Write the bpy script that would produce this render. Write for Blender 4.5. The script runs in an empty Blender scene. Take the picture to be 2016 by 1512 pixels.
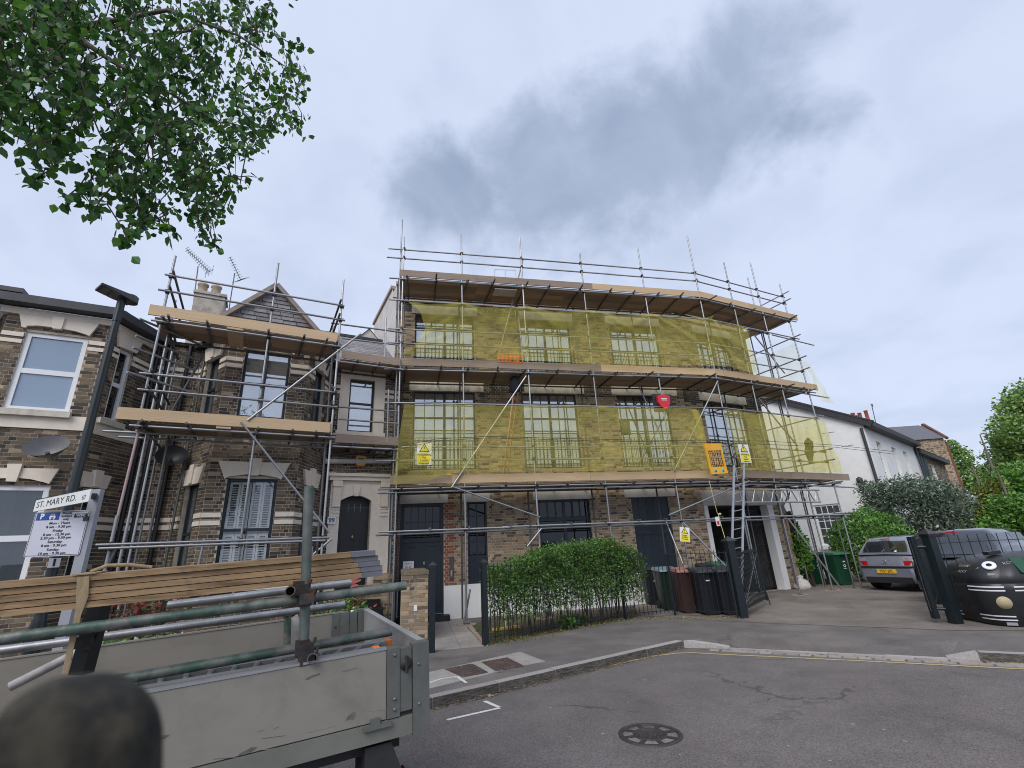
import bpy, math, random
from mathutils import Vector, Matrix
random.seed(7)
R = math.radians
sc = bpy.context.scene
COL = sc.collection
# ---------------------------------------------------------------- camera
CAM_H, FPX, PITCH, ROLL = 1.7, 926.0, R(19.38), R(-2.92)
_f = Vector((0, math.cos(PITCH), math.sin(PITCH))); _u0 = Vector((0, -math.sin(PITCH), math.cos(PITCH))); _r0 = Vector((1, 0, 0))
_r = _r0 * math.cos(ROLL) + _u0 * math.sin(ROLL); _u = _u0 * math.cos(ROLL) - _r0 * math.sin(ROLL)
cam = bpy.data.cameras.new('camera'); camo = bpy.data.objects.new('camera', cam); COL.objects.link(camo)
cam.sensor_width = 36; cam.lens = FPX / 2016 * 36; cam.clip_start = 0.02; cam.clip_end = 2000
camo.matrix_world = Matrix(((_r.x, _u.x, -_f.x, 0), (_r.y, _u.y, -_f.y, 0), (_r.z, _u.z, -_f.z, CAM_H), (0, 0, 0, 1)))
cam.dof.use_dof = True; cam.dof.focus_distance = 9.0; cam.dof.aperture_fstop = (cam.lens / 1000) / 0.0026
sc.camera = camo
# ---------------------------------------------------------------- sky, sun, exposure
SUN_EL, SUN_AZ = R(42), R(203)          # azimuth clockwise from +Y: behind the camera, to its left
w = bpy.data.worlds.new('World'); sc.world = w; w.use_nodes = True
nt = w.node_tree; N = nt.nodes; LK = nt.links.new; N.clear()
def nd(t, **k):
    n = N.new(t)
    for a, b in k.items(): setattr(n, a, b)
    return n
def vm(op, a, b=None):
    n = nd('ShaderNodeVectorMath', operation=op)
    LK(a, n.inputs[0])
    if b is not None:
        if hasattr(b, 'links'): LK(b, n.inputs[1])
        else: n.inputs[1].default_value = b
    return n
def mt(op, a, b=None, c=None, clamp=False):
    n = nd('ShaderNodeMath', operation=op, use_clamp=clamp)
    for i, x in enumerate((a, b, c)):
        if x is None: continue
        if hasattr(x, 'links'): LK(x, n.inputs[i])
        else: n.inputs[i].default_value = x
    return n.outputs[0]
def sstep(x, lo, hi):
    n = nd('ShaderNodeMapRange', interpolation_type='SMOOTHSTEP'); LK(x, n.inputs[0])
    n.inputs[1].default_value = lo; n.inputs[2].default_value = hi; return n.outputs[0]
tc = nd('ShaderNodeTexCoord'); dirv = tc.outputs['Generated']
sky = nd('ShaderNodeTexSky', sky_type='NISHITA', sun_disc=False, sun_elevation=SUN_EL, sun_rotation=SUN_AZ)
bg1 = nd('ShaderNodeBackground'); LK(sky.outputs[0], bg1.inputs[0]); bg1.inputs[1].default_value = 0.07
# a layer of cloud: direction divided by its height gives the flattening of a real cloud sheet
sep = nd('ShaderNodeSeparateXYZ'); LK(dirv, sep.inputs[0])
hh = mt('ADD', mt('MAXIMUM', sep.outputs[2], 0.0), 0.28)
flat = nd('ShaderNodeCombineXYZ'); LK(mt('DIVIDE', sep.outputs[0], hh), flat.inputs[0]); LK(mt('DIVIDE', sep.outputs[1], hh), flat.inputs[1])
def noise(vec, scale, detail=6, rough=.55, dist=0.0):
    n = nd('ShaderNodeTexNoise'); LK(vec, n.inputs['Vector']); n.inputs['Scale'].default_value = scale
    n.inputs['Detail'].default_value = detail; n.inputs['Roughness'].default_value = rough; n.inputs['Distortion'].default_value = dist
    return n.outputs['Fac']
soft = noise(flat.outputs[0], 1.1, 4, .5); fine = noise(flat.outputs[0], 3.4, 7, .52, .3)
def pdir(x, y):
    d = _f + _r * ((x - 1008) / FPX) - _u * ((y - 756) / FPX); return d.normalized()
# heavy grey cumulus bank over the scaffolded building: three overlapping swells in the sky
def swell(px, py, wd, ht, rot=0.0, amp=1.0):
    c = pdir(px, py); ax = (Vector((0, 0, 1)).cross(c)).normalized() * -1; ay = ax.cross(c) * -1
    if ay.z < 0: ay = -ay
    a2 = ax * math.cos(rot) + ay * math.sin(rot); b2 = ay * math.cos(rot) - ax * math.sin(rot)
    e1 = vm('DOT_PRODUCT', dirv, tuple(a2 / wd)).outputs['Value']; e2 = vm('DOT_PRODUCT', dirv, tuple(b2 / ht)).outputs['Value']
    c2 = vm('DOT_PRODUCT', dirv, tuple(b2)).outputs['Value']
    e1 = mt('SUBTRACT', e1, c.dot(a2) / wd); e2 = mt('SUBTRACT', e2, c.dot(b2) / ht)
    front = mt('GREATER_THAN', vm('DOT_PRODUCT', dirv, tuple(c)).outputs['Value'], 0.2)
    r2 = mt('SQRT', mt('ADD', mt('MULTIPLY', e1, e1), mt('MULTIPLY', e2, e2)))
    return mt('MULTIPLY', mt('MULTIPLY', front, amp), mt('SUBTRACT', 1.0, r2))
sw = mt('MAXIMUM', mt('MAXIMUM', swell(890, 390, .22, .13, .0, 1.0), swell(1200, 335, .46, .21, -.04, 1.15)), swell(1420, 150, .30, .10, .0, .42))
puff = noise(dirv, 4.6, 9, .56, .35); puff2 = noise(dirv, 11.0, 8, .6, .2)
edge = mt('ADD', sw, mt('MULTIPLY', mt('SUBTRACT', puff, .5), 1.7))
edge = mt('ADD', edge, mt('MULTIPLY', mt('SUBTRACT', puff2, .5), .55))
bank = sstep(edge, .0, .72)
wisps = sstep(mt('ADD', fine, mt('MULTIPLY', soft, .5)), .62, 1.0)
shade = mt('MAXIMUM', mt('MULTIPLY', bank, .70), mt('MULTIPLY', wisps, .24))
shade = mt('MULTIPLY', shade, mt('ADD', .5, mt('MULTIPLY', noise(dirv, 6.0, 8, .58, .4), .95)))
mixc = nd('ShaderNodeMix', data_type='RGBA'); LK(shade, mixc.inputs[0])
mixc.inputs[6].default_value = (.408, .456, .574, 1); mixc.inputs[7].default_value = (.158, .207, .300, 1)
bg2 = nd('ShaderNodeBackground'); LK(mixc.outputs[2], bg2.inputs[0]); bg2.inputs[1].default_value = 1.0
mx = nd('ShaderNodeMixShader'); mx.inputs[0].default_value = .93; LK(bg1.outputs[0], mx.inputs[1]); LK(bg2.outputs[0], mx.inputs[2])
wo = nd('ShaderNodeOutputWorld'); LK(mx.outputs[0], wo.inputs[0])
w.name = 'sky'
sl = bpy.data.lights.new('sun', 'SUN'); sl.energy = 1.5; sl.angle = R(40); sl.color = (1, .955, .9)
so = bpy.data.objects.new('sun', sl); COL.objects.link(so)
sd = Vector((math.sin(SUN_AZ) * math.cos(SUN_EL), math.cos(SUN_AZ) * math.cos(SUN_EL), math.sin(SUN_EL)))
so.rotation_euler = sd.to_track_quat('Z', 'Y').to_euler(); so.location = sd * 60
sc.view_settings.view_transform = 'Standard'; sc.view_settings.look = 'None'; sc.view_settings.exposure = 0.80
sc.view_settings.gamma = 1; sc.view_settings.use_curve_mapping = False
sc.render.engine = 'CYCLES'; sc.cycles.max_bounces = 6; sc.cycles.transparent_max_bounces = 12
sc.cycles.diffuse_bounces = 3; sc.cycles.glossy_bounces = 3; sc.cycles.use_denoising = True
sc.cycles.sample_clamp_indirect = 4; sc.cycles.pixel_filter_type = 'BLACKMAN_HARRIS'; sc.cycles.filter_width = 1.0

# ---------------------------------------------------------------- materials
MATS = {}
def M(name, col=(.5, .5, .5), var=.18, scale=5.0, rough=.8, metal=0.0, bump=0.0, bscale=60.0, stretch=(1, 1, 1), rnd=0.0,
      spec=.5, col2=None, mix2=(.5, .65), s2=3.0, trans=0.0, alpha=None, emit=None, ramp=None, coat=0.0, speck=None, stain=None, cracks=None):
    """procedural surface: base colour, mottling, second colour in patches (dirt, rust, moss), relief, per-object shift"""
    if name in MATS: return MATS[name]
    m = bpy.data.materials.new(name); m.use_nodes = True; MATS[name] = m
    t = m.node_tree; nn = t.nodes; L = t.links.new; b = nn['Principled BSDF']
    tcn = nn.new('ShaderNodeTexCoord'); oi = nn.new('ShaderNodeObjectInfo'); ge = nn.new('ShaderNodeNewGeometry')
    off = nn.new('ShaderNodeVectorMath'); off.operation = 'MULTIPLY_ADD'
    L(oi.outputs['Random'], off.inputs[0]); off.inputs[1].default_value = (37, 53, 71); L(tcn.outputs['Object'], off.inputs[2])
    mp = nn.new('ShaderNodeVectorMath'); mp.operation = 'MULTIPLY'; L(off.outputs[0], mp.inputs[0]); mp.inputs[1].default_value = stretch
    no = nn.new('ShaderNodeTexNoise'); L(mp.outputs[0], no.inputs['Vector']); no.inputs['Scale'].default_value = scale; no.inputs['Detail'].default_value = 6
    no.inputs['Roughness'].default_value = .62
    mr = nn.new('ShaderNodeMapRange'); L(no.outputs['Fac'], mr.inputs[0]); mr.inputs[1].default_value = .3; mr.inputs[2].default_value = .7
    mr.inputs[3].default_value = 1 - var; mr.inputs[4].default_value = 1 + var
    fac = mr.outputs[0]
    rr = nn.new('ShaderNodeMath'); rr.operation = 'ADD'; L(oi.outputs['Random'], rr.inputs[0]); L(ge.outputs['Random Per Island'], rr.inputs[1])
    fr = nn.new('ShaderNodeMath'); fr.operation = 'FRACT'; L(rr.outputs[0], fr.inputs[0])
    if rnd:
        r2 = nn.new('ShaderNodeMapRange'); L(fr.outputs[0], r2.inputs[0]); r2.inputs[3].default_value = 1 - rnd; r2.inputs[4].default_value = 1 + rnd
        mm = nn.new('ShaderNodeMath'); mm.operation = 'MULTIPLY'; L(fac, mm.inputs[0]); L(r2.outputs[0], mm.inputs[1]); fac = mm.outputs[0]
    src = None
    if ramp:
        cr = nn.new('ShaderNodeValToRGB'); L(fr.outputs[0], cr.inputs[0]); e = cr.color_ramp; e.interpolation = 'CONSTANT'
        while len(e.elements) < len(ramp): e.elements.new(.5)
        for i, (p_, c) in enumerate(ramp): e.elements[i].position = p_; e.elements[i].color = (*c, 1)
        src = cr.outputs[0]
    if col2:
        n2 = nn.new('ShaderNodeTexNoise'); L(mp.outputs[0], n2.inputs['Vector']); n2.inputs['Scale'].default_value = s2; n2.inputs['Detail'].default_value = 8
        n2.inputs['Roughness'].default_value = .65
        m2 = nn.new('ShaderNodeMapRange'); L(n2.outputs['Fac'], m2.inputs[0]); m2.inputs[1].default_value = mix2[0]; m2.inputs[2].default_value = mix2[1]
        cx = nn.new('ShaderNodeMix'); cx.data_type = 'RGBA'; L(m2.outputs[0], cx.inputs[0])
        if src: L(src, cx.inputs[6])
        else: cx.inputs[6].default_value = (*col, 1)
        cx.inputs[7].default_value = (*col2, 1); src = cx.outputs[2]
    if speck:
        n3 = nn.new('ShaderNodeTexNoise'); L(tcn.outputs['Object'], n3.inputs['Vector']); n3.inputs['Scale'].default_value = speck[0]; n3.inputs['Detail'].default_value = 3
        m3 = nn.new('ShaderNodeMapRange'); L(n3.outputs['Fac'], m3.inputs[0]); m3.inputs[1].default_value = .25; m3.inputs[2].default_value = .75
        m3.inputs[3].default_value = 1 - speck[1]; m3.inputs[4].default_value = 1 + speck[1]
        mq = nn.new('ShaderNodeMath'); mq.operation = 'MULTIPLY'; L(fac, mq.inputs[0]); L(m3.outputs[0], mq.inputs[1]); fac = mq.outputs[0]
    def times(f, x):
        q = nn.new('ShaderNodeMath'); q.operation = 'MULTIPLY'; L(f, q.inputs[0]); L(x, q.inputs[1]); return q.outputs[0]
    if stain:   # spills and wear: (scale, from, to, how dark)
        n4 = nn.new('ShaderNodeTexNoise'); L(tcn.outputs['Object'], n4.inputs['Vector']); n4.inputs['Scale'].default_value = stain[0]; n4.inputs['Detail'].default_value = 9; n4.inputs['Roughness'].default_value = .68; n4.inputs['Distortion'].default_value = .6
        m4 = nn.new('ShaderNodeMapRange'); L(n4.outputs['Fac'], m4.inputs[0]); m4.inputs[1].default_value = stain[1]; m4.inputs[2].default_value = stain[2]; m4.inputs[3].default_value = 1; m4.inputs[4].default_value = stain[3]; fac = times(fac, m4.outputs[0])
    if cracks:  # thin wandering cracks, here and there
        wn = nn.new('ShaderNodeTexNoise'); wn.inputs['Scale'].default_value = 5; wn.inputs['Detail'].default_value = 6; L(tcn.outputs['Object'], wn.inputs['Vector'])
        wv = nn.new('ShaderNodeVectorMath'); wv.operation = 'MULTIPLY_ADD'; L(wn.outputs['Color'], wv.inputs[0]); wv.inputs[1].default_value = (.35, .35, .35); L(tcn.outputs['Object'], wv.inputs[2])
        vo = nn.new('ShaderNodeTexVoronoi'); vo.feature = 'DISTANCE_TO_EDGE'; vo.inputs['Scale'].default_value = cracks[0]; L(wv.outputs[0], vo.inputs['Vector'])
        m5 = nn.new('ShaderNodeMapRange'); L(vo.outputs['Distance'], m5.inputs[0]); m5.inputs[1].default_value = .002; m5.inputs[2].default_value = .012; m5.inputs[3].default_value = cracks[1]; m5.inputs[4].default_value = 1
        gn = nn.new('ShaderNodeTexNoise'); gn.inputs['Scale'].default_value = .45; gn.inputs['Detail'].default_value = 2; L(tcn.outputs['Object'], gn.inputs['Vector'])
        m6 = nn.new('ShaderNodeMapRange'); L(gn.outputs['Fac'], m6.inputs[0]); m6.inputs[1].default_value = .50; m6.inputs[2].default_value = .58
        lx_ = nn.new('ShaderNodeMix'); lx_.data_type = 'FLOAT'; L(m6.outputs[0], lx_.inputs[0]); lx_.inputs[2].default_value = 1; L(m5.outputs[0], lx_.inputs[3]); fac = times(fac, lx_.outputs[0])
    vs = nn.new('ShaderNodeVectorMath'); vs.operation = 'SCALE'
    if src: L(src, vs.inputs[0])
    else: vs.inputs[0].default_value = col
    L(fac, vs.inputs['Scale']); L(vs.outputs[0], b.inputs['Base Color'])
    b.inputs['Roughness'].default_value = rough; b.inputs['Metallic'].default_value = metal; b.inputs['Specular IOR Level'].default_value = spec
    if coat: b.inputs['Coat Weight'].default_value = coat; b.inputs['Coat Roughness'].default_value = .04
    if bump:
        nb = nn.new('ShaderNodeTexNoise'); L(mp.outputs[0], nb.inputs['Vector']); nb.inputs['Scale'].default_value = bscale; nb.inputs['Detail'].default_value = 5
        bu = nn.new('ShaderNodeBump'); bu.inputs['Strength'].default_value = bump; bu.inputs['Distance'].default_value = .01
        L(nb.outputs['Fac'], bu.inputs['Height']); L(bu.outputs[0], b.inputs['Normal'])
    if trans: # leaf: let some light through
        tr = nn.new('ShaderNodeBsdfTranslucent'); L(vs.outputs[0], tr.inputs[0]); ms = nn.new('ShaderNodeMixShader'); ms.inputs[0].default_value = trans
        L(b.outputs[0], ms.inputs[1]); L(tr.outputs[0], ms.inputs[2]); L(ms.outputs[0], nn['Material Output'].inputs[0])
    if alpha is not None: b.inputs['Alpha'].default_value = alpha
    if emit: b.inputs['Emission Color'].default_value = (*emit, 1); b.inputs['Emission Strength'].default_value = 1
    return m
def glass(name, tint=(.02, .025, .03), see=.0, rough=.02, refl=.08):
    """window glass: mirror-like skin over a see-through or dark pane"""
    if name in MATS: return MATS[name]
    m = bpy.data.materials.new(name); m.use_nodes = True; MATS[name] = m
    t = m.node_tree; nn = t.nodes; L = t.links.new; nn.remove(nn['Principled BSDF'])
    gl = nn.new('ShaderNodeBsdfGlossy'); gl.inputs['Roughness'].default_value = rough; gl.inputs[0].default_value = (.9, .93, .96, 1)
    tp = nn.new('ShaderNodeBsdfTransparent'); tp.inputs[0].default_value = (.96, .97, .97, 1)
    df = nn.new('ShaderNodeBsdfDiffuse'); df.inputs[0].default_value = (*tint, 1)
    m1 = nn.new('ShaderNodeMixShader'); m1.inputs[0].default_value = see; L(df.outputs[0], m1.inputs[1]); L(tp.outputs[0], m1.inputs[2])
    lw = nn.new('ShaderNodeLayerWeight'); lw.inputs[0].default_value = .18
    mrn = nn.new('ShaderNodeMapRange'); L(lw.outputs['Facing'], mrn.inputs[0]); mrn.inputs[3].default_value = refl; mrn.inputs[4].default_value = min(.75, refl * 8 + .15)
    m2 = nn.new('ShaderNodeMixShader'); L(mrn.outputs[0], m2.inputs[0]); L(m1.outputs[0], m2.inputs[1]); L(gl.outputs[0], m2.inputs[2])
    L(m2.outputs[0], nn['Material Output'].inputs[0]); return m

# ---------------------------------------------------------------- frames and mesh helper
def ray(x, y): return _f + _r * ((x - 1008) / FPX) - _u * ((y - 756) / FPX)
CAM = Vector((0, 0, CAM_H))
def ground(x, y, z=0.0):
    d = ray(x, y); t = (z - CAM_H) / d.z; return CAM + d * t
def to_px(p):
    v = p - CAM; k = v.dot(_f)
    if k <= 0: return (-9999, -9999)
    return (1008 + FPX * v.dot(_r) / k, 756 - FPX * v.dot(_u) / k)
class Fr:
    """upright working plane of a facade: u along it, v into the building, z up"""
    def __init__(s, x, y, yaw): s.o = Vector((x, y, 0)); s.yaw = yaw; a = R(yaw); s.d = Vector((math.cos(a), math.sin(a), 0)); s.n = Vector((-math.sin(a), math.cos(a), 0))
    def w(s, u, v, z): return s.o + s.d * u + s.n * v + Vector((0, 0, z))
    def px(s, x, y, v=0.0):
        d = ray(x, y); t = s.n.dot(s.o + s.n * v - CAM) / s.n.dot(d); p = CAM + d * t - s.o
        return (p.dot(s.d), p.z)
    def at(s, x, y, v=0.0): u, z = s.px(x, y, v); return s.w(u, v, z)
    def rect(s, pts, v=0.0):
        q = [s.px(x, y, v) for x, y in pts]; us = sorted(a for a, b in q); zs = sorted(b for a, b in q); h = len(q) // 2
        return (sum(us[:h]) / h, sum(us[h:]) / h, sum(zs[:h]) / h, sum(zs[h:]) / h)
    def off(s, u, v, dyaw): p = s.w(u, v, 0); return Fr(p.x, p.y, s.yaw + dyaw)
    def mat(s, u, v, z): m = Matrix.Rotation(R(s.yaw), 4, 'Z'); m.translation = s.w(u, v, z); return m
BASE = {}
def base_of(o): return BASE.get(o.name, Vector((0, 0, 0)))
def props(o, label=None, cat=None, group=None, kind=None):
    if label: o['label'] = label
    if cat: o['category'] = cat
    if group: o['group'] = group
    if kind: o['kind'] = kind
    return o
def thing(name, label, cat, loc, group=None):
    o = bpy.data.objects.new(name, None); COL.objects.link(o); o.empty_display_size = .2
    o.location = loc; BASE[o.name] = Vector(loc); return props(o, label, cat, group)
class MB:
    def __init__(s): s.v = []; s.f = []; s.m = []; s.sm = []
    def face(s, pts, mi=0, smooth=False):
        k = len(s.v); s.v += [tuple(p) for p in pts]; s.f.append(tuple(range(k, k + len(pts)))); s.m.append(mi); s.sm.append(smooth); return s
    def grid(s, rows, mi=0, smooth=True, closed=False):
        k = len(s.v); n = len(rows[0])
        for r in rows: s.v += [tuple(p) for p in r]
        for i in range(len(rows) - 1):
            for j in range(n if closed else n - 1):
                j2 = (j + 1) % n; s.f.append((k + i * n + j, k + i * n + j2, k + (i + 1) * n + j2, k + (i + 1) * n + j)); s.m.append(mi); s.sm.append(smooth)
        return s
    def hexa(s, p, mi=0):  # 8 corners: bottom loop 0-3, top loop 4-7
        k = len(s.v); s.v += [tuple(q) for q in p]
        for f in ((3, 2, 1, 0), (4, 5, 6, 7), (0, 1, 5, 4), (1, 2, 6, 5), (2, 3, 7, 6), (3, 0, 4, 7)): s.f.append(tuple(k + i for i in f)); s.m.append(mi); s.sm.append(False)
        return s
    def box(s, fr, u0, u1, v0, v1, z0, z1, mi=0):
        c = ((u0, v0), (u1, v0), (u1, v1), (u0, v1)); return s.hexa([fr.w(a, b, z0) for a, b in c] + [fr.w(a, b, z1) for a, b in c], mi)
    def beam(s, p, q, wd, ht, up=Vector((0, 0, 1)), mi=0):
        p, q = Vector(p), Vector(q); a = (q - p).normalized(); b = a.cross(up)
        if b.length < 1e-4: b = a.cross(Vector((1, 0, 0)))
        b.normalize(); c = b.cross(a); b *= wd / 2; c *= ht / 2
        return s.hexa([p - b - c, p + b - c, q + b - c, q - b - c, p - b + c, p + b + c, q + b + c, q - b + c], mi)
    def tube(s, p, q, r, n=8, mi=0, r2=None, caps=True):
        p, q = Vector(p), Vector(q); a = (q - p).normalized(); b = a.orthogonal().normalized(); c = a.cross(b); r2 = r if r2 is None else r2
        ra = [p + (b * math.cos(t) + c * math.sin(t)) * r for t in (2 * math.pi * i / n for i in range(n))]
        rb = [q + (b * math.cos(t) + c * math.sin(t)) * r2 for t in (2 * math.pi * i / n for i in range(n))]
        s.grid([ra, rb], mi, True, True)
        if caps: s.face(ra[::-1], mi); s.face(rb, mi)
        return s
    def path(s, pts, r, n=6, mi=0):
        pts = [Vector(p) for p in pts]; rr = r if isinstance(r, (list, tuple)) else [r] * len(pts); rows = []; b = None
        for i, p in enumerate(pts):
            a = (pts[min(i + 1, len(pts) - 1)] - pts[max(i - 1, 0)]).normalized()
            b = a.orthogonal().normalized() if b is None else (b - a * b.dot(a)).normalized()
            c = a.cross(b); rows.append([p + (b * math.cos(t) + c * math.sin(t)) * rr[i] for t in (2 * math.pi * k / n for k in range(n))])
        s.grid(rows, mi, True, True); s.face(rows[0][::-1], mi); s.face(rows[-1], mi); return s
    def prism(s, pts, dv, mi=0):
        pts = [Vector(p) for p in pts]; b = [p + dv for p in pts]; s.face(pts, mi); s.face(b[::-1], mi); n = len(pts)
        for i in range(n): j = (i + 1) % n; s.face([pts[i], b[i], b[j], pts[j]], mi)
        return s
    def lathe(s, c, prof, n=12, mi=0, sx=1.0, sy=1.0, cap=True):
        c = Vector(c); rows = [[c + Vector((r * sx * math.cos(t), r * sy * math.sin(t), z)) for t in (2 * math.pi * i / n for i in range(n))] for r, z in prof]
        s.grid(rows, mi, True, True)
        if cap: s.face(rows[0][::-1], mi); s.face(rows[-1], mi)
        return s
    def split(s, name, mats, parent):
        """every separate piece of this shape as a part of its own"""
        key = {}; root = list(range(len(s.v)))
        def find(i):
            while root[i] != i: root[i] = root[root[i]]; i = root[i]
            return i
        for i, p in enumerate(s.v):
            k = tuple(round(c, 5) for c in p)
            if k in key: root[find(i)] = find(key[k])
            else: key[k] = i
        for f in s.f:
            for j in f[1:]: root[find(j)] = find(f[0])
        groups = {}
        for n, f in enumerate(s.f): groups.setdefault(find(f[0]), []).append(n)
        out = []
        for fs in groups.values():
            b = MB(); mp = {}
            for n in fs:
                for i in s.f[n]:
                    if i not in mp: mp[i] = len(b.v); b.v.append(s.v[i])
                b.f.append(tuple(mp[i] for i in s.f[n])); b.m.append(s.m[n]); b.sm.append(s.sm[n])
            out.append(b.build(name, mats, parent))
        return out
    def build(s, name, mats, parent=None, kind=None, loc=None):
        me = bpy.data.meshes.new(name); b = base_of(parent) if parent else (Vector(loc) if loc is not None else Vector((0, 0, 0)))
        me.from_pydata([(x - b.x, y - b.y, z - b.z) for x, y, z in s.v], [], s.f)
        for m in (mats if isinstance(mats, (list, tuple)) else [mats]): me.materials.append(m)
        me.polygons.foreach_set('material_index', s.m); me.polygons.foreach_set('use_smooth', s.sm); me.update()
        o = bpy.data.objects.new(name, me); COL.objects.link(o)
        if parent: o.parent = parent; BASE[o.name] = b
        else: o.location = b; BASE[o.name] = b
        if kind: o['kind'] = kind
        return o
def piece(name, mesh, parent, mw):
    """one of many alike pieces: shares its mesh, stands at world matrix mw, child of parent"""
    o = bpy.data.objects.new(name, mesh); COL.objects.link(o); m = mw.copy(); m.translation = m.translation - base_of(parent)
    o.parent = parent; o.matrix_basis = m; return o
_unit = {}
def unit_box(mat):
    if mat.name not in _unit:
        me = bpy.data.meshes.new('block'); me.from_pydata([(-.5, -.5, -.5), (.5, -.5, -.5), (.5, .5, -.5), (-.5, .5, -.5), (-.5, -.5, .5), (.5, -.5, .5), (.5, .5, .5), (-.5, .5, .5)], [], [(3, 2, 1, 0), (4, 5, 6, 7), (0, 1, 5, 4), (1, 2, 6, 5), (2, 3, 7, 6), (3, 0, 4, 7)])
        me.materials.append(mat); _unit[mat.name] = me
    return _unit[mat.name]
def boxpiece(name, mat, parent, fr, u0, u1, v0, v1, z0, z1, tilt=0.0):
    m = fr.mat((u0 + u1) / 2, (v0 + v1) / 2, (z0 + z1) / 2)
    if tilt: m = m @ Matrix.Rotation(tilt, 4, 'Y')
    return piece(name, unit_box(mat), parent, m @ Matrix.Diagonal((u1 - u0, v1 - v0, z1 - z0, 1)))
def kerb_unit():
    if 'kerb' not in _unit:
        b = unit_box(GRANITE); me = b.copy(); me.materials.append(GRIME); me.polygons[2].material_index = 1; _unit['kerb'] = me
    return _unit['kerb']
_utube = {}
def tubepiece(name, mat, parent, p, q, r=.0242):
    if mat.name not in _utube:
        mb = MB(); mb.tube((0, 0, -.5), (0, 0, .5), 1, 10); me = bpy.data.meshes.new('tube'); me.from_pydata(mb.v, [], mb.f)
        me.polygons.foreach_set('use_smooth', mb.sm); me.materials.append(mat); _utube[mat.name] = me
    p, q = Vector(p), Vector(q); d = q - p; m = d.to_track_quat('Z', 'Y').to_matrix().to_4x4(); m.translation = (p + q) / 2
    return piece(name, _utube[mat.name], parent, m @ Matrix.Diagonal((r, r, d.length, 1)))
def tubepart(name, mat, parent, p, q, r=.0242):
    """a tube of its own mesh, so that its grain keeps one scale along its length"""
    mb = MB(); mb.tube(p, q, r, 10); return mb.build(name, mat, parent)
def text(name, body, size, mat, parent, mw, align='CENTER', shear=0.0, sx=1.0, bold=0.0):
    cu = bpy.data.curves.new(name, 'FONT'); cu.body = body; cu.size = size; cu.align_x = align; cu.align_y = 'CENTER'; cu.extrude = .0006; cu.shear = shear
    cu.offset = bold; cu.resolution_u = 2; cu.materials.append(mat); tmp = bpy.data.objects.new('lettering_source', cu); me = bpy.data.meshes.new_from_object(tmp)
    bpy.data.objects.remove(tmp); o = bpy.data.objects.new(name, me); COL.objects.link(o)
    m = mw @ Matrix.Diagonal((sx, 1, 1, 1)); m.translation = m.translation - base_of(parent); o.parent = parent; o.matrix_basis = m; return o
def copy_tree(o, loc, rz=0.0, label=None):
    c = o.copy(); COL.objects.link(c); c.location = loc; c.rotation_euler = (0, 0, rz)
    if label: c['label'] = label
    for ch in o.children:
        d = ch.copy(); COL.objects.link(d); d.parent = c
        for g in ch.children: e = g.copy(); COL.objects.link(e); e.parent = d
    return c

# ---------------------------------------------------------------- the common surfaces
ASPH = M('asphalt', (.128, .112, .107), .16, 1.2, .92, bump=.5, bscale=160, stain=(.8, .52, .68, .78), cracks=(.42, .5), speck=(70, .6), col2=(.146, .131, .126), s2=.55, mix2=(.4, .62))
PAVE = M('footway_asphalt', (.125, .112, .107), .18, 1.6, .92, bump=.6, bscale=140, stain=(1.1, .5, .68, .8), cracks=(.5, .5), speck=(65, .6), col2=(.165, .148, .138), s2=.7, mix2=(.42, .62))
DRIVE = M('driveway_tarmac', (.185, .160, .138), .22, 1.3, .95, bump=.5, bscale=120, stain=(.7, .5, .66, .75), speck=(60, .5), col2=(.135, .118, .104), s2=.6)
CONC = M('concrete', (.30, .28, .26), .15, 4, .9, bump=.3, bscale=90, speck=(150, .2), rnd=.1)
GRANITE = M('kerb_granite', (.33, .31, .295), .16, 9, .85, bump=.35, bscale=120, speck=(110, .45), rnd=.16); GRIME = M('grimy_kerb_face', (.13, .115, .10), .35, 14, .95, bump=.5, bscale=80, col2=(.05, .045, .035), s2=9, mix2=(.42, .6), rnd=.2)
SETT = M('granite_sett', (.29, .26, .235), .15, 9, .85, bump=.3, bscale=80, speck=(110, .3), rnd=.18)
SOIL = M('soil', (.085, .065, .045), .35, 5, .98, bump=.9, bscale=30, speck=(60, .5), col2=(.06, .085, .03), s2=4)
MOSS = M('gutter_litter', (.10, .085, .045), .45, 30, .98, bump=1, bscale=60, col2=(.05, .06, .02), s2=20)
WHITEPAINT = M('road_paint_white', (.62, .61, .60), .2, 30, .8, col2=(.3, .29, .28), s2=50, mix2=(.58, .7))
YELLOWPAINT = M('road_paint_yellow', (.46, .36, .17), .22, 25, .85, col2=(.22, .19, .15), s2=35, mix2=(.5, .66))
_bk = [(0, (.075, .058, .044)), (.16, (.125, .094, .066)), (.34, (.155, .118, .08)), (.52, (.098, .074, .055)), (.66, (.14, .098, .068)), (.8, (.185, .14, .09)), (.93, (.06, .051, .045))]
BRICK = M('stock_brick', rough=.92, ramp=_bk, var=.25, scale=9, bump=.5, bscale=90, col2=(.075, .064, .055), s2=.8, mix2=(.58, .85))
_bl = [(0, (.30, .225, .145)), (.2, (.37, .28, .18)), (.4, (.25, .18, .12)), (.6, (.42, .325, .21)), (.78, (.33, .23, .15)), (.92, (.235, .185, .14))]
BRICKL = M('pale_stock_brick', rough=.92, ramp=_bl, var=.22, scale=9, bump=.5, bscale=90, col2=(.17, .135, .10), s2=1.1, mix2=(.58, .85))
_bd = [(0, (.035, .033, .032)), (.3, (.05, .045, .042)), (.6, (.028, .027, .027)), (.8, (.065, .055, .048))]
BRICKD = M('sooty_shaded_brick', rough=.92, ramp=_bd, var=.3, scale=9, bump=.5, bscale=90)
BRICKR = M('red_rubbed_brick', (.25, .085, .05), .2, 12, .9, bump=.3, bscale=90, rnd=.22)
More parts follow.
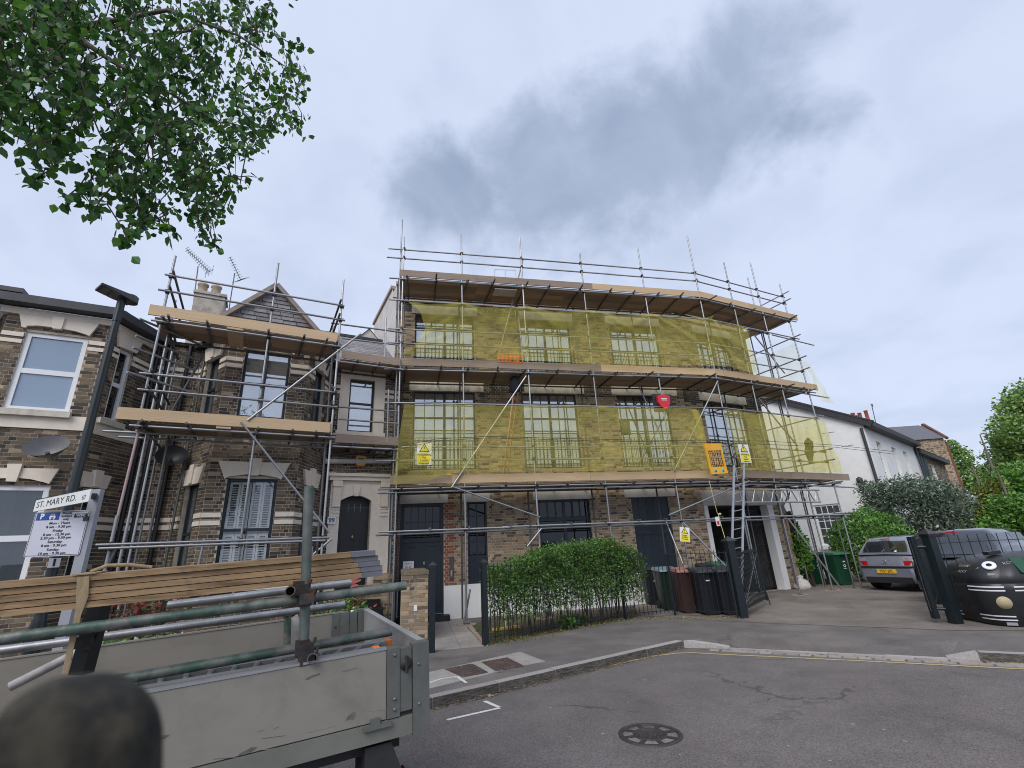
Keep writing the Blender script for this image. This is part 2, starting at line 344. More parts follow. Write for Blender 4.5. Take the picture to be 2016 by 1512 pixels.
MORT = M('lime_mortar', (.46, .405, .33), .2, 6, .97, bump=.4, bscale=120, col2=(.27, .235, .195), s2=1.0, mix2=(.52, .78))
MORTD = M('dark_mortar', (.16, .145, .125), .3, 6, .97, bump=.4, bscale=120, col2=(.07, .062, .055), s2=.8, mix2=(.48, .7))
CREAM = M('cream_stone_paint', (.72, .64, .545), .08, 5, .75, bump=.15, bscale=40, col2=(.55, .47, .38), s2=2.4, mix2=(.62, .88))
STONE = M('weathered_stone', (.54, .50, .43), .16, 6, .88, bump=.3, bscale=60, col2=(.2, .18, .155), s2=2, mix2=(.55, .8), rnd=.06)
RENDER = M('white_render', (.74, .74, .735), .05, 2.2, .85, bump=.12, bscale=30, col2=(.62, .62, .61), s2=1.3, mix2=(.55, .85))
RENDERW = M('stained_render', (.52, .50, .48), .12, 2.6, .88, bump=.2, bscale=40, col2=(.30, .28, .26), s2=1.6, mix2=(.55, .8))
UPVC = M('white_plastic_frame', (.74, .75, .77), .03, 4, .35)
WHITEW = M('white_gloss_wood', (.82, .83, .82), .05, 6, .45)
NAVY = M('dark_blue_paint', (.012, .020, .032), .2, 5, .42, bump=.05)
BLACK = M('black_paint', (.012, .013, .015), .25, 8, .5)
IRON = M('dark_green_black_iron', (.006, .012, .015), .3, 12, .45, bump=.1)
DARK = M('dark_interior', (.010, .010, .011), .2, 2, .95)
SLATE = M('roof_slate', (.205, .195, .205), .2, 5, .75, rnd=.25, bump=.25, bscale=50, col2=(.29, .27, .26), s2=2.6, mix2=(.55, .8))
SLATEB = M('slate_backing', (.035, .033, .035), .2, 5, .9)
LEAD = M('lead_gutter', (.035, .038, .045), .25, 3, .5, metal=.1)
GALV = M('galvanised_tube', (.33, .34, .355), .28, 7, .42, metal=.75, bump=.06, bscale=60, rnd=.22, col2=(.22, .20, .18), s2=5, mix2=(.62, .8))
GALVD = M('dull_steel_tube', (.12, .12, .125), .3, 7, .55, metal=.6, rnd=.3, col2=(.16, .10, .07), s2=6, mix2=(.58, .78))
CLIP = M('coupler_steel', (.055, .052, .05), .35, 30, .55, metal=.6, col2=(.11, .06, .035), s2=14, rnd=.3)
WOODN = M('new_scaffold_board', (.50, .365, .225), .16, 3.5, .8, stretch=(1, 9, 9), bump=.15, bscale=30, rnd=.12, col2=(.33, .225, .13), s2=4.5, mix2=(.56, .70))
WOODO = M('weathered_scaffold_board', (.29, .225, .175), .24, 3.5, .88, stretch=(1, 9, 9), bump=.25, bscale=30, rnd=.2, col2=(.18, .145, .12), s2=3, mix2=(.5, .72))
WOODU = M('old_brown_board', (.36, .25, .175), .22, 3.5, .9, stretch=(1, 9, 9), bump=.2, bscale=30, rnd=.25, col2=(.21, .145, .10), s2=3)
ALU = M('aluminium', (.38, .39, .405), .12, 5, .38, metal=.7, rnd=.1, col2=(.36, .36, .37), s2=6)
ALUP = M('dull_aluminium_panel', (.255, .240, .210), .07, 1.6, .50, metal=.2, bump=.03, bscale=8, stretch=(1, 1, 3), stain=(3.0, .5, .72, .78), col2=(.235, .215, .18), s2=2.2, mix2=(.5, .8))
GREENT = M('green_painted_tube', (.045, .085, .065), .35, 9, .5, metal=.25, col2=(.145, .15, .14), s2=6, mix2=(.42, .58), bump=.15, bscale=60)
PLASTW = M('white_sign_plate', (.72, .73, .76), .03, 5, .45)
BLACKI = M('black_print', (.012, .012, .013), 0, 5, .6)
GLASSR = glass('reflecting_glass', (.03, .04, .05), .55)
GLASSD = glass('dark_glass', (.006, .008, .010), .25, refl=.035)
BLIND = M('white_blind', (.80, .80, .78), .05, 2, .9)
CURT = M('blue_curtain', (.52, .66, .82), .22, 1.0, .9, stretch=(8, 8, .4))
# ================================================================ working planes
S = Fr(-1.42, 12.79, 12.8)            # outer face of the long scaffold
SR = Fr(6.73, 14.64, 26.2)            # its right-hand length, past the bend
LS = Fr(-7.02, 8.43, 28.4)            # outer face of the left scaffold
FV, FRV, BAYV, FLATV, LINKV = 1.4, 1.5, 1.2, 2.4, 1.63
def structure(o): o['kind'] = 'structure'; return o
# ================================================================ ground, road, footway
GZ = -.11
mb = MB(); mb.face([(-300, -300, GZ - .05), (300, -300, GZ - .05), (300, 400, GZ - .05), (-300, 400, GZ - .05)])
structure(mb.build('ground', M('far_ground', (.10, .10, .085), .2, .3, .95)))
mb = MB(); rows = [[(-60 + i * 6, -40 + j * 6, GZ) for i in range(22)] for j in range(10)]; mb.grid(rows, 0, False)
road = structure(mb.build('road', ASPH))
KA, KB = Vector((-1.2, 6.82, 0)), Vector((2.85, 9.59, 0)); KC, KD = ground(1434, 1276, GZ + .012), ground(1930, 1301, GZ + .012); KC.z = KD.z = 0.0
kd = (KB - KA).normalized(); K0 = KA - kd * 30; kd2 = (KD - KC).normalized(); KE = KD + kd2 * 14
nrm = Vector((-kd2.y, kd2.x, 0)); ZD = GZ + .012
P2, P3 = KC + nrm * .95, KD + nrm * .95; KD1 = KD - kd2 * .35
mb = MB(); top = [K0, KA, KB, P2, P3, KD, KE, Vector((60, 20, 0)), Vector((60, 70, 0)), Vector((-60, 70, 0)), Vector((-60, -10, 0))]
mb.face(top)
mb.face([KB, KC + Vector((0, 0, ZD)), P2]); mb.face([KC + Vector((0, 0, ZD)), KD1 + Vector((0, 0, ZD)), P3 - kd2 * .3, P2])
mb.face([KD1 + Vector((0, 0, ZD)), KD, P3, P3 - kd2 * .3])
for a, b in ((K0, KA), (KA, KB), (KD, KE)): mb.face([a, a + Vector((0, 0, GZ)), b + Vector((0, 0, GZ)), b])
pavement = structure(mb.build('pavement', PAVE))
# kerb stones one by one
kerb = structure(thing('kerb', None, None, KA)); kerb['kind'] = 'structure'
def kerb_run(a, b, L, z1=.006, skip=0.0):
    d = (b - a); n = max(1, round(d.length / L)); fr = Fr(a.x, a.y, math.degrees(math.atan2(d.y, d.x))); st = d.length / n
    for i in range(n):
        za, zb = GZ - .05, z1 + random.uniform(-.004, .004); m = fr.mat((i + .5) * st, .072 + random.uniform(-.004, .004), (za + zb) / 2) @ Matrix.Rotation(random.uniform(-.004, .004), 4, 'Y')
        piece('kerb_stone', kerb_unit(), kerb, m @ Matrix.Diagonal((st - random.uniform(.010, .018), .156, zb - za, 1)))
kerb_run(KA - kd * 9.2, KA, .92); kerb_run(KA, KB, .98); kerb_run(KD + kd2 * .02, KD + kd2 * 6, .92)
fr = Fr(KB.x, KB.y, math.degrees(math.atan2((KC - KB).y, (KC - KB).x)))
mb = MB(); c = [KB, KC, KC + nrm * .14 + Vector((.05, .02, 0)), KB + Vector((.16, .03, 0))]
mb.hexa([p + Vector((0, 0, GZ - .03)) for p in c] + [c[0] + Vector((0, 0, .006)), c[1] + Vector((0, 0, ZD + .008)), c[2] + Vector((0, 0, ZD + .012)), c[3] + Vector((0, 0, .006))]); mb.build('kerb_stone', GRANITE, kerb)
mb = MB(); q = nrm * .15; mb.hexa([p + Vector((0, 0, GZ - .03)) for p in (KD1, KD, KD + q, KD1 + q)] + [KD1 + Vector((0, 0, ZD + .008)), KD + Vector((0, 0, .008)), KD + q + Vector((0, 0, .010)), KD1 + q + Vector((0, 0, ZD + .025))]); mb.build('kerb_stone', GRANITE, kerb)
frd = Fr(KC.x, KC.y, math.degrees(math.atan2(kd2.y, kd2.x))); LD = (KD1 - KC).length
for i in range(4): boxpiece('kerb_stone', GRANITE, kerb, frd, i * LD / 4 + .004, (i + 1) * LD / 4 - .004, -.004, .10, GZ - .05, ZD + .006 + random.uniform(-.003, .003))
# granite setts in the channel of the dropped kerb
gutter = structure(thing('sett_channel', None, None, KC)); gutter['kind'] = 'structure'
x = -.35
while x < LD + 4.2:
    for r in range(2):
        if r == 0 and x < -.05: continue
        l = random.uniform(.15, .21); boxpiece('sett', SETT, gutter, frd, x + r * .07 + .006, x + l + r * .07, -.125 - r * .125, -.012 - r * .125, GZ - .04, GZ + .010 + random.uniform(-.004, .006), random.uniform(-.03, .03))
    x += .195
# leaf litter and moss lying along the kerb foot
mb = MB(); rnd = random.Random(3)
for a, b, n in ((KA - kd * 2, KB, 900), (KD, KD + kd2 * 5, 420)):
    d = b - a; nn_ = Vector((d.y, -d.x, 0)).normalized()
    for i in range(n):
        p = a + d * rnd.random() + nn_ * (.02 + abs(rnd.gauss(0, .05))); s_ = rnd.uniform(.008, .024); q = rnd.random() * 6.3
        h = GZ + rnd.uniform(.003, .03)
        mb.face([p + Vector((math.cos(q + k * 1.57) * s_ * (1 if k % 2 else .55), math.sin(q + k * 1.57) * s_ * (1 if k % 2 else .55), h + rnd.uniform(-.006, .006))) for k in range(4)], rnd.choice((0, 0, 1)))
litter = props(mb.build('leaf_litter', [MOSS, M('dry_leaf_litter', (.24, .17, .085), .3, 20, .95)]), kind='stuff')
def strip(pts, wd, z, mb, mi=0):
    pts = [Vector((p.x, p.y, z)) for p in pts]; L_, R_ = [], []
    for i, p in enumerate(pts):
        a = (pts[min(i + 1, len(pts) - 1)] - pts[max(i - 1, 0)]).normalized(); n = Vector((-a.y, a.x, 0)) * wd / 2; L_.append(p + n); R_.append(p - n)
    mb.grid([R_, L_], mi, False)
zl = GZ + .005
mb = MB(); yp = [ground(x, y, zl) for x, y in ((940, 1369), (1050, 1343), (1200, 1310), (1290, 1291), (1330, 1286), (1365, 1285), (1420, 1288), (1700, 1301), (2016, 1317))]
yp.append(yp[-1] + (yp[-1] - yp[-2]) * 2); strip(yp, .062, zl, mb)
strip([ground(946, 1362, zl), ground(968, 1371, zl)], .075, zl + .003, mb); mb.build('yellow_line', YELLOWPAINT, road)
mb = MB(); strip([ground(880, 1417, zl), ground(984, 1393.5, zl)], .055, zl, mb); strip([ground(983, 1393, zl), ground(954, 1380.5, zl)], .055, zl + .003, mb); mb.build('bay_marking', WHITEPAINT, road)
mb = MB()
for pts in (((845, 1344), (868, 1336), (893, 1332.5), (899, 1333)), ((899, 1331), (918, 1344))): strip([ground(x, y, .006) for x, y in pts], .045, .006, mb)
mb.build('white_mark', WHITEPAINT, pavement)
# chewing-gum spots and torn paper scraps on the road
mb = MB(); rnd = random.Random(11)
for i in range(170):
    p = Vector((rnd.uniform(-.6, 5.5), rnd.uniform(3.2, 8), GZ + .004)); s_ = rnd.choice((.004, .005, .007, .010, .016)) * rnd.uniform(.7, 1.2); a0 = rnd.random() * 6
    mb.face([p + Vector((math.cos(a0 + k) * s_ * rnd.uniform(.6, 1.2), math.sin(a0 + k) * s_ * rnd.uniform(.6, 1.2), 0)) for k in (0, 1.1, 2.2, 3.2, 4.3, 5.3)])
props(mb.build('litter', M('pale_gum', (.30, .29, .28), .3, 30, .9)), kind='stuff')
# manhole cover
mc = ground(1280, 1447, GZ); RM = (ground(1343, 1447, GZ) - ground(1217, 1447, GZ)).length / 2
mh = thing('manhole_cover', 'round spoked iron manhole cover set in the road', 'manhole cover', mc)
CASTI = M('cast_iron', (.052, .045, .043), .3, 14, .6, metal=.3, bump=.3, bscale=70)
mb = MB(); mb.lathe(mc, [(RM, -.02), (RM, .010), (RM * .955, .014), (RM * .87, .014), (RM * .855, .006)], 48, cap=False); mb.build('rim', CASTI, mh)
mb = MB(); mb.lathe(mc, [(RM * .53, -.02), (RM * .53, .013), (RM * .47, .014), (RM * .46, .008), (RM * .02, .008)], 40)
for k in range(7):
    for ring in (.18, .34): mb.lathe(mc + Vector((math.cos(k * .9 + ring * 5) * RM * ring, math.sin(k * .9 + ring * 5) * RM * ring, 0)), [(RM * .045, 0), (RM * .045, .014), (RM * .03, .015)], 8)
mb.lathe(mc, [(RM * .1, 0), (RM * .09, .016)], 12); mb.build('hub', CASTI, mh)
for k in range(8):
    a = k * math.pi / 4 + .2; d = Vector((math.cos(a), math.sin(a), 0)); mb = MB(); mb.beam(mc + d * RM * .52 + Vector((0, 0, .003)), mc + d * RM * .88 + Vector((0, 0, .003)), .042, .018); mb.build('spoke', CASTI, mh)
mb = MB(); mb.lathe(mc, [(RM * .88, -.03), (RM * .88, .0025), (RM * .5, .0025)], 40); mb.build('concrete_infill', M('infill_asphalt', (.17, .155, .15), .2, 8, .9, speck=(90, .5)), mh)
# two steel inspection covers in a concrete surround
mb = MB(); mb.prism([ground(x, y, .004) for x, y in ((800, 1333), (1024, 1283), (1074, 1302), (1010, 1314), (905, 1341), (800, 1366))], Vector((0, 0, -.02))); mb.build('concrete_patch', CONC, pavement)
RUST = M('rusty_iron', (.075, .052, .045), .3, 10, .85, bump=.4, bscale=50, col2=(.12, .085, .07), s2=3)
for lab, q in (('rusty chequered inspection cover next to the kerb, nearer the lorry', ((875, 1317), (930, 1306.5), (961, 1324), (911, 1333))), ('rusty chequered inspection cover in the footway, farther from the lorry', ((948, 1303.5), (998.6, 1294.6), (1032, 1311), (976, 1321)))):
    g = [ground(x, y, .008) for x, y in q]; c = sum(g, Vector()) / 4
    t = thing('inspection_cover', lab, 'inspection cover', (c.x, c.y, 0), 'inspection covers in the footway'); mb = MB(); mb.prism(g, Vector((0, 0, -.02))); mb.build('plate', RUST, t)
    mb = MB()
    for i in range(10):
        for j in range(7):
            if rnd.random() < .03: continue
            a, b = (i + .5) / 10, (j + .5) / 7; p = (g[0] * (1 - a) + g[1] * a) * (1 - b) + (g[3] * (1 - a) + g[2] * a) * b
            ex, ey = (g[1] - g[0]) / 10 * .36, (g[3] - g[0]) / 7 * .26; dz = Vector((0, 0, .012)); mb.hexa([p - ex - ey, p + ex - ey, p + ex + ey, p - ex + ey, p - ex * .8 - ey * .8 + dz, p + ex * .8 - ey * .8 + dz, p + ex * .8 + ey * .8 + dz, p - ex * .8 + ey * .8 + dz])
    props(mb.build('tread_pattern', RUST, t), kind='stuff')
# driveway, garden soil and slab path lie on the footway sheet
dz = .005
mb = MB(); g0, g1 = ground(1474, 1225, dz), ground(1885, 1241, dz)
mb.face([g0, g1, Vector((16, 6.6, dz)), Vector((34, 16, dz)), Vector((30, 40, dz)), Vector((8.2, 22, dz)), Vector((3.2, 14.9, dz)), Vector((2.85, 13.0, dz))])
structure(mb.build('driveway', DRIVE))
mb = MB(); mb.face([Vector(p) for p in ((-.80, 10.15, dz), (2.62, 12.72, dz), (2.85, 13.0, dz), (3.2, 14.9, dz), (-1.05, 13.75, dz), (-1.35, 12.0, dz))]); structure(mb.build('garden_soil', SOIL))
mb = MB(); mb.face([Vector(p) for p in ((-3.0, 10.2, dz), (-1.95, 9.75, dz), (-2.6, 13.8, dz), (-6.6, 12.0, dz), (-11, 9.4, dz), (-9.2, 4.8, dz))]); structure(mb.build('front_garden', SOIL))
path = structure(thing('path', None, None, (-1.7, 9.9, 0))); path['kind'] = 'structure'
pf = Fr(-1.72, 9.85, 12.0)
for j in range(7):
    for i in range(2):
        boxpiece('paving_slab', CONC, path, pf, i * .52 + .003, i * .52 + .515, j * .6 + .003, j * .6 + .595, -.03, .012 + random.uniform(-.003, .003), random.uniform(-.004, .004))
mb = MB(); e0, e1 = Vector((-.80, 10.16, .02)), Vector((-1.32, 12.35, .02)); mb.beam(e0, e1, .05, .07); mb.build('timber_edging', WOODO, path)

# ================================================================ bricks
class House:
    def __init__(s, name, label, cat, loc, group=None): s.root = thing(name, label, cat, loc, group); s.bk = []; s.mb = MB(); s.holes = []
    def wall(s, fr, v, u0, u1, z0, z1, holes=(), pick=None, thick=.22, bond=True, reveal=.10, mort=0):
        vb = v + .007
        us = sorted({u0, u1, *[max(u0, min(u1, x)) for h in holes for x in h[:2]]}); zs = sorted({z0, z1, *[max(z0, min(z1, x)) for h in holes for x in h[2:]]})
        ins = lambda a, b: any(h[0] < a < h[1] and h[2] < b < h[3] for h in holes)
        for i in range(len(us) - 1):
            for j in range(len(zs) - 1):
                if us[i + 1] - us[i] < 1e-5 or zs[j + 1] - zs[j] < 1e-5 or ins((us[i] + us[i + 1]) / 2, (zs[j] + zs[j + 1]) / 2): continue
                s.mb.face([fr.w(us[i], vb, zs[j]), fr.w(us[i + 1], vb, zs[j]), fr.w(us[i + 1], vb, zs[j + 1]), fr.w(us[i], vb, zs[j + 1])], mort)
        for a, b, c, d in holes:
            vr = v + thick
            for p, q in (((a, c), (a, d)), ((a, d), (b, d)), ((b, d), (b, c)), ((b, c), (a, c))):
                s.mb.face([fr.w(p[0], vb, p[1]), fr.w(q[0], vb, q[1]), fr.w(q[0], vr, q[1]), fr.w(p[0], vr, p[1])], mort)
        if not bond: return
        H_ = .0755; n = int(round((z1 - z0) / H_)); H_ = (z1 - z0) / max(n, 1); rr = random.Random(int(u0 * 100) + int(z0 * 77))
        for k in range(n):
            za, zb = z0 + k * H_ + .0065, z0 + (k + 1) * H_ - .0065; x = u0 - (.17 if k % 2 else 0); long_ = (k % 2 == 0)
            cuts = [(h[0] - .004, h[1] + .004) for h in holes if h[2] < zb - .01 and h[3] > za + .01]
            while x < u1:
                l = .225 if long_ else .1125; segs = [(max(x, u0) + .006, min(x + l, u1) - .006)]
                for a, b in cuts:
                    ns = []
                    for p, q in segs:
                        if b <= p or a >= q: ns.append((p, q)); continue
                        if a > p: ns.append((p, a))
                        if b < q: ns.append((b, q))
                    segs = ns
                for p, q in segs:
                    if q - p > .03: s.bk.append((fr, p, q, v + rr.uniform(-.002, .003), za, zb, pick((p + q) / 2, (za + zb) / 2, k, rr) if pick else BRICK))
                x += l; long_ = not long_
    def finish(s, singles=300, morts=(MORT,), ok=None):
        s.mb.build('wall', list(morts), s.root)
        def key(b):
            fr, p, q, v, za, zb, m = b; c = fr.w((p + q) / 2, v, (za + zb) / 2); x, y = to_px(c)
            if not (0 < x < 2016 and 0 < y < 1512) or (ok and not ok(x, y)): return 0
            return FPX * FPX * (q - p) * (zb - za) / (c - CAM).length_squared
        order = sorted(range(len(s.bk)), key=lambda i: -key(s.bk[i])); one = set(order[:singles]); mb = MB(); mats = []
        for i, (fr, p, q, v, za, zb, m) in enumerate(s.bk):
            if i in one: boxpiece('brick', m, s.root, fr, p, q, v, v + .03, za, zb)
            else:
                if m not in mats: mats.append(m)
                k = mats.index(m); a = [fr.w(p, v, za), fr.w(q, v, za), fr.w(q, v, zb), fr.w(p, v, zb)]; b = [fr.w(p, v + .014, za), fr.w(q, v + .014, za), fr.w(q, v + .014, zb), fr.w(p, v + .014, zb)]
                o = len(mb.v); mb.v += [tuple(x) for x in a + b]
                for f in ((0, 1, 2, 3), (4, 5, 1, 0), (1, 5, 6, 2), (3, 2, 6, 7), (4, 0, 3, 7)): mb.f.append(tuple(o + t for t in f)); mb.m.append(k); mb.sm.append(False)
        if mb.v: mb.build('brickwork', mats, s.root, kind='stuff')
def window(th, fr, v, u0, u1, z0, z1, fmat, cols=1, rows=1, fw=.05, bar=.022, dep=.09, mull=None, trans=None, gl=None, back=None, backz=(0, 1), name='window', room=.5, sashes=False, inset=None):
    """frame, glazing bars, one pane per opening, what hangs behind the glass, and the dark room"""
    mb = MB(); a, b = v + dep, v + dep + .06
    mb.box(fr, u0, u0 + fw, a, b, z0, z1); mb.box(fr, u1 - fw, u1, a, b, z0, z1); mb.box(fr, u0 + fw, u1 - fw, a, b, z0, z0 + fw); mb.box(fr, u0 + fw, u1 - fw, a, b, z1 - fw, z1)
    U0, U1, Z0, Z1 = u0 + fw, u1 - fw, z0 + fw, z1 - fw; xs = [U0 + (U1 - U0) * i / cols for i in range(cols + 1)]
    zs = [Z0 + (Z1 - Z0) * (rows[i] if isinstance(rows, (list, tuple)) else i / rows) for i in range((len(rows) if isinstance(rows, (list, tuple)) else rows + 1))]
    mull = mull or []; trans = trans or []
    for i, x in enumerate(xs[1:-1], 1): t = fw * .8 if i in mull else bar / 2; mb.box(fr, x - t, x + t, a + (.004 if i not in mull else 0), b - .004, Z0, Z1)
    for j, z in enumerate(zs[1:-1], 1): t = fw * .6 if j in trans else bar / 2; mb.box(fr, U0, U1, a + (.006 if j not in trans else .002), b - .006, z - t, z + t)
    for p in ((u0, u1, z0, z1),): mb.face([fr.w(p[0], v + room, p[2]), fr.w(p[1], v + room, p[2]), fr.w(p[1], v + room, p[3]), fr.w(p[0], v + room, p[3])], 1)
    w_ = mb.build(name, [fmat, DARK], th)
    for i in range(cols):
        for j in range(len(zs) - 1):
            boxpiece('pane', gl or GLASSR, w_, fr, xs[i] + bar / 2, xs[i + 1] - bar / 2, a + .028, a + .034, zs[j] + bar / 2, zs[j + 1] - bar / 2)
    if back:
        k = MB(); za, zb = Z0 + (Z1 - Z0) * backz[0], Z0 + (Z1 - Z0) * backz[1]
        n = 24; k.grid([[fr.w(U0 + (U1 - U0) * i / n, v + dep + .075 + .010 * math.sin(i * 2.1), z) for i in range(n + 1)] for z in (za, zb)], 0, True); k.build('blind', back, w_)
    return w_
def ppoly(fr, v, pts, dep, mb, mi=0):
    """outline on a facade plane, given real depth"""
    P_ = []
    for x, y in pts: u, z = fr.px(x, y, v); P_.append((u, z))
    mb.prism([fr.w(u, v - dep, z) for u, z in P_], fr.n * (dep + .03), mi)

# ================================================================ the long scaffolded building
bld = House('brick_building', 'three storey stock brick building wrapped in scaffold and yellow netting', 'building', S.w(3, FV + 3, 0))
uL = S.px(779, 640, FV)[0]; UB = 7.95                      # left corner and the bend of the front
FR2 = S.off(UB, FV, 26.2 - 12.8)                            # front past the bend, u from the corner
uR = max(FR2.px(1498, 815)[0], 4.0)
HT = 10.25
wf = [S.rect(q, FV) for q in (((813, 787), (811, 931), (936, 787), (938, 930)), ((1030, 788.5), (1035, 928.6), (1137, 791), (1146.7, 927)), ((1220, 794.6), (1227, 928), (1319, 796), (1335, 927)))]
ws = [S.rect(q, FV) for q in (((818, 624), (815, 712), (933, 624), (934, 714)), ((1021.5, 631), (1025, 716.5), (1123, 636), (1126, 720)), ((1200, 643), (1207, 720), (1296, 648), (1303, 722)))]
wf = [(a, b, 4.05, 6.52) for a, b, c, d in wf]; ws = [(a, b, 7.12, 9.22) for a, b, c, d in ws]
d1 = S.rect(((786, 1060), (786, 1100), (874, 1060), (873, 1100)), FV); d1 = (d1[0], d1[1], .16, 3.1)
w2 = S.rect(((921, 1050), (921, 1100), (960, 1050), (961, 1100)), FV); w2 = (w2[0], w2[1], .55, 3.1)
w3 = S.rect(((1060, 990), (1062, 1040), (1162, 990), (1166, 1040)), FV); w3 = (w3[0], w3[1], .9, 3.08)
d4 = S.rect(((1243, 990), (1252, 1060), (1318, 990), (1328, 1060)), FV); d4 = (d4[0], d4[1], .10, 3.08)
wf4 = FR2.rect(((1390, 805), (1404, 928), (1474, 808), (1487, 930))); wf4 = (wf4[0], wf4[1], 4.05, 6.45)
ws4 = FR2.rect(((1372, 660), (1379, 723), (1436, 662), (1444, 725))); ws4 = (ws4[0], ws4[1], 7.12, 9.2)
ga = FR2.rect(((1374, 1000), (1390, 1130), (1511, 1000), (1541, 1150))); ga = (max(ga[0], .12), ga[1], .01, 2.75)
def pick_main(u, z, k, rr):
    if z < 3.1:
        if (abs(u - d1[1] - .12) < .13 + .06 * (k % 4 < 2) or abs(u - d1[0] + .12) < .13 + .06 * (k % 4 < 2)) and z > .9: return BRICKR if rr.random() < .93 else BRICKL
        return BRICKL if rr.random() < .74 else BRICK
    if 6.45 < z < 7.1 or z > 9.3: return BRICKD if rr.random() < .6 else BRICK  # dark bricks mixed in to put the shade of the unlit bands into the wall
    return BRICKL if rr.random() < .75 else BRICK
def pick_right(u, z, k, rr):
    if 6.3 < z < 7.1: return BRICKD  # unlit band at the lift, its shade put into the brick colour
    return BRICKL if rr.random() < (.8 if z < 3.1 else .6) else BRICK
holes = wf + ws + [d1, w2, w3, d4]
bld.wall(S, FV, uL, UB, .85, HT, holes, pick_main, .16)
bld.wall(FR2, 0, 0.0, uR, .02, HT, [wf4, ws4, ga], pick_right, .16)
# rendered plinth
mb = MB()
for a, b in ((uL, d1[0]), (d1[1], UB)):
    mb.box(S, a, b, FV - .03, FV + .1, 0, .848)
mb.split('plinth', RENDER, bld.root)
# stone lintels and string course
mb = MB(); zl0 = 6.60
for (a, b, c, d), px in zip(wf, ((805.7, 952), (1032.6, 1150), (1204, 1332))):
    ua, ub = S.px(px[0], 775, FV)[0], S.px(px[1], 775, FV)[0]; n = 5
    for i in range(n): mb.box(S, ua + (ub - ua) * i / n + .002, ua + (ub - ua) * (i + 1) / n - .002, FV - .02, FV + .1, d + .003, d + .33)
for a, b, c, d in ws: mb.box(S, a - .12, b + .12, FV - .02, FV + .1, d + .003, d + .30)
mb.box(FR2, wf4[0] - .12, wf4[1] + .14, -.02, .1, wf4[3] + .003, wf4[3] + .33); mb.box(FR2, ws4[0] - .12, ws4[1] + .12, -.02, .1, ws4[3] + .003, ws4[3] + .3)
mb.split('lintel', STONE, bld.root)
mb = MB()
for a, b in ((d1[0] - .1, d1[1] + .12), (w2[0] - .15, w2[1] + .1), (w3[0] - .15, w3[1] + .1), (d4[0] - .2, d4[1] + .25)): mb.box(S, a, b, FV - .025, FV + .1, 3.085, 3.33)
mb.box(FR2, .0, uR - .03, -.025, .1, 2.76, 3.25); mb.split('ground_floor_lintel', RENDERW, bld.root)
mb = MB(); mb.box(S, uL - .03, UB + .0, FV - .07, FV + .2, HT, HT + .1); mb.box(FR2, .01, uR + .03, -.07, .2, HT, HT + .1); mb.box(S, uL, UB - .02, FV - .045, FV + .05, 9.62, 9.74); mb.box(FR2, .02, uR, -.045, .05, 9.62, 9.74)
mb.split('coping', M('terracotta_coping', (.34, .25, .205), .15, 5, .85, bump=.2), bld.root)
# flank wall (stained render), rear and flat roof close the volume
mb = MB(); D_ = 4.6
q0 = S.w(uL, FV, 0); fk = Fr(q0.x, q0.y, 118.4); FL_ = 3.6
mb.face([fk.w(FL_, 0, 0), fk.w(0, 0, 0), fk.w(0, 0, HT), fk.w(.5, 0, HT), fk.w(.62, 0, HT + .2), fk.w(FL_, 0, HT + .2)]); mb.face([fk.w(FL_, 0, 0), fk.w(FL_, 0, HT + .2), fk.w(FL_, -4, HT + .2), fk.w(FL_, -4, 0)])
mb.face([FR2.w(uR, 0, 0), FR2.w(uR, 7, 0), FR2.w(uR, 7, HT), FR2.w(uR, 0, HT)])
mb.face([S.w(uL, FV, HT - .1), S.w(UB, FV, HT - .1), FR2.w(uR, 0, HT - .1), FR2.w(uR, 7, HT - .1), S.w(uL, FV + 7, HT - .1)])
mb.face([S.w(uL, FV + D_, 0), S.w(uL, FV + D_, HT), FR2.w(uR, 7, HT), FR2.w(uR, 7, 0)]); mb.build('flank_wall', RENDERW, bld.root)
mb = MB(); mb.box(fk, .62, FL_ + .05, -.3, .06, HT + .202, HT + .32); mb.build('parapet_coping', M('terracotta_coping'), bld.root)
# windows: steel casements, three lights either side of a mullion
GLW = glass('clear_steel_window_glass', (.02, .02, .02), .95, refl=.34)
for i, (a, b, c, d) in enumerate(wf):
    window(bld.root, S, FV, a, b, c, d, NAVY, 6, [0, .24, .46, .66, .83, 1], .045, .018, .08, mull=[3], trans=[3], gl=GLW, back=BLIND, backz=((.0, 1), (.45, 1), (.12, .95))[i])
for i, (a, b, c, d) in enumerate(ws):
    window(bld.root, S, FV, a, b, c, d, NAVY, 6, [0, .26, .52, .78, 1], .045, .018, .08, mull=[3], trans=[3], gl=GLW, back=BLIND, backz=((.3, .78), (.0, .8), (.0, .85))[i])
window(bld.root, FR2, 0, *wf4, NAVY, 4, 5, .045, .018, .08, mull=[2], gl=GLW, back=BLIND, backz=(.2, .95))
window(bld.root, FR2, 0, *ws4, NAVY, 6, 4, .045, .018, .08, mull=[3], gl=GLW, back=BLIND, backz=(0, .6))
# louvred shutters behind the lower half of the second window
a, b, c, d = wf[1]
for i in range(4):
    p, q = a + .06 + (b - a - .12) * i / 4 + .01, a + .06 + (b - a - .12) * (i + 1) / 4 - .01; mb = MB(); z0_, z1_ = c + .06, c + 1.15
    for x0, x1 in ((p, p + .05), (q - .05, q)): mb.box(S, x0, x1, FV + .19, FV + .22, z0_, z1_)
    z = z0_
    while z < z1_: mb.hexa([S.w(p + .05, FV + .19, z), S.w(q - .05, FV + .19, z), S.w(q - .05, FV + .225, z + .035), S.w(p + .05, FV + .225, z + .035), S.w(p + .05, FV + .19, z + .008), S.w(q - .05, FV + .19, z + .008), S.w(q - .05, FV + .225, z + .043), S.w(p + .05, FV + .225, z + .043)]); z += .065
    mb.build('louvred_shutter', WHITEW, bld.root)
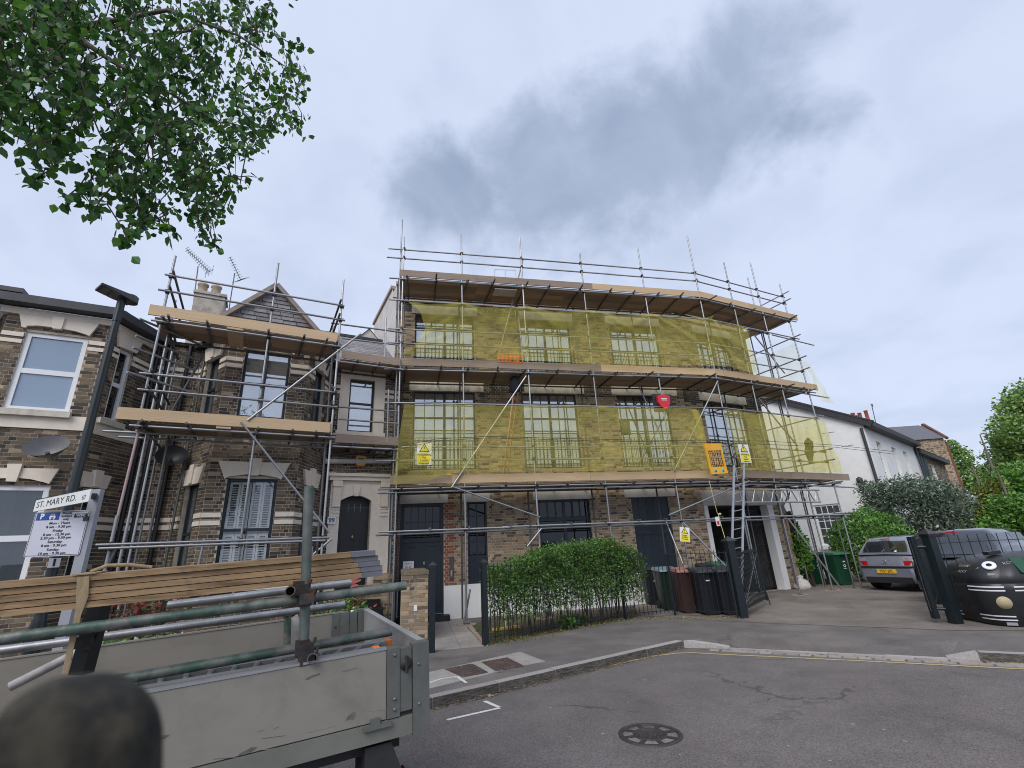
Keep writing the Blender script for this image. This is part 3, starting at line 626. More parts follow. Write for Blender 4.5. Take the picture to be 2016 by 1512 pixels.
# iron balconettes in front of the first and second floor windows
for fr, v, (a, b, c, d) in [(S, FV, q) for q in wf + ws] + [(FR2, 0, wf4), (FR2, 0, ws4)]:
    mb = MB(); zt = c + .95
    for z in (c + .06, zt - .12, zt): mb.beam(fr.w(a - .06, v - .06, z), fr.w(b + .06, v - .06, z), .025, .014)
    n = int((b - a) / .11)
    for i in range(n + 1): x = a - .04 + (b - a + .08) * i / n; mb.beam(fr.w(x, v - .06, c + .04), fr.w(x, v - .06, zt), .014, .014)
    mb.build('balconette', BLACK, bld.root)
# ground floor: panelled door under a gridded fanlight, narrow glazed panel, wide window, boarded door
def door(th, fr, v, a, b, z0, z1, zt, cols, fan, mat=NAVY, name='door', panels=2, dep=.10):
    mb = MB(); A, B = v + dep, v + dep + .05
    mb.box(fr, a, a + .07, A - .03, B, z0, z1); mb.box(fr, b - .07, b, A - .03, B, z0, z1); mb.box(fr, a + .07, b - .07, A - .03, B, z1 - .07, z1); mb.box(fr, a + .07, b - .07, A - .03, B, zt, zt + .09)
    mb.box(fr, a + .07, b - .07, A + .005, B + .03, z0, zt)
    o = mb.build(name, mat, th); wd = (b - a - .14) / panels
    for i in range(panels):
        p, q = a + .07 + wd * i + .09, a + .07 + wd * (i + 1) - .09
        for s0, s1 in ((.06, .42), (.47, .95)):
            k = MB(); za, zb = z0 + (zt - z0) * s0, z0 + (zt - z0) * s1
            for (x0, x1, y0, y1) in ((p, p + .03, za, zb), (q - .03, q, za, zb), (p + .03, q - .03, za, za + .03), (p + .03, q - .03, zb - .03, zb)): k.box(fr, x0, x1, A - .014, A + .004, y0, y1)
            k.build('panel', mat, o)
    if fan: window(th, fr, v, a + .07, b - .07, zt + .09, z1 - .07, mat, cols, fan, .03, .02, dep, gl=GLASSD, name='fanlight', room=.3)
    return o
dd = door(bld.root, S, FV, *d1, 2.02, 5, 2)
mb = MB(); mb.box(S, d1[0] - .02, d1[1] + .14, FV - .38, FV - .04, .006, .15); mb.build('doorstep', BLACK, bld.root)
mb = MB(); hc = S.w(d1[0] + (d1[1] - d1[0]) * .56, FV + .09, 1.45); mb.lathe(hc, [(.012, -.05), (.03, 0), (.012, .05)], 8); mb.build('knocker', ALU, dd)
mb = MB(); mb.box(S, d1[1] + .16, d1[1] + .27, FV - .03, FV, 1.0, 1.6); e = mb.build('entry_phone', M('steel_entry_panel', (.09, .085, .085), .15, 8, .5, metal=.4), bld.root)
mb = MB(); mb.box(S, d1[1] + .19, d1[1] + .235, FV - .034, FV - .031, 1.08, 1.24); mb.build('call_buttons', ALU, e)
o = window(bld.root, S, FV, w2[0], w2[1], 1.55, w2[3], NAVY, 2, 4, .05, .03, .1, gl=GLASSD, name='glazed_panel', room=.3)
mb = MB(); mb.box(S, w2[0], w2[1], FV + .08, FV + .14, w2[2], 1.548); mb.box(S, w2[0] - .02, w2[1] + .02, FV - .02, FV + .1, w2[2] - .06, w2[2] - .003); mb.box(S, w2[0] + .08, w2[1] - .08, FV + .07, FV + .079, w2[2] + .1, 1.42); mb.build('infill_panel', NAVY, bld.root)
a, b, c, d = w3; zm = c + (d - c) * .74
window(bld.root, S, FV, a, b, zm, d, NAVY, 6, 1, .05, .03, .1, mull=[3], gl=GLASSD, back=M('grey_net_curtain', (.2, .2, .205), .1, 3, .9), room=.4); window(bld.root, S, FV, a, b, c, zm - .003, NAVY, 2, 1, .05, .03, .1, mull=[1], gl=GLASSD, room=.4)
mb = MB(); a, b, c, d = d4; n = 5
for i in range(n): mb.box(S, a + (b - a) * i / n + .004, a + (b - a) * (i + 1) / n - .004, FV + .08, FV + .12, c, d)
mb.box(S, a, b, FV + .05, FV + .079, 1.95, 2.07); mb.build('boarded_door', NAVY, bld.root)
# garage entrance: dark undercroft, white frame, iron gate folded in its right half
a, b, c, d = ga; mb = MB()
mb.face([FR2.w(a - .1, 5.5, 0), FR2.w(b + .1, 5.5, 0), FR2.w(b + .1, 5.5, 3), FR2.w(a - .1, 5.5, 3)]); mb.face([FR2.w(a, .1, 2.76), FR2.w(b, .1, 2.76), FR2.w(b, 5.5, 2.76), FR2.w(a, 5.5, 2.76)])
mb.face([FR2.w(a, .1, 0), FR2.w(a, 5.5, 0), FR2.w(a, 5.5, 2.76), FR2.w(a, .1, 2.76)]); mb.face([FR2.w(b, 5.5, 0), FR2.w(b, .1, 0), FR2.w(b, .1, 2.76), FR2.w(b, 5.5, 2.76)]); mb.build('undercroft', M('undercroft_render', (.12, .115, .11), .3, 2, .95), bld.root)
mb = MB(); mb.box(FR2, b - .02, b + .26, -.05, .25, .006, 2.755); mb.box(FR2, a - .10, a + .06, -.03, .2, .006, 2.755); mb.split('garage_post', RENDER, bld.root)
mb = MB(); x0, x1 = b - 1.55, b - .06
for z in (.1, .75, 1.45, 2.1, 2.6): mb.beam(FR2.w(x0, .32, z), FR2.w(x1, .30, z), .03, .03)
for i in range(15): x = x0 + (x1 - x0) * i / 14; mb.beam(FR2.w(x, .31, .08), FR2.w(x, .31, 2.62), .016, .016)
mb.box(FR2, x1, x1 + .06, .27, .33, .03, 2.65); mb.box(FR2, x0, x1, .33, .36, .03, .12); mb.build('iron_gate', BLACK, bld.root)
bld.finish(300, (MORT,), lambda x, y: y > 735 or x < 1000)

# ================================================================ the terraced houses on the left
def bay_house(name, label, uA, uB, loc, dyaw=61.6): pass
h2 = House('terraced_house', 'two storey brick terraced house with slate gable behind the left scaffold', 'house', LS.w(2, FLATV + 2, 0), 'brick terraced houses')
uA2, uB2 = LS.px(440, 750, BAYV)[0], LS.px(604, 760, BAYV)[0]; du = 1.2 / math.tan(R(61.6)); cl = 1.2 / math.sin(R(61.6))
EV2 = 6.85
right2 = LS.px(777, 1000, FLATV)[0]
party = LS.px(262, 760, FLATV)[0] + .25       # party wall between the two houses
g2 = LS.rect(((447, 938), (425, 1107), (547, 940), (530, 1100)), BAYV); g2 = (g2[0], g2[1], 1.30, 3.46)
f2 = LS.rect(((483, 697), (465, 816), (573, 700), (560, 822)), BAYV); f2 = (f2[0], f2[1], 4.86, 6.52)
CL2 = LS.off(uA2 - du, FLATV, -61.6); CR2 = LS.off(uB2, BAYV, 61.6)
sw_ = lambda z0, z1: (.42, cl - .34, z0, z1)
def pick_h(u, z, k, rr): return BRICKD if rr.random() < .10 else (BRICKL if rr.random() < .05 else BRICK)
bh2 = [g2, f2]
h2.wall(LS, BAYV, uA2, uB2, .02, EV2, bh2, pick_h); h2.wall(CL2, 0, 0, cl, .02, EV2, [sw_(1.3, 3.4), sw_(4.86, 6.4)], pick_h); h2.wall(CR2, 0, 0, cl, .02, EV2, [sw_(1.3, 3.4), sw_(4.86, 6.4)], pick_h)
nw = LS.rect(((689, 746), (684, 848), (738, 750), (733, 852)), FLATV); nw = (nw[0], nw[1], 4.98, 6.5)
dr = LS.rect(((670, 985), (662, 1085), (731, 985), (724, 1085)), FLATV); dr = (dr[0], dr[1], .75, 3.25)
uF = uB2 + du
h2.wall(LS, FLATV, uF, right2, .02, EV2 + .1, [nw, dr], pick_h); h2.wall(LS, FLATV, party, uA2 - du, .02, EV2 + .1, [], pick_h)
window(h2.root, LS, BAYV, *f2, NAVY, 2, [0, .5, 1], .05, .02, .09, trans=[1], gl=GLW, back=BLIND, backz=(.0, .96))
window(h2.root, LS, BAYV, *g2, NAVY, 2, [0, .5, 1], .05, .02, .09, trans=[1], gl=glass('clear_glass', (.02, .02, .02), .9))
for fr in (CL2, CR2):
    for z0, z1 in ((1.3, 3.4), (4.86, 6.4)): window(h2.root, fr, 0, .42, cl - .34, z0, z1, NAVY, 1, 2, .05, .02, .09, trans=[1], back=BLIND, backz=(0, 1))
window(h2.root, LS, FLATV, *nw, NAVY, 1, [0, .55, 1], .045, .02, .1, trans=[1], gl=GLW, back=BLIND)
# plantation shutters filling the ground floor bay window, slat by slat
a, b, c, d = g2; lw = (b - a - .12) / 4
for t, (z0_, z1_) in enumerate(((c + .06, c + 1.0), (c + 1.09, d - .06))):
    for i in range(4):
        p = a + .06 + lw * i; q = p + lw; mb = MB(); V0 = BAYV + .165
        for x0, x1 in ((p + .004, p + .05), (q - .05, q - .004)): mb.box(LS, x0, x1, V0, V0 + .03, z0_, z1_)
        for y0, y1 in ((z0_, z0_ + .05), (z1_ - .05, z1_)): mb.box(LS, p + .05, q - .05, V0 + .002, V0 + .028, y0, y1)
        s_ = mb.build('shutter_leaf', WHITEW, h2.root); z = z0_ + .075; m_ = unit_box(WHITEW); n = 0
        while z < z1_ - .06:
            piece('louvre', m_, s_, LS.mat((p + q) / 2, V0 + .02, z) @ Matrix.Rotation(R(20), 4, 'X') @ Matrix.Diagonal((lw - .104, .052, .009, 1))); z += .0515; n += 1
# cream dressings of house two
mb = MB()
for a, b, c, d in (g2, f2):
    uc = (a + b) / 2; o_ = .012; k1 = LS.w
    body = [(a - .22, d + .36), (b + .22, d + .36), (b + .06, d - .02), (b - .02, d + .03), (uc + .14, d + .085), (uc - .14, d + .085), (a + .02, d + .03), (a - .06, d - .02)]
    mb.prism([LS.w(u, BAYV - .05, z) for u, z in body], LS.n * .09)
    mb.prism([LS.w(u, BAYV - .085, z) for u, z in ((uc - .13, d + .44), (uc + .13, d + .44), (uc + .09, d + .06), (uc - .09, d + .06))], LS.n * .12)
for fr in (CL2, CR2):
    for d in (3.4, 6.4):
        a, b = .42, cl - .34; mb.prism([fr.w(u, -.05, z) for u, z in ((a - .18, d + .34), (b + .18, d + .34), (b + .05, d - .02), (a - .05, d - .02))], fr.n * .09); uc = (a + b) / 2
        mb.prism([fr.w(u, -.08, z) for u, z in ((uc - .1, d + .42), (uc + .1, d + .42), (uc + .07, d), (uc - .07, d))], fr.n * .1)
mb.split('window_arch', CREAM, h2.root)
def bands(mb, fr, v, u0, u1, zs, holes=()):
    for za, zb in zs:
        segs = [(u0, u1)]
        for a, b, c, d in holes:
            if c < za and d > zb:
                ns = []
                for p, q in segs:
                    if b <= p or a >= q: ns.append((p, q)); continue
                    if a > p: ns.append((p, a - .02))
                    if b < q: ns.append((b + .02, q))
                segs = ns
        for p, q in segs: mb.box(fr, p, q, v - .016, v + .03, za, zb)
BZ = ((2.48, 2.575), (2.64, 2.735), (6.02, 6.115), (6.18, 6.275)); mb = MB()
bands(mb, LS, BAYV, uA2, uB2, BZ, bh2)
for fr in (CL2, CR2): bands(mb, fr, 0, .01, cl - .01, BZ, [sw_(1.3, 3.4), sw_(4.86, 6.4)])
bands(mb, LS, FLATV, party, uA2 - du - .02, BZ); bands(mb, LS, FLATV, uF + .02, right2, BZ[2:], [nw]); bands(mb, LS, FLATV, uF + .02, dr[0] - .38, BZ[:2])
mb.split('string_course', CREAM, h2.root)
mb = MB(); mb.box(LS, nw[0] - .26, nw[0] - .004, FLATV - .03, FLATV + .1, nw[2] - .02, nw[3] + .3); mb.box(LS, nw[1] + .004, nw[1] + .30, FLATV - .03, FLATV + .1, nw[2] - .02, nw[3] + .3); mb.box(LS, nw[0] - .004, nw[1] + .004, FLATV - .03, FLATV + .1, nw[3] + .004, nw[3] + .3); mb.box(LS, nw[0] - .3, nw[1] + .34, FLATV - .08, FLATV + .1, nw[2] - .12, nw[2] - .022); mb.split('window_surround', CREAM, h2.root)
# door case: pilasters, segmental arch, keystone, consoles and cornice
a, b, c, d = dr; mb = MB(); x0, x1 = LS.px(648, 1000, FLATV)[0], LS.px(766, 1000, FLATV)[0]; uc = (a + b) / 2
mb.box(LS, x0, a - .002, FLATV - .06, FLATV + .1, .35, 3.62); mb.box(LS, b + .002, x1, FLATV - .06, FLATV + .1, .35, 3.62)
arch = [(a - .002, d - .14)] + [(a + (b - a) * i / 8, d - .14 + .14 * math.sin(math.pi * i / 8)) for i in range(1, 8)] + [(b + .002, d - .14), (b + .002, 3.62), (a - .002, 3.62)]
mb.prism([LS.w(u, FLATV - .06, z) for u, z in arch], LS.n * .16)
mb.box(LS, x0 - .06, x1 + .06, FLATV - .16, FLATV + .1, 3.622, 3.72); mb.box(LS, x0 - .1, x1 + .1, FLATV - .22, FLATV + .1, 3.722, 3.80); mb.build('door_surround', CREAM, h2.root)
mb = MB(); mb.prism([LS.w(u, FLATV - .10, z) for u, z in ((uc - .1, 3.5), (uc + .1, 3.5), (uc + .06, d - .03), (uc - .06, d - .03))], LS.n * .05)
for x in (x0 + .05, x1 - .26): mb.box(LS, x, x + .2, FLATV - .12, FLATV - .06, 2.95, 3.61); mb.box(LS, x - .02, x + .22, FLATV - .15, FLATV - .06, 3.46, 3.615); [mb.box(LS, x, x + .2, FLATV - .08, FLATV - .06, z, z + .04) for z in (2.7, 2.8, 2.88)]
mb.split('console', CREAM, h2.root)
mb = MB(); mb.box(LS, a, b, FLATV + .18, FLATV + .22, c, d); o = mb.build('door', BLACK, h2.root)
for (p, q, y0, y1) in ((.1, .45, .1, .9), (.55, .9, .1, .9), (.1, .45, 1.0, 1.75), (.55, .9, 1.0, 1.75)):
    k = MB(); P_, Q_ = a + (b - a) * p, a + (b - a) * q; k.box(LS, P_, Q_, FLATV + .168, FLATV + .178, c + y0, c + y1); k.build('panel', BLACK, o)
k = MB(); k.lathe(LS.w(uc, FLATV + .16, c + 1.45), [(.01, -.06), (.035, -.02), (.035, .02), (.01, .06)], 10); k.build('knocker', M('brass', (.35, .27, .12), .1, 5, .35, metal=.8), o)
k = MB(); [k.box(LS, a + (b - a) * t, a + (b - a) * t + .012, FLATV + .172, FLATV + .18, d - .42, d - .2) for t in (.3, .5, .7)]; k.box(LS, a + .02, b - .02, FLATV + .172, FLATV + .18, d - .31, d - .3); k.build('fanlight_lead', M('lead_came', (.22, .22, .22), .1, 5, .5), o)
mb = MB(); mb.box(LS, a - .1, b + .25, FLATV - .5, FLATV - .05, .02, .72); mb.box(LS, a - .1, b + .25, FLATV - .85, FLATV - .502, .02, .54); mb.box(LS, a - .1, b + .25, FLATV - 1.2, FLATV - .852, .02, .36); mb.box(LS, a - .1, b + .25, FLATV - 1.55, FLATV - 1.202, .02, .18); mb.split('entrance_step', BLACK, h2.root)
# sills
mb = MB()
for z in (4.84, 1.28): mb.box(LS, uA2 - .04, uB2 + .04, BAYV - .09, BAYV + .1, z - .11, z - .003)
mb.box(LS, uA2 + .0, uB2 - .0, BAYV - .03, BAYV + .05, 4.45, 4.72); mb.split('sill', CREAM, h2.root)
# roof: slate gable over the bay, main slopes behind, lower slope over the doorway
ap = LS.px(545, 566, BAYV - .05); rb = LS.px(636, 664, BAYV - .05); sl_ = (ap[1] - rb[1]) / (rb[0] - ap[0])
zb_ = EV2 + .05; hw = (ap[1] - zb_) / sl_; uc = ap[0]
mb = MB(); mb.prism([LS.w(uc - hw, BAYV, zb_), LS.w(uc + hw, BAYV, zb_), LS.w(uc, BAYV, ap[1])], LS.n * .1); mb.build('gable_backing', SLATEB, h2.root)
sm = {}
nrow = 13; rh = (ap[1] - zb_) / nrow
for r in range(nrow):
    z0_, z1_ = zb_ + r * rh, zb_ + (r + 1) * rh; half = hw * (1 - r / nrow); n0 = -half + (.15 if r % 2 else 0) - .3
    x = n0
    while x < half:
        p, q = max(x + .005, -half), min(x + .295, half); x += .30
        if q - p < .05: continue
        # clip to the slope with a trapezoid slate
        def lim(zz): return hw * (1 - (zz - zb_) / (ap[1] - zb_))
        l1 = lim(z1_); pp, qq = max(p, -l1), min(q, l1); off_ = random.uniform(0, .012)
        if qq <= pp: qq = pp = max(min((p + q) / 2, l1), -l1)
        mb = MB(); mb.hexa([LS.w(uc + p, BAYV - .045 - off_, z0_ - .02), LS.w(uc + q, BAYV - .045 - off_, z0_ - .02), LS.w(uc + q, BAYV - .03, z0_ - .02), LS.w(uc + p, BAYV - .03, z0_ - .02), LS.w(uc + pp, BAYV - .02 - off_, z1_), LS.w(uc + qq, BAYV - .02 - off_, z1_), LS.w(uc + qq, BAYV - .005, z1_), LS.w(uc + pp, BAYV - .005, z1_)])
        mb.build('slate', SLATE, h2.root)
mb = MB()
for sg in (-1, 1):
    d_ = LS.d * sg; mb.beam(LS.w(uc + sg * hw * 1.06, BAYV - .1, zb_ - .12), LS.w(uc, BAYV - .1, ap[1] + .05), .12, .10)
mb.split('bargeboard', M('weathered_ridge', (.25, .215, .19), .2, 4, .9), h2.root)
mb = MB()
for sg in (-1, 1): mb.face([LS.w(uc, BAYV - .1, ap[1]), LS.w(uc + sg * hw * 1.05, BAYV - .1, zb_ - .1), LS.w(uc + sg * hw * 1.05, FLATV + 4, zb_ - .1), LS.w(uc, FLATV + 4, ap[1])])
RDG = LS.px(700, 667, FLATV + 2.6)[1]
mb.face([LS.w(uF - .3, FLATV - .15, EV2 + .05), LS.w(right2 + .1, FLATV - .15, EV2 + .05), LS.w(right2 + .1, FLATV + 2.6, RDG), LS.w(uF - .3, FLATV + 2.6, RDG)])
mb.face([LS.w(party, FLATV - .1, EV2), LS.w(uA2, FLATV - .1, EV2), LS.w(uA2, FLATV + 4, 8.4), LS.w(party, FLATV + 4, 8.4)])
mb.face([LS.w(party, FLATV + 4.2, 0), LS.w(right2, FLATV + 4.2, 0), LS.w(right2, FLATV + 4.2, 8.4), LS.w(party, FLATV + 4.2, 8.4)]); mb.build('roof_deck', SLATEB, h2.root)
# slates on the lower slope
for r in range(16):
    t0, t1 = r / 16, (r + 1) / 16; A_ = Vector((0, 0, 0))
    x = uF - .25 + (.15 if r % 2 else 0)
    while x < right2 - .05:
        q = min(x + .29, right2); p0 = lambda t, u, o: LS.w(u, FLATV - .15 + 2.75 * t, EV2 + .06 + (RDG - EV2 - .05) * t + o)
        mb = MB(); mb.hexa([p0(t0 - .01, x, .0), p0(t0 - .01, q, .0), p0(t1, q, .0), p0(t1, x, .0), p0(t0 - .01, x, .03), p0(t0 - .01, q, .03), p0(t1, q, .012), p0(t1, x, .012)]); mb.build('slate', SLATE, h2.root); x += .30
pq = LS.px(723, 655, FLATV + 3.0)
mb = MB(); gw = .38
for sg in (-1, 1): mb.face([LS.w(pq[0], FLATV + 2.6, pq[1]), LS.w(pq[0] + sg * gw, FLATV + 2.6, pq[1] - .42), LS.w(pq[0] + sg * gw, FLATV + 5, pq[1] - .42), LS.w(pq[0], FLATV + 5, pq[1])])
mb.prism([LS.w(pq[0] - gw, FLATV + 2.65, pq[1] - .42), LS.w(pq[0] + gw, FLATV + 2.65, pq[1] - .42), LS.w(pq[0], FLATV + 2.65, pq[1] - .02)], LS.n * .05, 1); mb.build('rear_gable', [M('weathered_ridge'), RENDERW], h2.root)
mb = MB(); mb.beam(LS.w(uF - .3, FLATV + 2.6, RDG + .03), LS.w(right2, FLATV + 2.6, RDG + .03), .2, .1); mb.build('ridge', LEAD, h2.root)
# gutter, downpipes
mb = MB(); mb.beam(LS.w(uA2 - .1, BAYV - .14, EV2 - .02), LS.w(uB2 + .1, BAYV - .14, EV2 - .02), .12, .11); mb.beam(CR2.w(.05, -.14, EV2 - .02), CR2.w(cl, -.14, EV2 - .02), .12, .11); mb.beam(CL2.w(0, -.14, EV2 - .02), CL2.w(cl - .05, -.14, EV2 - .02), .12, .11); mb.beam(LS.w(uF, FLATV - .12, EV2 + .0), LS.w(right2, FLATV - .12, EV2 + .0), .12, .11); mb.split('gutter', BLACK, h2.root)
mb = MB()
for u, v in ((uA2 - du - .25, FLATV - .07), (party + .10, FLATV - .07), (uB2 + du + .12, FLATV - .07)): mb.tube(LS.w(u, v, .02), LS.w(u, v, EV2), .045, 10)
mb.split('downpipe', BLACK, h2.root)
mb = MB(); u = LS.px(740, 935, FLATV)[0]; mb.tube(LS.w(uF, FLATV - .09, LS.px(650, 910, FLATV)[1]), LS.w(right2, FLATV - .09, LS.px(760, 908, FLATV)[1]), .07, 10); mb.build('canopy_roll', RENDERW, h2.root)
# chimney
cf = LS; cu0, cu1 = LS.px(379, 600, FLATV + 2.2)[0], LS.px(441, 600, FLATV + 2.2)[0]; cz = LS.px(410, 580, FLATV + 2.2)[1]; V2 = FLATV + 2.2
mb = MB(); mb.box(LS, cu0, cu1, V2, V2 + .7, 6.9, cz); mb.box(LS, cu0 - .04, cu1 + .04, V2 - .04, V2 + .74, cz + .002, cz + .09); ch = mb.build('chimney', M('chimney_render', (.42, .38, .32), .12, 4, .9, bump=.2, col2=(.26, .23, .2), s2=2.5), h2.root)
for px in (399, 426):
    u = LS.px(px, 570, V2 + .3)[0]; mb = MB(); mb.lathe(LS.w(u, V2 + .3, cz + .09), [(.15, 0), (.135, .05), (.125, .3), (.155, .33), (.15, .38), (.10, .38), (.09, .2)], 16); mb.build('chimney_pot', M('buff_clay_pot', (.36, .30, .225), .2, 6, .9, bump=.2), ch)
h2.finish(300, (MORT,), lambda x, y: 400 < x < 640 and y > 690)

# ---- leftmost house
h1 = House('terraced_house', 'brick terraced house with cream arches and white windows at the far left', 'house', LS.w(-4, FLATV + 2, 0), 'brick terraced houses')
uA1, uB1 = LS.px(8, 640, BAYV)[0], LS.px(204, 690, BAYV)[0]; EV1 = LS.px(100, 622, BAYV)[1] + .10
f1 = LS.rect(((52, 651), (3, 806), (172, 668), (138, 813)), BAYV); zf = (LS.px(71, 809, BAYV)[1], LS.px(112, 659, BAYV)[1]); f1 = (f1[0], f1[1], *zf)
gz1 = LS.px(60, 956, BAYV)[1]; gr = LS.px(93, 1000, BAYV)[0]; g1_ = (LS.px(75, 1055, BAYV)[0] - (f1[1] - f1[0]) - .12, LS.px(72, 1055, BAYV)[0], 1.45, gz1)
CR1 = LS.off(uB1, BAYV, 61.6); CL1 = LS.off(uA1 - du, FLATV, -61.6)
def crect(pts): return CR1.rect(pts)
cf1 = CR1.rect(((215, 700), (206, 832), (257, 701), (228, 834))); cf1 = (max(.30, cf1[0]), cf1[1], zf[0], LS.px(250, 690, 2.0)[1]); cf1 = (.38, CR1.px(252, 740)[0], zf[0], CR1.px(255, 693)[1])
cg1 = (.38, cf1[1], 1.45, CR1.px(190, 966)[1])
h1.wall(LS, BAYV, uA1, uB1, .02, EV1, [f1, g1_], pick_h); h1.wall(CR1, 0, 0, cl, .02, EV1, [cf1, cg1], pick_h); h1.wall(CL1, 0, 0, cl, .02, EV1, [], pick_h)
h1.wall(LS, FLATV, uB1 + du, party - .004, .02, EV2 + .1, [], pick_h)
h1.wall(LS, FLATV, uA1 - du - 3.5, uA1 - du, .02, EV1, [], pick_h)
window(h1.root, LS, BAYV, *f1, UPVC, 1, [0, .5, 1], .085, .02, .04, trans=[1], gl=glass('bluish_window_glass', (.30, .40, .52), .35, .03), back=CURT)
window(h1.root, LS, BAYV, *g1_, UPVC, 1, [0, .48, 1], .085, .02, .04, trans=[1], gl=GLASSR, back=M('net_curtain', (.40, .42, .42), .2, 1.0, .9, stretch=(6, 6, .3)))
for r_ in (cf1, cg1): window(h1.root, CR1, 0, *r_, UPVC, 1, [0, .5, 1], .075, .02, .05, trans=[1], gl=GLASSD, back=M('dark_net', (.05, .07, .09), .3, 2, .9))
mb = MB(); k = MB()
ppoly(LS, BAYV, ((40.2, 618.9), (196.4, 640.4), (177, 663.5), (169.6, 660), (150, 654), (112, 647), (75, 643), (55, 643.5), (53, 647), (44.6, 645.6)), .06, mb)
ppoly(LS, BAYV, ((107, 626.3), (131, 629.3), (123.5, 651.6), (105.6, 650)), .10, k)
ppoly(LS, BAYV, ((-60, 921), (118.3, 923.7), (98.2, 953.5), (88, 950), (62, 944), (30, 941), (-5, 943), (-25, 948), (-38, 953)), .06, mb)
ppoly(LS, BAYV, ((18.6, 914.8), (48.4, 914.8), (35.7, 949.7), (15.6, 949)), .10, k)
ppoly(CR1, 0, ((230.6, 650), (278, 675.4), (266, 696), (231, 682)), .05, mb); ppoly(CR1, 0, ((158, 926.7), (215.8, 937.8), (205.4, 963), (158, 958)), .05, mb); ppoly(CR1, 0, ((181.5, 925), (198, 928), (189, 959.5), (177, 958)), .09, k)
mb.split('window_arch', CREAM, h1.root); k.split('keystone', CREAM, h1.root)
zq = lambda y: LS.px(188, y, BAYV)[1]
B1 = ((zq(679.8), zq(671.8)), (zq(692), zq(685)), BZ[0], BZ[1]); mb = MB()
bands(mb, LS, BAYV, uA1, uB1, B1, [f1, g1_]); bands(mb, CR1, 0, .01, cl, B1, [cf1, cg1]); bands(mb, LS, FLATV, uB1 + du + .03, party - .03, BZ)
mb.box(LS, uA1 - .02, uB1 + .03, BAYV - .035, BAYV + .05, LS.px(150, 848, BAYV)[1], LS.px(150, 821, BAYV)[1]); mb.box(CR1, .02, cl, -.035, .05, LS.px(150, 848, BAYV)[1], LS.px(150, 821, BAYV)[1]); mb.split('string_course', CREAM, h1.root)
mb = MB(); mb.box(LS, uA1, f1[1] + .06, BAYV - .12, BAYV + .1, f1[2] - .12, f1[2] - .003); mb.box(CR1, .2, cf1[1] + .1, -.12, .1, cf1[2] - .12, cf1[2] - .003); mb.split('sill', STONE, h1.root)
mb = MB(); mb.box(LS, uA1 - .1, uB1 + .06, BAYV - .06, BAYV + .1, EV1 - .16, EV1 - .02); mb.box(CR1, .0, cl, -.06, .1, EV1 - .16, EV1 - .02); mb.split('cornice', CREAM, h1.root)
mb = MB(); mb.box(LS, uA1 - .5, uB1 + .12, BAYV - .24, BAYV - .02, EV1 - .0, EV1 + .11); mb.box(CR1, -.05, cl + .1, -.24, -.02, EV1 - .0, EV1 + .11); mb.box(LS, uA1 - .5, uB1 + .1, BAYV - .3, BAYV - .242, EV1 + .0, EV1 + .17); mb.box(CR1, -.1, cl + .1, -.30, -.242, EV1, EV1 + .17); mb.split('gutter', LEAD, h1.root)
mb = MB(); e = EV1 + .12
mb.face([LS.w(uA1 - 3, BAYV - .2, e), LS.w(uB1 + .1, BAYV - .2, e), LS.w(uB1 - .2, BAYV + 1.6, e + .85), LS.w(uA1 - 3, BAYV + 1.6, e + .85)]); mb.face([LS.w(uB1 + .1, BAYV - .2, e), CR1.w(cl + .1, -.2, e), LS.w(uB1 - .2, BAYV + 1.6, e + .85)])
mb.face([LS.w(uA1 - 3, FLATV - .1, e), LS.w(party, FLATV - .1, e), LS.w(party, FLATV + 4, 8.4), LS.w(uA1 - 3, FLATV + 4, 8.4)]); mb.face([LS.w(uA1 - 3, FLATV + 4, 0), LS.w(party, FLATV + 4, 0), LS.w(party, FLATV + 4, 8.4), LS.w(uA1 - 3, FLATV + 4, 8.4)]); mb.build('roof', SLATE, h1.root)
mb = MB()
for u in (uB1 + du + .28, party - .20): mb.tube(LS.w(u, FLATV - .07, .02), LS.w(u, FLATV - .07, EV2), .05, 10)
mb.split('downpipe', IRON, h1.root)
c1u = LS.px(38, 585, FLATV + 2)[0]; cz1 = LS.px(38, 568, FLATV + 2)[1]; mb = MB(); mb.box(LS, c1u - 1.6, c1u, FLATV + 2, FLATV + 2.6, EV1, cz1 - .12); mb.box(LS, c1u - 1.7, c1u + .05, FLATV + 1.95, FLATV + 2.65, cz1 - .12, cz1); mb.build('dormer', LEAD, h1.root)
h1.finish(300, (MORT,), lambda x, y: y < 1160)

# ================================================================ the white house on the right and the row beyond it
dC = ray(1700, 838); dC = dC / math.hypot(dC.x, dC.y) * 25.6; C_ = Vector((dC.x, dC.y, 0)); EVW = CAM_H + dC.z
WG = Fr(C_.x, C_.y, -49); WF = Fr(C_.x, C_.y, 41)
wh = House('white_house', 'white rendered house with dark eaves to the right of the scaffold', 'house', WF.w(3, 3, 0))
gl_, gz = WG.px(1533, 795); L1 = WF.px(1806, 905)[0]; slope = (gz - EVW) / (gl_)
gw_ = WG.rect(((1606, 1000), (1622, 1072), (1640, 1000), (1662, 1072))); gw_ = (gw_[0], gw_[1], 1.2, WG.px(1625, 993)[1])
gw_ = (gw_[0] - .1, max(gw_[1], gw_[0] + 1.0), gw_[2], gw_[3])
wh.wall(WG, 0, gl_ - 3, 0, 0, EVW, [gw_], bond=False, reveal=.1)
mb = MB(); mb.face([WG.w(gl_ - 3, .012, EVW), WG.w(0, .012, EVW), WG.w(gl_ - 3, .012, EVW + slope * (gl_ - 3))]); mb.build('gable_wall', RENDER, wh.root)
fw_ = []
for x0, x1, y in ((1722, 1731, 862), (1753, 1760, 876), (1777, 1784, 888)):
    a, b = WF.px(x0, y)[0], WF.px(x1, y)[0]; b = a + .85; fw_.append((a, b, 2.9, EVW - .55))
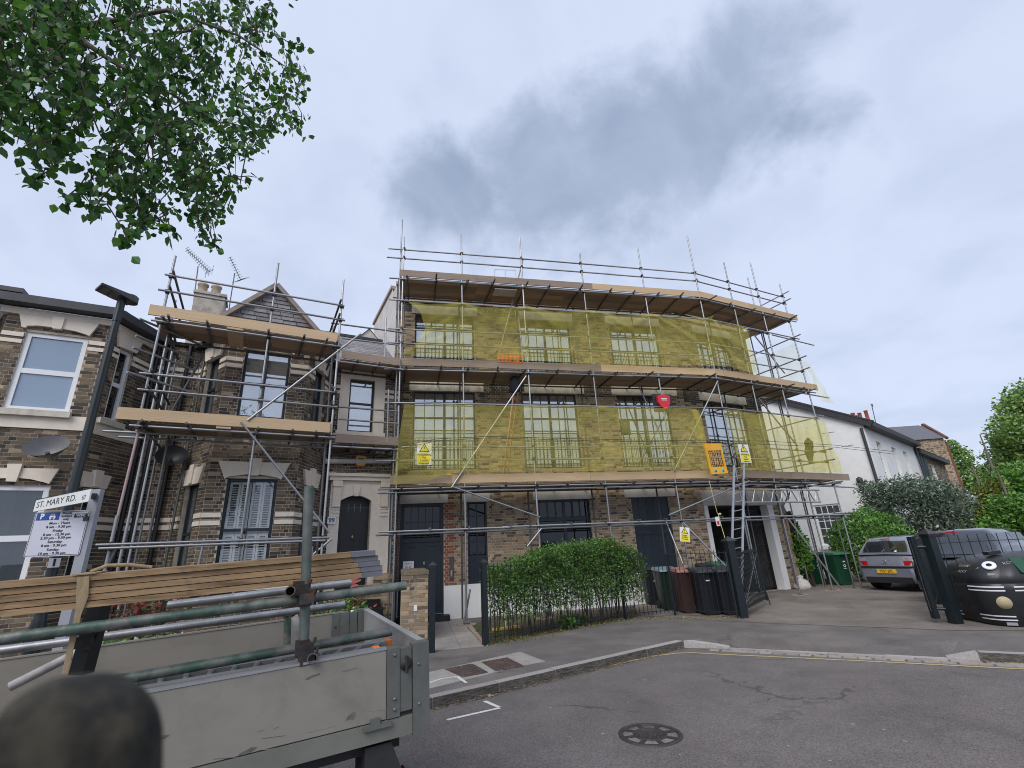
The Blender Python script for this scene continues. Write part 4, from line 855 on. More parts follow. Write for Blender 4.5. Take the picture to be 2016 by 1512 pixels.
wh.wall(WF, 0, 0, L1, 0, EVW, fw_, bond=False, thick=.2)
for r_ in fw_: window(wh.root, WF, 0, *r_, WHITEW, 2, 4, .06, .03, .12, gl=glass('pale_glass', (.42, .44, .45), .2), room=.4, name='sash_window')
window(wh.root, WG, 0, *gw_, WHITEW, 4, 5, .08, .03, .06, gl=glass('grey_glass', (.07, .08, .09), .3), room=.4, name='sash_window')
mb = MB(); mb.box(WG, gw_[0] - .1, gw_[1] + .1, -.08, .1, gw_[2] - .16, gw_[2] - .003); mb.split('sill', WHITEW, wh.root)
mb = MB(); mb.beam(WG.w(.35, -.08, EVW + .0), WG.w(gl_ - 3, -.08, EVW + slope * (gl_ - 3.35)), .2, .30); mb.beam(WF.w(-.1, -.2, EVW + .02), WF.w(L1, -.2, EVW + .02), .34, .22); mb.split('eaves', M('dark_eaves_board', (.03, .027, .032), .2, 4, .6), wh.root)
mb = MB(); mb.tube(WG.w(-.1, -.08, 0), WG.w(-.1, -.08, EVW - .1), .06, 10); mb.tube(WF.w(L1 - .1, -.1, 0), WF.w(L1 - .1, -.1, EVW - .1), .06, 10); mb.split('downpipe', LEAD, wh.root)
mb = MB(); RV = 5.0; rz = EVW - slope * RV
mb.face([WF.w(-.2, -.3, EVW + .13), WF.w(L1, -.3, EVW + .13), WF.w(L1, RV + 3, EVW + .2 - slope * (RV + 3)), WF.w(-.2, RV + 3, EVW + .2 - slope * (RV + 3))]); mb.face([WF.w(L1, 0, 0), WF.w(L1, RV + 3, 0), WF.w(L1, RV + 3, rz), WF.w(L1, 0, EVW)]); mb.build('roof', SLATE, wh.root)
WU = M('render_cracks', (.30, .30, .30), .1, 5, .9)
mb = MB()
for pts in (((1618, 853.5), (1626, 852)), ((1631, 851.5), (1643, 850)), ((1657, 879), (1667, 877.5)), ((1670, 877), (1680, 875.5))): a, b = WG.px(*pts[0]), WG.px(*pts[1]); mb.beam(WG.w(a[0], .004, a[1]), WG.w(b[0], .004, b[1]), .02, .02)
mb.split('render_crack', WU, wh.root)
mb = MB(); p = WG.at(1694, 946); mb.lathe(p - WG.n * .12, [(.03, -.15), (.12, -.08), (.12, .08), (.03, .15)], 12); mb.build('wall_lamp', LEAD, wh.root)
cs = WF.px(1708, 826, 2.6); cu = cs[0]; czw = WF.px(1710, 834, 2.6)[1]; sx0, sx1 = WF.px(1692, 835, 2.6)[0], WF.px(1727, 838, 2.6)[0]
mb = MB(); mb.box(WF, sx0, sx1, 2.6, 3.2, EVW, WF.px(1714, 829, 2.6)[1]); ch = mb.build('chimney', BRICK, wh.root)
for px, y0, y1 in ((1682, 826, 815), (1695.5, 827, 815), (1709, 826, 811)):
    u, z0_ = WF.px(px, y0, 2.9); z1_ = WF.px(px, y1, 2.9)[1]; mb = MB(); mb.lathe(WF.w(u, 2.9, z0_ - .3), [(.13, 0), (.115, .1), (.11, z1_ - z0_ + .24), (.14, z1_ - z0_ + .26), (.13, z1_ - z0_ + .3), (.08, z1_ - z0_ + .3)], 12); mb.build('chimney_pot', M('red_clay_pot', (.36, .095, .05), .15, 6, .85), ch)
wh.finish(0, (RENDER,))
# narrower cottages farther along the row
h3 = House('terraced_house', 'low cottage with tarred eaves beyond the white house', 'house', WF.w(L1 + 3, 3, 0), 'cottages beyond the white house')
L2 = WF.px(1866, 930)[0]; EV3 = WF.px(1850, 910)[1]; h3.wall(WF, .02, L1 + .02, L1 + 2.2, 0, EV3, [], bond=False); mb = MB()
mb.box(WF, L1 + .02, L2, -.28, .1, EV3 - .05, EV3 + .2); mb.split('eaves', M('dark_eaves_board'), h3.root); h3.wall(WF, .02, L1 + 2.2, L2, 0, EV3, [(L1 + 3.2, L1 + 4.4, 2.6, EV3 - .4)], lambda u, z, k, rr: BRICK if rr.random() < .5 else BRICKL)
mb = MB(); mb.tube(WF.w(L1 + .35, -.12, 0), WF.w(L1 + .35, -.12, EV3), .07, 10); mb.tube(WF.w(L1 + 1.1, -.12, 0), WF.w(L1 + 1.1, -.12, EV3), .06, 10); mb.split('downpipe', M('blue_black_pipe', (.02, .045, .06), .2, 5, .5), h3.root)
mb = MB(); mb.face([WF.w(L1 + .02, -.3, EV3 + .2), WF.w(L2, -.3, EV3 + .2), WF.w(L2, 4, EV3 + 2.0), WF.w(L1 + .02, 4, EV3 + 2.0)]); mb.face([WF.w(L1 + .02, -.0, 0), WF.w(L1 + .02, 4, 0), WF.w(L1 + .02, 4, EV3 + 2), WF.w(L1 + .02, 0, EV3 + .2)]); mb.build('roof', SLATE, h3.root)
window(h3.root, WF, .02, L1 + 3.2, L1 + 4.4, 2.6, EV3 - .4, WHITEW, 2, 2, .06, .03, .1, gl=GLASSD, name='sash_window')
u, z = WF.px(1756, 848, 3.2); mb = MB(); mb.lathe(WF.w(u, 3.2, z - .6), [(.16, 0), (.14, .5), (.17, .55), (.17, .62), (.1, .62)], 10); mb.build('chimney_pot', M('red_clay_pot'), h3.root)
h3.finish(100, (RENDER,))
# the gabled brick house at the end: slate slope facing us, brick wall, brown bay posts
h4 = House('brick_house', 'far brick house with grey slate roof beyond the cottages', 'house', WF.w(L2 + 4, 0, 0))
V4 = 3.2; FB = Fr(*(WF.w(WF.px(1815, 885, V4)[0], V4, 0)).xy, -5); D4 = FB
cor = FB.px(1857, 862); e0 = FB.px(1808, 872); zt = FB.px(1853, 835)
h4.wall(FB, 0, e0[0] - 2.5, cor[0], 0, cor[1], [], lambda u, z, k, rr: BRICKL if rr.random() < .7 else BRICK)
F4 = Fr(*FB.w(cor[0], 0, 0).xy, 75); h4.wall(F4, 0, 0, 5.5, 0, cor[1], [(1, 2.2, 2.5, cor[1] - .6), (3.2, 4.4, 2.5, cor[1] - .6)], bond=False)
mb = MB(); zt_ = cor[1] + 1.9
mb.face([FB.w(e0[0] - 2.6, -.2, cor[1] - .05), FB.w(cor[0] + .25, -.2, cor[1] - .05), FB.w(cor[0] + .25, 2.75, zt_), FB.w(e0[0] - 2.6, 2.75, zt_)]); mb.face([FB.w(e0[0] - 2.6, 5.7, cor[1] - .05), FB.w(cor[0] + .25, 5.7, cor[1] - .05), FB.w(cor[0] + .25, 2.75, zt_), FB.w(e0[0] - 2.6, 2.75, zt_)])
mb.build('roof', M('new_grey_slate', (.115, .118, .135), .1, 6, .7), h4.root)
mb = MB(); mb.face([F4.w(0, .0, cor[1]), F4.w(5.5, .0, cor[1]), F4.w(2.75, .0, zt_)]); mb.build('gable', BRICKL, h4.root)
mb = MB(); mb.beam(F4.w(-.3, -.15, cor[1] - .1), F4.w(2.75, -.15, zt_ + .05), .2, .2); mb.beam(F4.w(5.8, -.15, cor[1] - .1), F4.w(2.75, -.15, zt_ + .05), .2, .2); mb.box(F4, .2, .35, -.3, -.1, 0, cor[1] - .4); mb.box(F4, 2.6, 2.75, -.3, -.1, 0, cor[1] - .4); mb.box(F4, .36, 2.59, -.28, -.12, cor[1] - .75, cor[1] - .45); mb.split('bargeboard', M('red_brown_timber', (.15, .055, .04), .2, 5, .8), h4.root)
h4.finish(120, (MORT,))
# ================================================================ scaffolds
rs = random.Random(21)
_cm = None
def coupler(th, p, yaw, s=1.0):
    global _cm
    if _cm is None:
        mb = MB(); f0 = Fr(0, 0, 0); mb.box(f0, -.04, .04, -.045, .02, -.028, .028); mb.box(f0, -.028, .028, -.02, .045, -.045, .045); mb.tube((.03, .0, -.04), (.055, -.03, .05), .009, 5)
        _cm = bpy.data.meshes.new('coupler'); _cm.from_pydata(mb.v, [], mb.f); _cm.materials.append(CLIP)
    m = Matrix.Rotation(R(yaw + rs.uniform(-12, 12)), 4, 'Z') @ Matrix.Rotation(rs.choice((0, math.pi)), 4, 'X') @ Matrix.Scale(s, 4); m.translation = p
    return piece('coupler', _cm, th, m)
def tb(th, name, a, b, mat=GALV, r=.0242): return tubepiece(name, mat, th, a, b, r)
main = thing('scaffold', 'tall three lift scaffold along the front of the long brick building', 'scaffold', S.w(3, 0, 0), 'tube scaffolds against the houses')
UB_ = 8.36
def PT(s, v, z): return S.w(s, v, z) if s < UB_ else SR.w(s - UB_, v, z)
def smain(x, y, v=0.0): return S.px(x, y, v)[0]
def sright(x, y, v=0.0): return SR.px(x, y, v)[0] + UB_
# standards (outer, with their photographed tops, and inner)
stand = [(S.px(786, 790)[0], S.px(793, 466)[1]), (S.px(915, 960)[0], S.px(909, 461)[1]), (S.px(1055, 958)[0], S.px(1022, 468)[1]), (S.px(1192, 955)[0], S.px(1140, 498)[1]), (S.px(1329, 945)[0], S.px(1259, 486)[1]),
         (UB_, S.px(1357, 466)[1])]
rt = [(1.66, SR.px(1426, 517)[1]), (3.22, SR.px(1476, 517)[1]), (4.72, SR.px(1530, 558)[1])]
ZL = (3.33, 6.66, 9.60)
for u, zt in stand:
    lean = rs.uniform(-.02, .02); tb(main, 'standard', S.w(u, 0, 0), S.w(u + lean, 0, zt)); 
    if u < 8: tb(main, 'standard', S.w(u + rs.uniform(-.05, .1), 1.18, 0), S.w(u + .03, 1.18, 9.75), GALVD)
tb(main, 'standard', S.w(stand[0][0] - .10, .12, .02), S.w(stand[0][0] - .10, .12, S.px(797, 433, .12)[1]), GALV)
tb(main, 'standard', S.w(stand[0][0] - .14, .40, .02), S.w(stand[0][0] - .14, .40, 9.9), GALVD)
for u, zt in rt:
    tb(main, 'standard', SR.w(u, 0, 0), SR.w(u, 0, zt)); tb(main, 'standard', SR.w(u, 1.18, 0), SR.w(u, 1.18, 9.75), GALVD)
for u, v, zt in ((4.72, 1.25, SR.px(1511, 557, 1.25)[1]), (4.05, 1.3, 10.9), (4.72, 2.6, 9.9)): tb(main, 'standard', SR.w(u, v, 0), SR.w(u, v, zt), GALV)
SL, SE = stand[0][0] - .22, UB_ + 5.05
def rail(z, v, mat=GALV, a=SL, b=SE, name='guard_rail', brk=(1.1, 5.2)):
    pts = [a] + [x for x in brk if a < x < b] + ([UB_] if a < UB_ < b else []) + [b]
    for p, q in zip(pts, pts[1:]):
        dz0, dz1 = rs.uniform(-.012, .012), rs.uniform(-.012, .012); f, o = (S, 0) if q <= UB_ + 1e-6 else (SR, UB_)
        tb(main, name, f.w(p - .12 - o, v, z + dz0), f.w(q + (.12 if q < b else 0) - o, v, z + dz1), mat)
allp = [(S, u) for u, _ in stand] + [(SR, u) for u, _ in rt]
def clips(zs, every=1.0):
    for z in zs:
        for f, u in allp:
            if rs.random() < every: coupler(main, f.w(u, .02, z), f.yaw)
for z, v in ((2.27, -.05), (2.20, .05), (3.33, -.05), (3.25, .06), (6.66, -.05), (9.60, -.05)): rail(z, v, name='ledger', a=SL - rs.uniform(0, .15))
for z in ZL: rail(z, 1.13, GALVD, name='ledger')
for z in (4.08, 4.45, 5.65, 7.50, 7.97, 8.85, 10.40, 10.72): rail(z, -.05 if z in (5.65, 8.85) else .05, a=SL - rs.uniform(0, .2), b=SE - rs.uniform(0, .25))
clips((2.25, 3.3, 4.08, 4.45, 5.65, 6.66, 7.5, 7.97, 8.85, 9.6, 10.4, 10.72))
# end return on the right: ledgers and rails running back along the gable end
for z in (2.27, 3.30, 4.08, 4.45, 5.65, 6.66, 7.5, 7.97, 8.85, 9.6, 10.4, 10.72): tb(main, 'return_rail', SR.w(4.68, -.3, z + .04), SR.w(4.68, 2.8 if z < 9 else 1.5, z + .04), GALV)
for z in (6.66, 8.85, 3.3): tb(main, 'ledger', SR.w(3.4, -.02, z - .06), SR.w(5.9, .02, z - .1), GALV)
# transoms: short tubes under the boards with their dark ends poking out in front
for z in ZL:
    s = SL + .35
    while s < SE - .2:
        v0 = -.30 + rs.uniform(-.1, .12); p = rs.uniform(-.06, .06); dzt = .05 if z > 4 else .03
        f, o = (S, 0) if s < UB_ else (SR, UB_); tb(main, 'transom', f.w(s + p - o, v0, z + dzt), f.w(s - p - o, 1.35, z + dzt), GALVD); coupler(main, f.w(s - o, -.05, z + .02), f.yaw, .9); s += rs.uniform(.75, 1.15)
for s in (-.9, .1, 1.2, 1.75, 2.9, 3.9, 4.9, 5.7, 6.6, 7.5): tb(main, 'transom', S.w(s, -.16, 2.31), S.w(s, .35, 2.31), GALVD)
# boards, five abreast, one by one
MS = [WOODU, WOODU, WOODO]
for li, z in enumerate(ZL):
    zb = z + (.075 if z > 4 else .06)
    for r in range(5):
        s = SL + .12 + rs.uniform(-.03, .03)
        while s < UB_ - .1:
            e = min(s + rs.choice((2.4, 3.0, 3.9)), UB_ + .05)
            if UB_ - e < .6: e = UB_ + .05
            boxpiece('scaffold_board', rs.choice(MS), main, S, s, e - .008, .04 + r * .226, .04 + r * .226 + .222, zb, zb + .038, rs.uniform(-.001, .001)); s = e
        s = -.1
        for e in (2.4 + rs.uniform(-.3, .3), SE - UB_ - .1 + rs.uniform(-.05, .05)):
            boxpiece('scaffold_board', rs.choice(MS), main, SR, s, e - .008, .04 + r * .226, .04 + r * .226 + .222, zb + .041, zb + .079); s = e
    for r in range(3): boxpiece('scaffold_board', rs.choice(MS), main, SR.off(4.78 - r * .23, 1.2, 90), 0, .0 + 1.7, 0, .222, zb + .041, zb + .079)
# toe boards on edge, at their photographed joints and colours
def toe(f, o, a, b, z0, mat, h=.225, v=-.024): boxpiece('toe_board', mat, main, f, a - o, b - o - .006, v, v + .038 - .002, z0, z0 + h, rs.uniform(-.003, .003))
t3 = [(SL + .1, smain(938, 550), WOODO), (smain(938, 550), smain(1165, 560), WOODO), (smain(1165, 560), UB_ - .005, WOODN)]
t2 = [(SL - .3, smain(935, 718), WOODO), (smain(935, 718), smain(1183, 725), WOODO), (smain(1183, 725), UB_ - .01, WOODN)]
t1 = [(SL + .05, smain(889, 940), WOODO), (smain(889, 940), smain(1053, 940), WOODN), (smain(1053, 940), smain(1162, 940), WOODN), (smain(1162, 940), smain(1330, 940), WOODN), (smain(1330, 940), sright(1403, 938) if smain(1403, 938) > UB_ else smain(1403, 938), WOODN)]
for lst, z0 in ((t3, 9.715), (t2, 6.79), (t1, 3.45)):
    for a, b, m in lst:
        if a < UB_ < b: toe(S, 0, a, UB_, z0, m); b = b
        else: toe(S, 0, a, b, z0, m)
toe(SR, 0, 0.0, 2.5, 9.72, WOODN); toe(SR, 0, 2.5, 5.25, 9.72, WOODN); toe(SR, 0, 0.0, .35, 6.795, WOODN); toe(SR, 0, .35, 5.3, 6.795, WOODN)
ug = SR.px(1457, 930)[0]; toe(SR, 0, ug, ug + 2.4, 3.45, WOODO); toe(SR, 0, ug + 2.4, 5.7, 3.45, WOODO)
for z0 in (9.72, 6.795): boxpiece('toe_board', WOODN, main, SR.off(5.0, -.05, 90), 0, 1.4, 0, .036, z0, z0 + .22)
# braces
def br(f, v, a, b, mat=GALV, th=main, v2=None): return tb(th, 'brace', f.at(*a, v), f.at(*b, v if v2 is None else v2), mat)
br(S, -.07, (1036, 740), (889, 960)); br(S, -.08, (890, 958), (1063, 1018)); br(S, -.07, (1413, 750), (1328, 926)); br(S, .9, (1258, 760), (1311, 880)); br(SR, -.07, (1493, 784), (1570, 878))
br(S, -.12, (1317, 1014), (1475, 947)); br(S, .0, (1344, 1028), (1436, 1122), GALV, v2=-.5); br(S, .2, (1312, 1028), (1352, 1128), GALV, v2=-.6); br(SR, -.1, (1551, 1021), (1657, 1160), v2=-.5); br(S, -.1, (1066, 1041), (1038, 1076), v2=-.1)
br(S, .1, (926, 1160), (911, 1240)); br(S, .6, (1030, 510), (973, 735), M('pinkish_ladder_tube', (.33, .25, .21), .2, 6, .7)); br(SR, .3, (1485, 660), (1545, 735), GALV); br(S, 1.0, (1018, 600), (1030, 705), GALV)
br(SR, .2, (1463, 1020), (1490, 1150), GALV); br(SR, .5, (1540, 1000), (1560, 960), GALVD)
tb(main, 'standard', SR.w(4.3, -.02, 0), SR.w(4.3, -.02, 2.5), GALVD)
# base plates and sole boards
for f, u in allp:
    boxpiece('sole_board', WOODO, main, f, u - .22, u + .22, -.11, .11, .008, .04); boxpiece('base_plate', CLIP, main, f, u - .075, u + .075, -.075, .075, .041, .05)
# aluminium lattice beam spanning the drive
mb = MB(); A_, B_ = SR.px(1460, 964, -.14), SR.px(1612, 964, -.14); C1, D1 = SR.px(1462, 989, -.14), SR.px(1616, 988, -.14); zt, zb = (A_[1] + B_[1]) / 2, (C1[1] + D1[1]) / 2
mb.tube(SR.w(A_[0], -.14, zt), SR.w(B_[0], -.14, zt), .024); mb.tube(SR.w(C1[0], -.14, zb), SR.w(D1[0], -.14, zb), .024); n = 16
for i in range(n):
    x0 = A_[0] + .15 + (B_[0] - A_[0] - .3) * i / n; x1 = A_[0] + .15 + (B_[0] - A_[0] - .3) * (i + 1) / n; a, b = (zb, zt) if i % 2 else (zt, zb); mb.tube(SR.w(x0, -.14, a), SR.w(x1, -.14, b), .017, 6)
mb.tube(SR.w(B_[0] - .12, -.14, zb), SR.w(B_[0] - .12, -.14, zt), .02); mb.build('lattice_beam', ALU, main)
# ---------------------------------------------------------------- left scaffold round the bay
left = thing('scaffold', 'two lift scaffold boxed round the bay window of the left house', 'scaffold', LS.w(1.7, 0, 0), 'tube scaffolds against the houses')
z_ = lambda x, y, v=0.0: LS.px(x, y, v)[1]
zA = (z_(271, 840) + z_(664, 862)) / 2; zB = (z_(316, 633) + z_(667, 685)) / 2
zr = [(z_(252, 734.5) + z_(658, 773)) / 2, (z_(256.5, 766.6) + z_(664, 801.4)) / 2, (z_(311.6, 572.3) + z_(688, 633.9)) / 2, (z_(310, 541) + z_(678, 604)) / 2]
u0, u1, u2 = LS.px(271, 840)[0], LS.px(503, 850)[0], LS.px(646, 926)[0]; zr0 = (z_(222, 1072) + z_(666, 1058)) / 2
PINK = M('pink_marked_tube', (.38, .27, .27), .25, 6, .6, metal=.3)
tb(left, 'standard', LS.w(u0, 0, zA - .1), LS.w(u0, 0, z_(335, 502))); tb(left, 'standard', LS.w(u0 - .02, .06, 1.9), LS.w(u0 + .02, .06, zA + .25), PINK); tb(left, 'standard', LS.w(u0 - .02, .02, 0), LS.w(u0 - .02, .04, 2.6))
tb(left, 'standard', LS.w(u1, 0, 0), LS.w(u1, 0, z_(549, 518))); tb(left, 'standard', LS.w(u2, 0, 0), LS.w(u2, 0, z_(683, 552)))
tb(left, 'standard', LS.w(u1 + .05, .95, zA), LS.w(u1 - .02, .95, zB + .1), GALVD); tb(left, 'standard', LS.w(u2 - .06, .12, 0), LS.w(u2 - .1, .12, zB + .2), GALVD)
for v, zt in ((.75, zB + .9), (1.5, zB), (2.1, zB)): tb(left, 'standard', LS.w(u0 + .02, v, 0), LS.w(u0 + .02, v, zt))
tb(left, 'standard', LS.w(u0 + .55, 2.0, 0), LS.w(u0 + .6, 2.0, zB), GREENT); tb(left, 'standard', LS.w(u2 + .05, 1.4, zB - .2), LS.w(u2, 1.4, zB + 1.2))
for z, a, b in ((zr0, -.2, .12), (zr0 - .06, -.15, .05), (zA, -.12, .08), (zB, -.15, .08), (zr[0], -.15, .0), (zr[1], -.12, .08), (zr[2], -.15, .1), (zr[3], -.1, .06)):
    tb(left, 'ledger' if z in (zA, zB, zr0) else 'guard_rail', LS.w(u0 + a, -.05, z), LS.w(u2 + b, -.05, z + rs.uniform(-.02, .02)))
    for u in (u0, u1, u2): coupler(left, LS.w(u, -.02, z), LS.yaw)
tb(left, 'ledger', LS.w(u0 - .6, .45, zA - .02), LS.w(u2, .45, zA - .02), GALV); tb(left, 'ledger', LS.w(u0 - .45, .9, zA - .02), LS.w(u2, .95, zA - .02), GALV); tb(left, 'ledger', LS.w(u0, .95, zB - .02), LS.w(u2, .95, zB - .02), GALVD)
for z in (zB + .02, zB - .35, zB - .6, zr[0] + .02): tb(left, 'return_rail', LS.w(u0 - .35, .02, z), LS.w(u0 + .6, 1.0, z), GALV)
for z in (zr[0], zr[1], zr[2], zr[3], zA, zB): tb(left, 'return_rail', LS.w(u2 - .05, -.25, z + .05), LS.w(u2 - .05, 1.7, z + .05), GALVD); tb(left, 'return_rail', LS.w(u0 + .05, -.2, z + .05), LS.w(u0 + .05, 2.2, z + .05), GALVD)
for z in (zA, zB):
    for u in (u0 + .12, u0 + .82, u0 + 1.95, u0 + 2.62, u0 + 3.1): tb(left, 'transom', LS.w(u + rs.uniform(-.04, .04), -.30, z + .05), LS.w(u, 1.05, z + .05), GALVD); coupler(left, LS.w(u, -.05, z), LS.yaw, .9)
    for r in range(4):
        a = u0 - .12
        for b in (u0 + 1.9 + rs.uniform(-.5, .5), u2 + .1): boxpiece('scaffold_board', rs.choice(MS), left, LS, a, b - .006, .03 + r * .226, .252 + r * .226, z + .077, z + .115); a = b
    boxpiece('toe_board', WOODN, left, LS, u0 - (.34 if z == zA else .22), u2 - .04, -.075 + .0, -.037, z + .10, z + .325, R(.2))
    boxpiece('toe_board', WOODN, left, LS.off(u2 - .01, -.05, 90), 0, .9, 0, .036, z + .12, z + .34)
boxpiece('packing_board', WOODN, left, LS, u0 + 1.25, u0 + 1.5, -.10, .9, zA + .035, zA + .072); boxpiece('packing_board', WOODN, left, LS, u0 + 1.15, u0 + 1.45, -.10, .9, zB + .035, zB + .072)
br(LS, -.08, (487, 828), (710, 657), GALV, left); br(LS, -.09, (475, 831), (648, 1048), GALV, left); br(LS, 1.0, (400, 700), (335, 815), GALVD, left); br(LS, .8, (338, 830), (290, 1075), GALVD, left); br(LS, .3, (615, 1093), (653, 1061), GALV, left); br(LS, .1, (213, 1110), (229, 1078), GALV, left)
br(LS, .1, (614, 1075), (613, 1110), GALV, left); br(LS, .3, (403, 1060), (390, 1115), GALV, left)
# the link along the doorway bay
p1 = S.w(stand[0][0], 0, 0); LKF = Fr(p1.x, p1.y, 28.4); lz = ((LKF.px(783, 885)[1] + LKF.px(658, 880)[1]) / 2, (LKF.px(673, 715)[1] + LKF.px(800, 728)[1]) / 2)
for z in lz:
    tb(left, 'ledger', LKF.w(-1.65, -.04, z), LKF.w(.15, -.04, z)); tb(left, 'ledger', LKF.w(-1.65, .7, z - .02), LKF.w(.1, .7, z - .02), GALVD)
    for u in (-1.2, -.62, -.12): tb(left, 'transom', LKF.w(u, -.22, z + .05), LKF.w(u, .9, z + .05), GALVD)
    for r in range(3): boxpiece('scaffold_board', rs.choice(MS), left, LKF, -1.62, -.02, .04 + r * .226, .262 + r * .226, z + .077, z + .115)
    boxpiece('toe_board', WOODO, left, LKF, -1.6, -.02, -.07, -.034, z + .1, z + .32)
for a, b in (((652, 636), (800, 655.6)), ((673, 666), (783, 679)), ((667, 801), (783, 810)), ((667, 825), (783, 834))): br(LKF, -.03, a, b, GALV, left).name = 'guard_rail'
for a, b in (((759.5, 626), (758, 703)), ((765, 767), (762, 873))): br(LKF, -.06, a, b, GALV, left).name = 'puncheon'
# ---------------------------------------------------------------- debris netting
def net_mat():
    m = bpy.data.materials.new('debris_net'); m.use_nodes = True; t = m.node_tree; nn = t.nodes; L = t.links.new; nn.remove(nn['Principled BSDF'])
    tcn = nn.new('ShaderNodeTexCoord'); no = nn.new('ShaderNodeTexNoise'); no.inputs['Scale'].default_value = 1.6; no.inputs['Detail'].default_value = 6; L(tcn.outputs['Object'], no.inputs['Vector'])
    mr = nn.new('ShaderNodeMapRange'); L(no.outputs['Fac'], mr.inputs[0]); mr.inputs[1].default_value = .3; mr.inputs[2].default_value = .7; mr.inputs[3].default_value = .15; mr.inputs[4].default_value = .29
    df = nn.new('ShaderNodeBsdfDiffuse'); df.inputs[0].default_value = (.86, .775, .19, 1); tl = nn.new('ShaderNodeBsdfTranslucent'); tl.inputs[0].default_value = (.88, .80, .20, 1)
    wv = nn.new('ShaderNodeTexNoise'); wv.inputs['Scale'].default_value = 7; wv.inputs['Detail'].default_value = 8; mpv = nn.new('ShaderNodeMapping'); mpv.inputs['Scale'].default_value = (.35, .35, 7); L(tcn.outputs['Object'], mpv.inputs[0]); L(mpv.outputs[0], wv.inputs['Vector'])
    ad = nn.new('ShaderNodeMath'); ad.operation = 'MULTIPLY_ADD'; L(wv.outputs['Fac'], ad.inputs[0]); ad.inputs[1].default_value = .30; sb = nn.new('ShaderNodeMath'); sb.operation = 'SUBTRACT'; L(mr.outputs[0], sb.inputs[0]); sb.inputs[1].default_value = .15; L(sb.outputs[0], ad.inputs[2]); mr = ad
    m1 = nn.new('ShaderNodeMixShader'); m1.inputs[0].default_value = .45; L(df.outputs[0], m1.inputs[1]); L(tl.outputs[0], m1.inputs[2])
    tp = nn.new('ShaderNodeBsdfTransparent'); tp.inputs[0].default_value = (1, .99, .82, 1); lw = nn.new('ShaderNodeLayerWeight'); lw.inputs[0].default_value = .5; pw = nn.new('ShaderNodeMath'); pw.operation = 'MULTIPLY_ADD'; L(lw.outputs['Facing'], pw.inputs[0]); pw.inputs[1].default_value = .32; L(mr.outputs[0], pw.inputs[2]); mn = nn.new('ShaderNodeMath'); mn.operation = 'MINIMUM'; L(pw.outputs[0], mn.inputs[0]); mn.inputs[1].default_value = .85; mr = mn
    m2 = nn.new('ShaderNodeMixShader'); L(mr.outputs[0], m2.inputs[0]); L(tp.outputs[0], m2.inputs[1]); L(m1.outputs[0], m2.inputs[2])
    L(m2.outputs[0], nn['Material Output'].inputs[0]); return m
NET = net_mat()
def pale_net():
    m = NET.copy(); m.name = 'thin_debris_net'
    for n in m.node_tree.nodes:
        if n.type == 'MAP_RANGE': n.inputs[3].default_value = .04; n.inputs[4].default_value = .13
        if n.type == 'BSDF_TRANSPARENT': n.inputs[0].default_value = (1, 1, .93, 1)
    return m
NETP = pale_net()
def lerp(t, pts):
    for (a, x), (b, y) in zip(pts, pts[1:]):
        if t <= b: return x + (y - x) * (t - a) / (b - a)
    return pts[-1][1]
def net(name, label, sl, sr, zb, zt, group, pos=PT, v=-.15, mat=NET, seed=1, folds=(), nu=150, nz=22, scal=2.1, sag=.05):
    r_ = random.Random(seed); rows = []; ph = [r_.uniform(0, 6.3) for _ in range(8)]
    for j in range(nz + 1):
        t = j / nz; row = []
        a, b = lerp(t, sl), lerp(t, sr)
        for i in range(nu + 1):
            k = i / nu; s = a + (b - a) * k; z0, z1 = lerp(s, zb), lerp(s, zt); z1 -= sag * abs(math.sin(math.pi * s / scal)) * (.4 + .6 * r_.random() if False else .7); z = z0 + (z1 - z0) * t
            w_ = .026 * math.sin(s * 5.1 + ph[0] + t * 2) + .020 * math.sin(s * 11.3 + ph[1] - t * 4) + .016 * math.sin(t * 13 + s * 3.2 + ph[2])
            for (fs, fz, ang, amp, wid) in folds:
                d = (s - fs) * math.sin(ang) - (z - fz) * math.cos(ang); l = (s - fs) * math.cos(ang) + (z - fz) * math.sin(ang)
                if l > 0: w_ -= 1.7 * amp * math.exp(-(d / wid) ** 2) * math.exp(-l / 1.6)
            row.append(pos(s, v + w_, z))
        rows.append(row)
    mb = MB(); mb.grid(rows, 0, True); c = rows[0][nu // 2]
    o = mb.build(name, mat, None, loc=c); return props(o, label, 'netting', group)
G = 'yellow debris nets on the scaffold'
s0 = S.px(787, 800, -.08)[0]; sA = [(0, sright(1396, 925) if S.px(1396, 925)[0] > UB_ else smain(1396, 925)), (.5, smain(1384, 870)), (1, smain(1366, 806))]
fl = [(u_, 3.72, a_, .030, .04) for u_, _ in stand[1:] for a_ in (.5, 1.0, 2.2, 2.6)] + [(u_, 5.6, a_, .025, .04) for u_, _ in stand[1:] for a_ in (-2.4, -.8)] + [(s0, 3.75, .35, .06, .05), (s0, 3.75, .65, .05, .05), (s0, 3.7, 1.1, .05, .06), (8.0, 5.5, -1.9, .05, .05), (7.8, 5.5, -1.6, .05, .04), (4.2, 5.6, -2.4, .03, .06), (4.2, 5.6, -.8, .03, .05)]
net('debris_net', 'lower yellow net left of the torn gap beside the ladder gate', [(0, s0 - .1), (.45, s0 - .02), (1, s0 + .12)], sA, [(s0 - .2, 3.40), (s0 + .8, 3.52), (s0 + 1.4, 3.70), (20, 3.68)], [(s0 - .2, 5.62), (20, 5.62)], G, seed=2, folds=fl)
sB = [(0, sright(1449, 918)), (.3, sright(1442, 890)), (.7, sright(1433, 850)), (1, sright(1421, 812))]
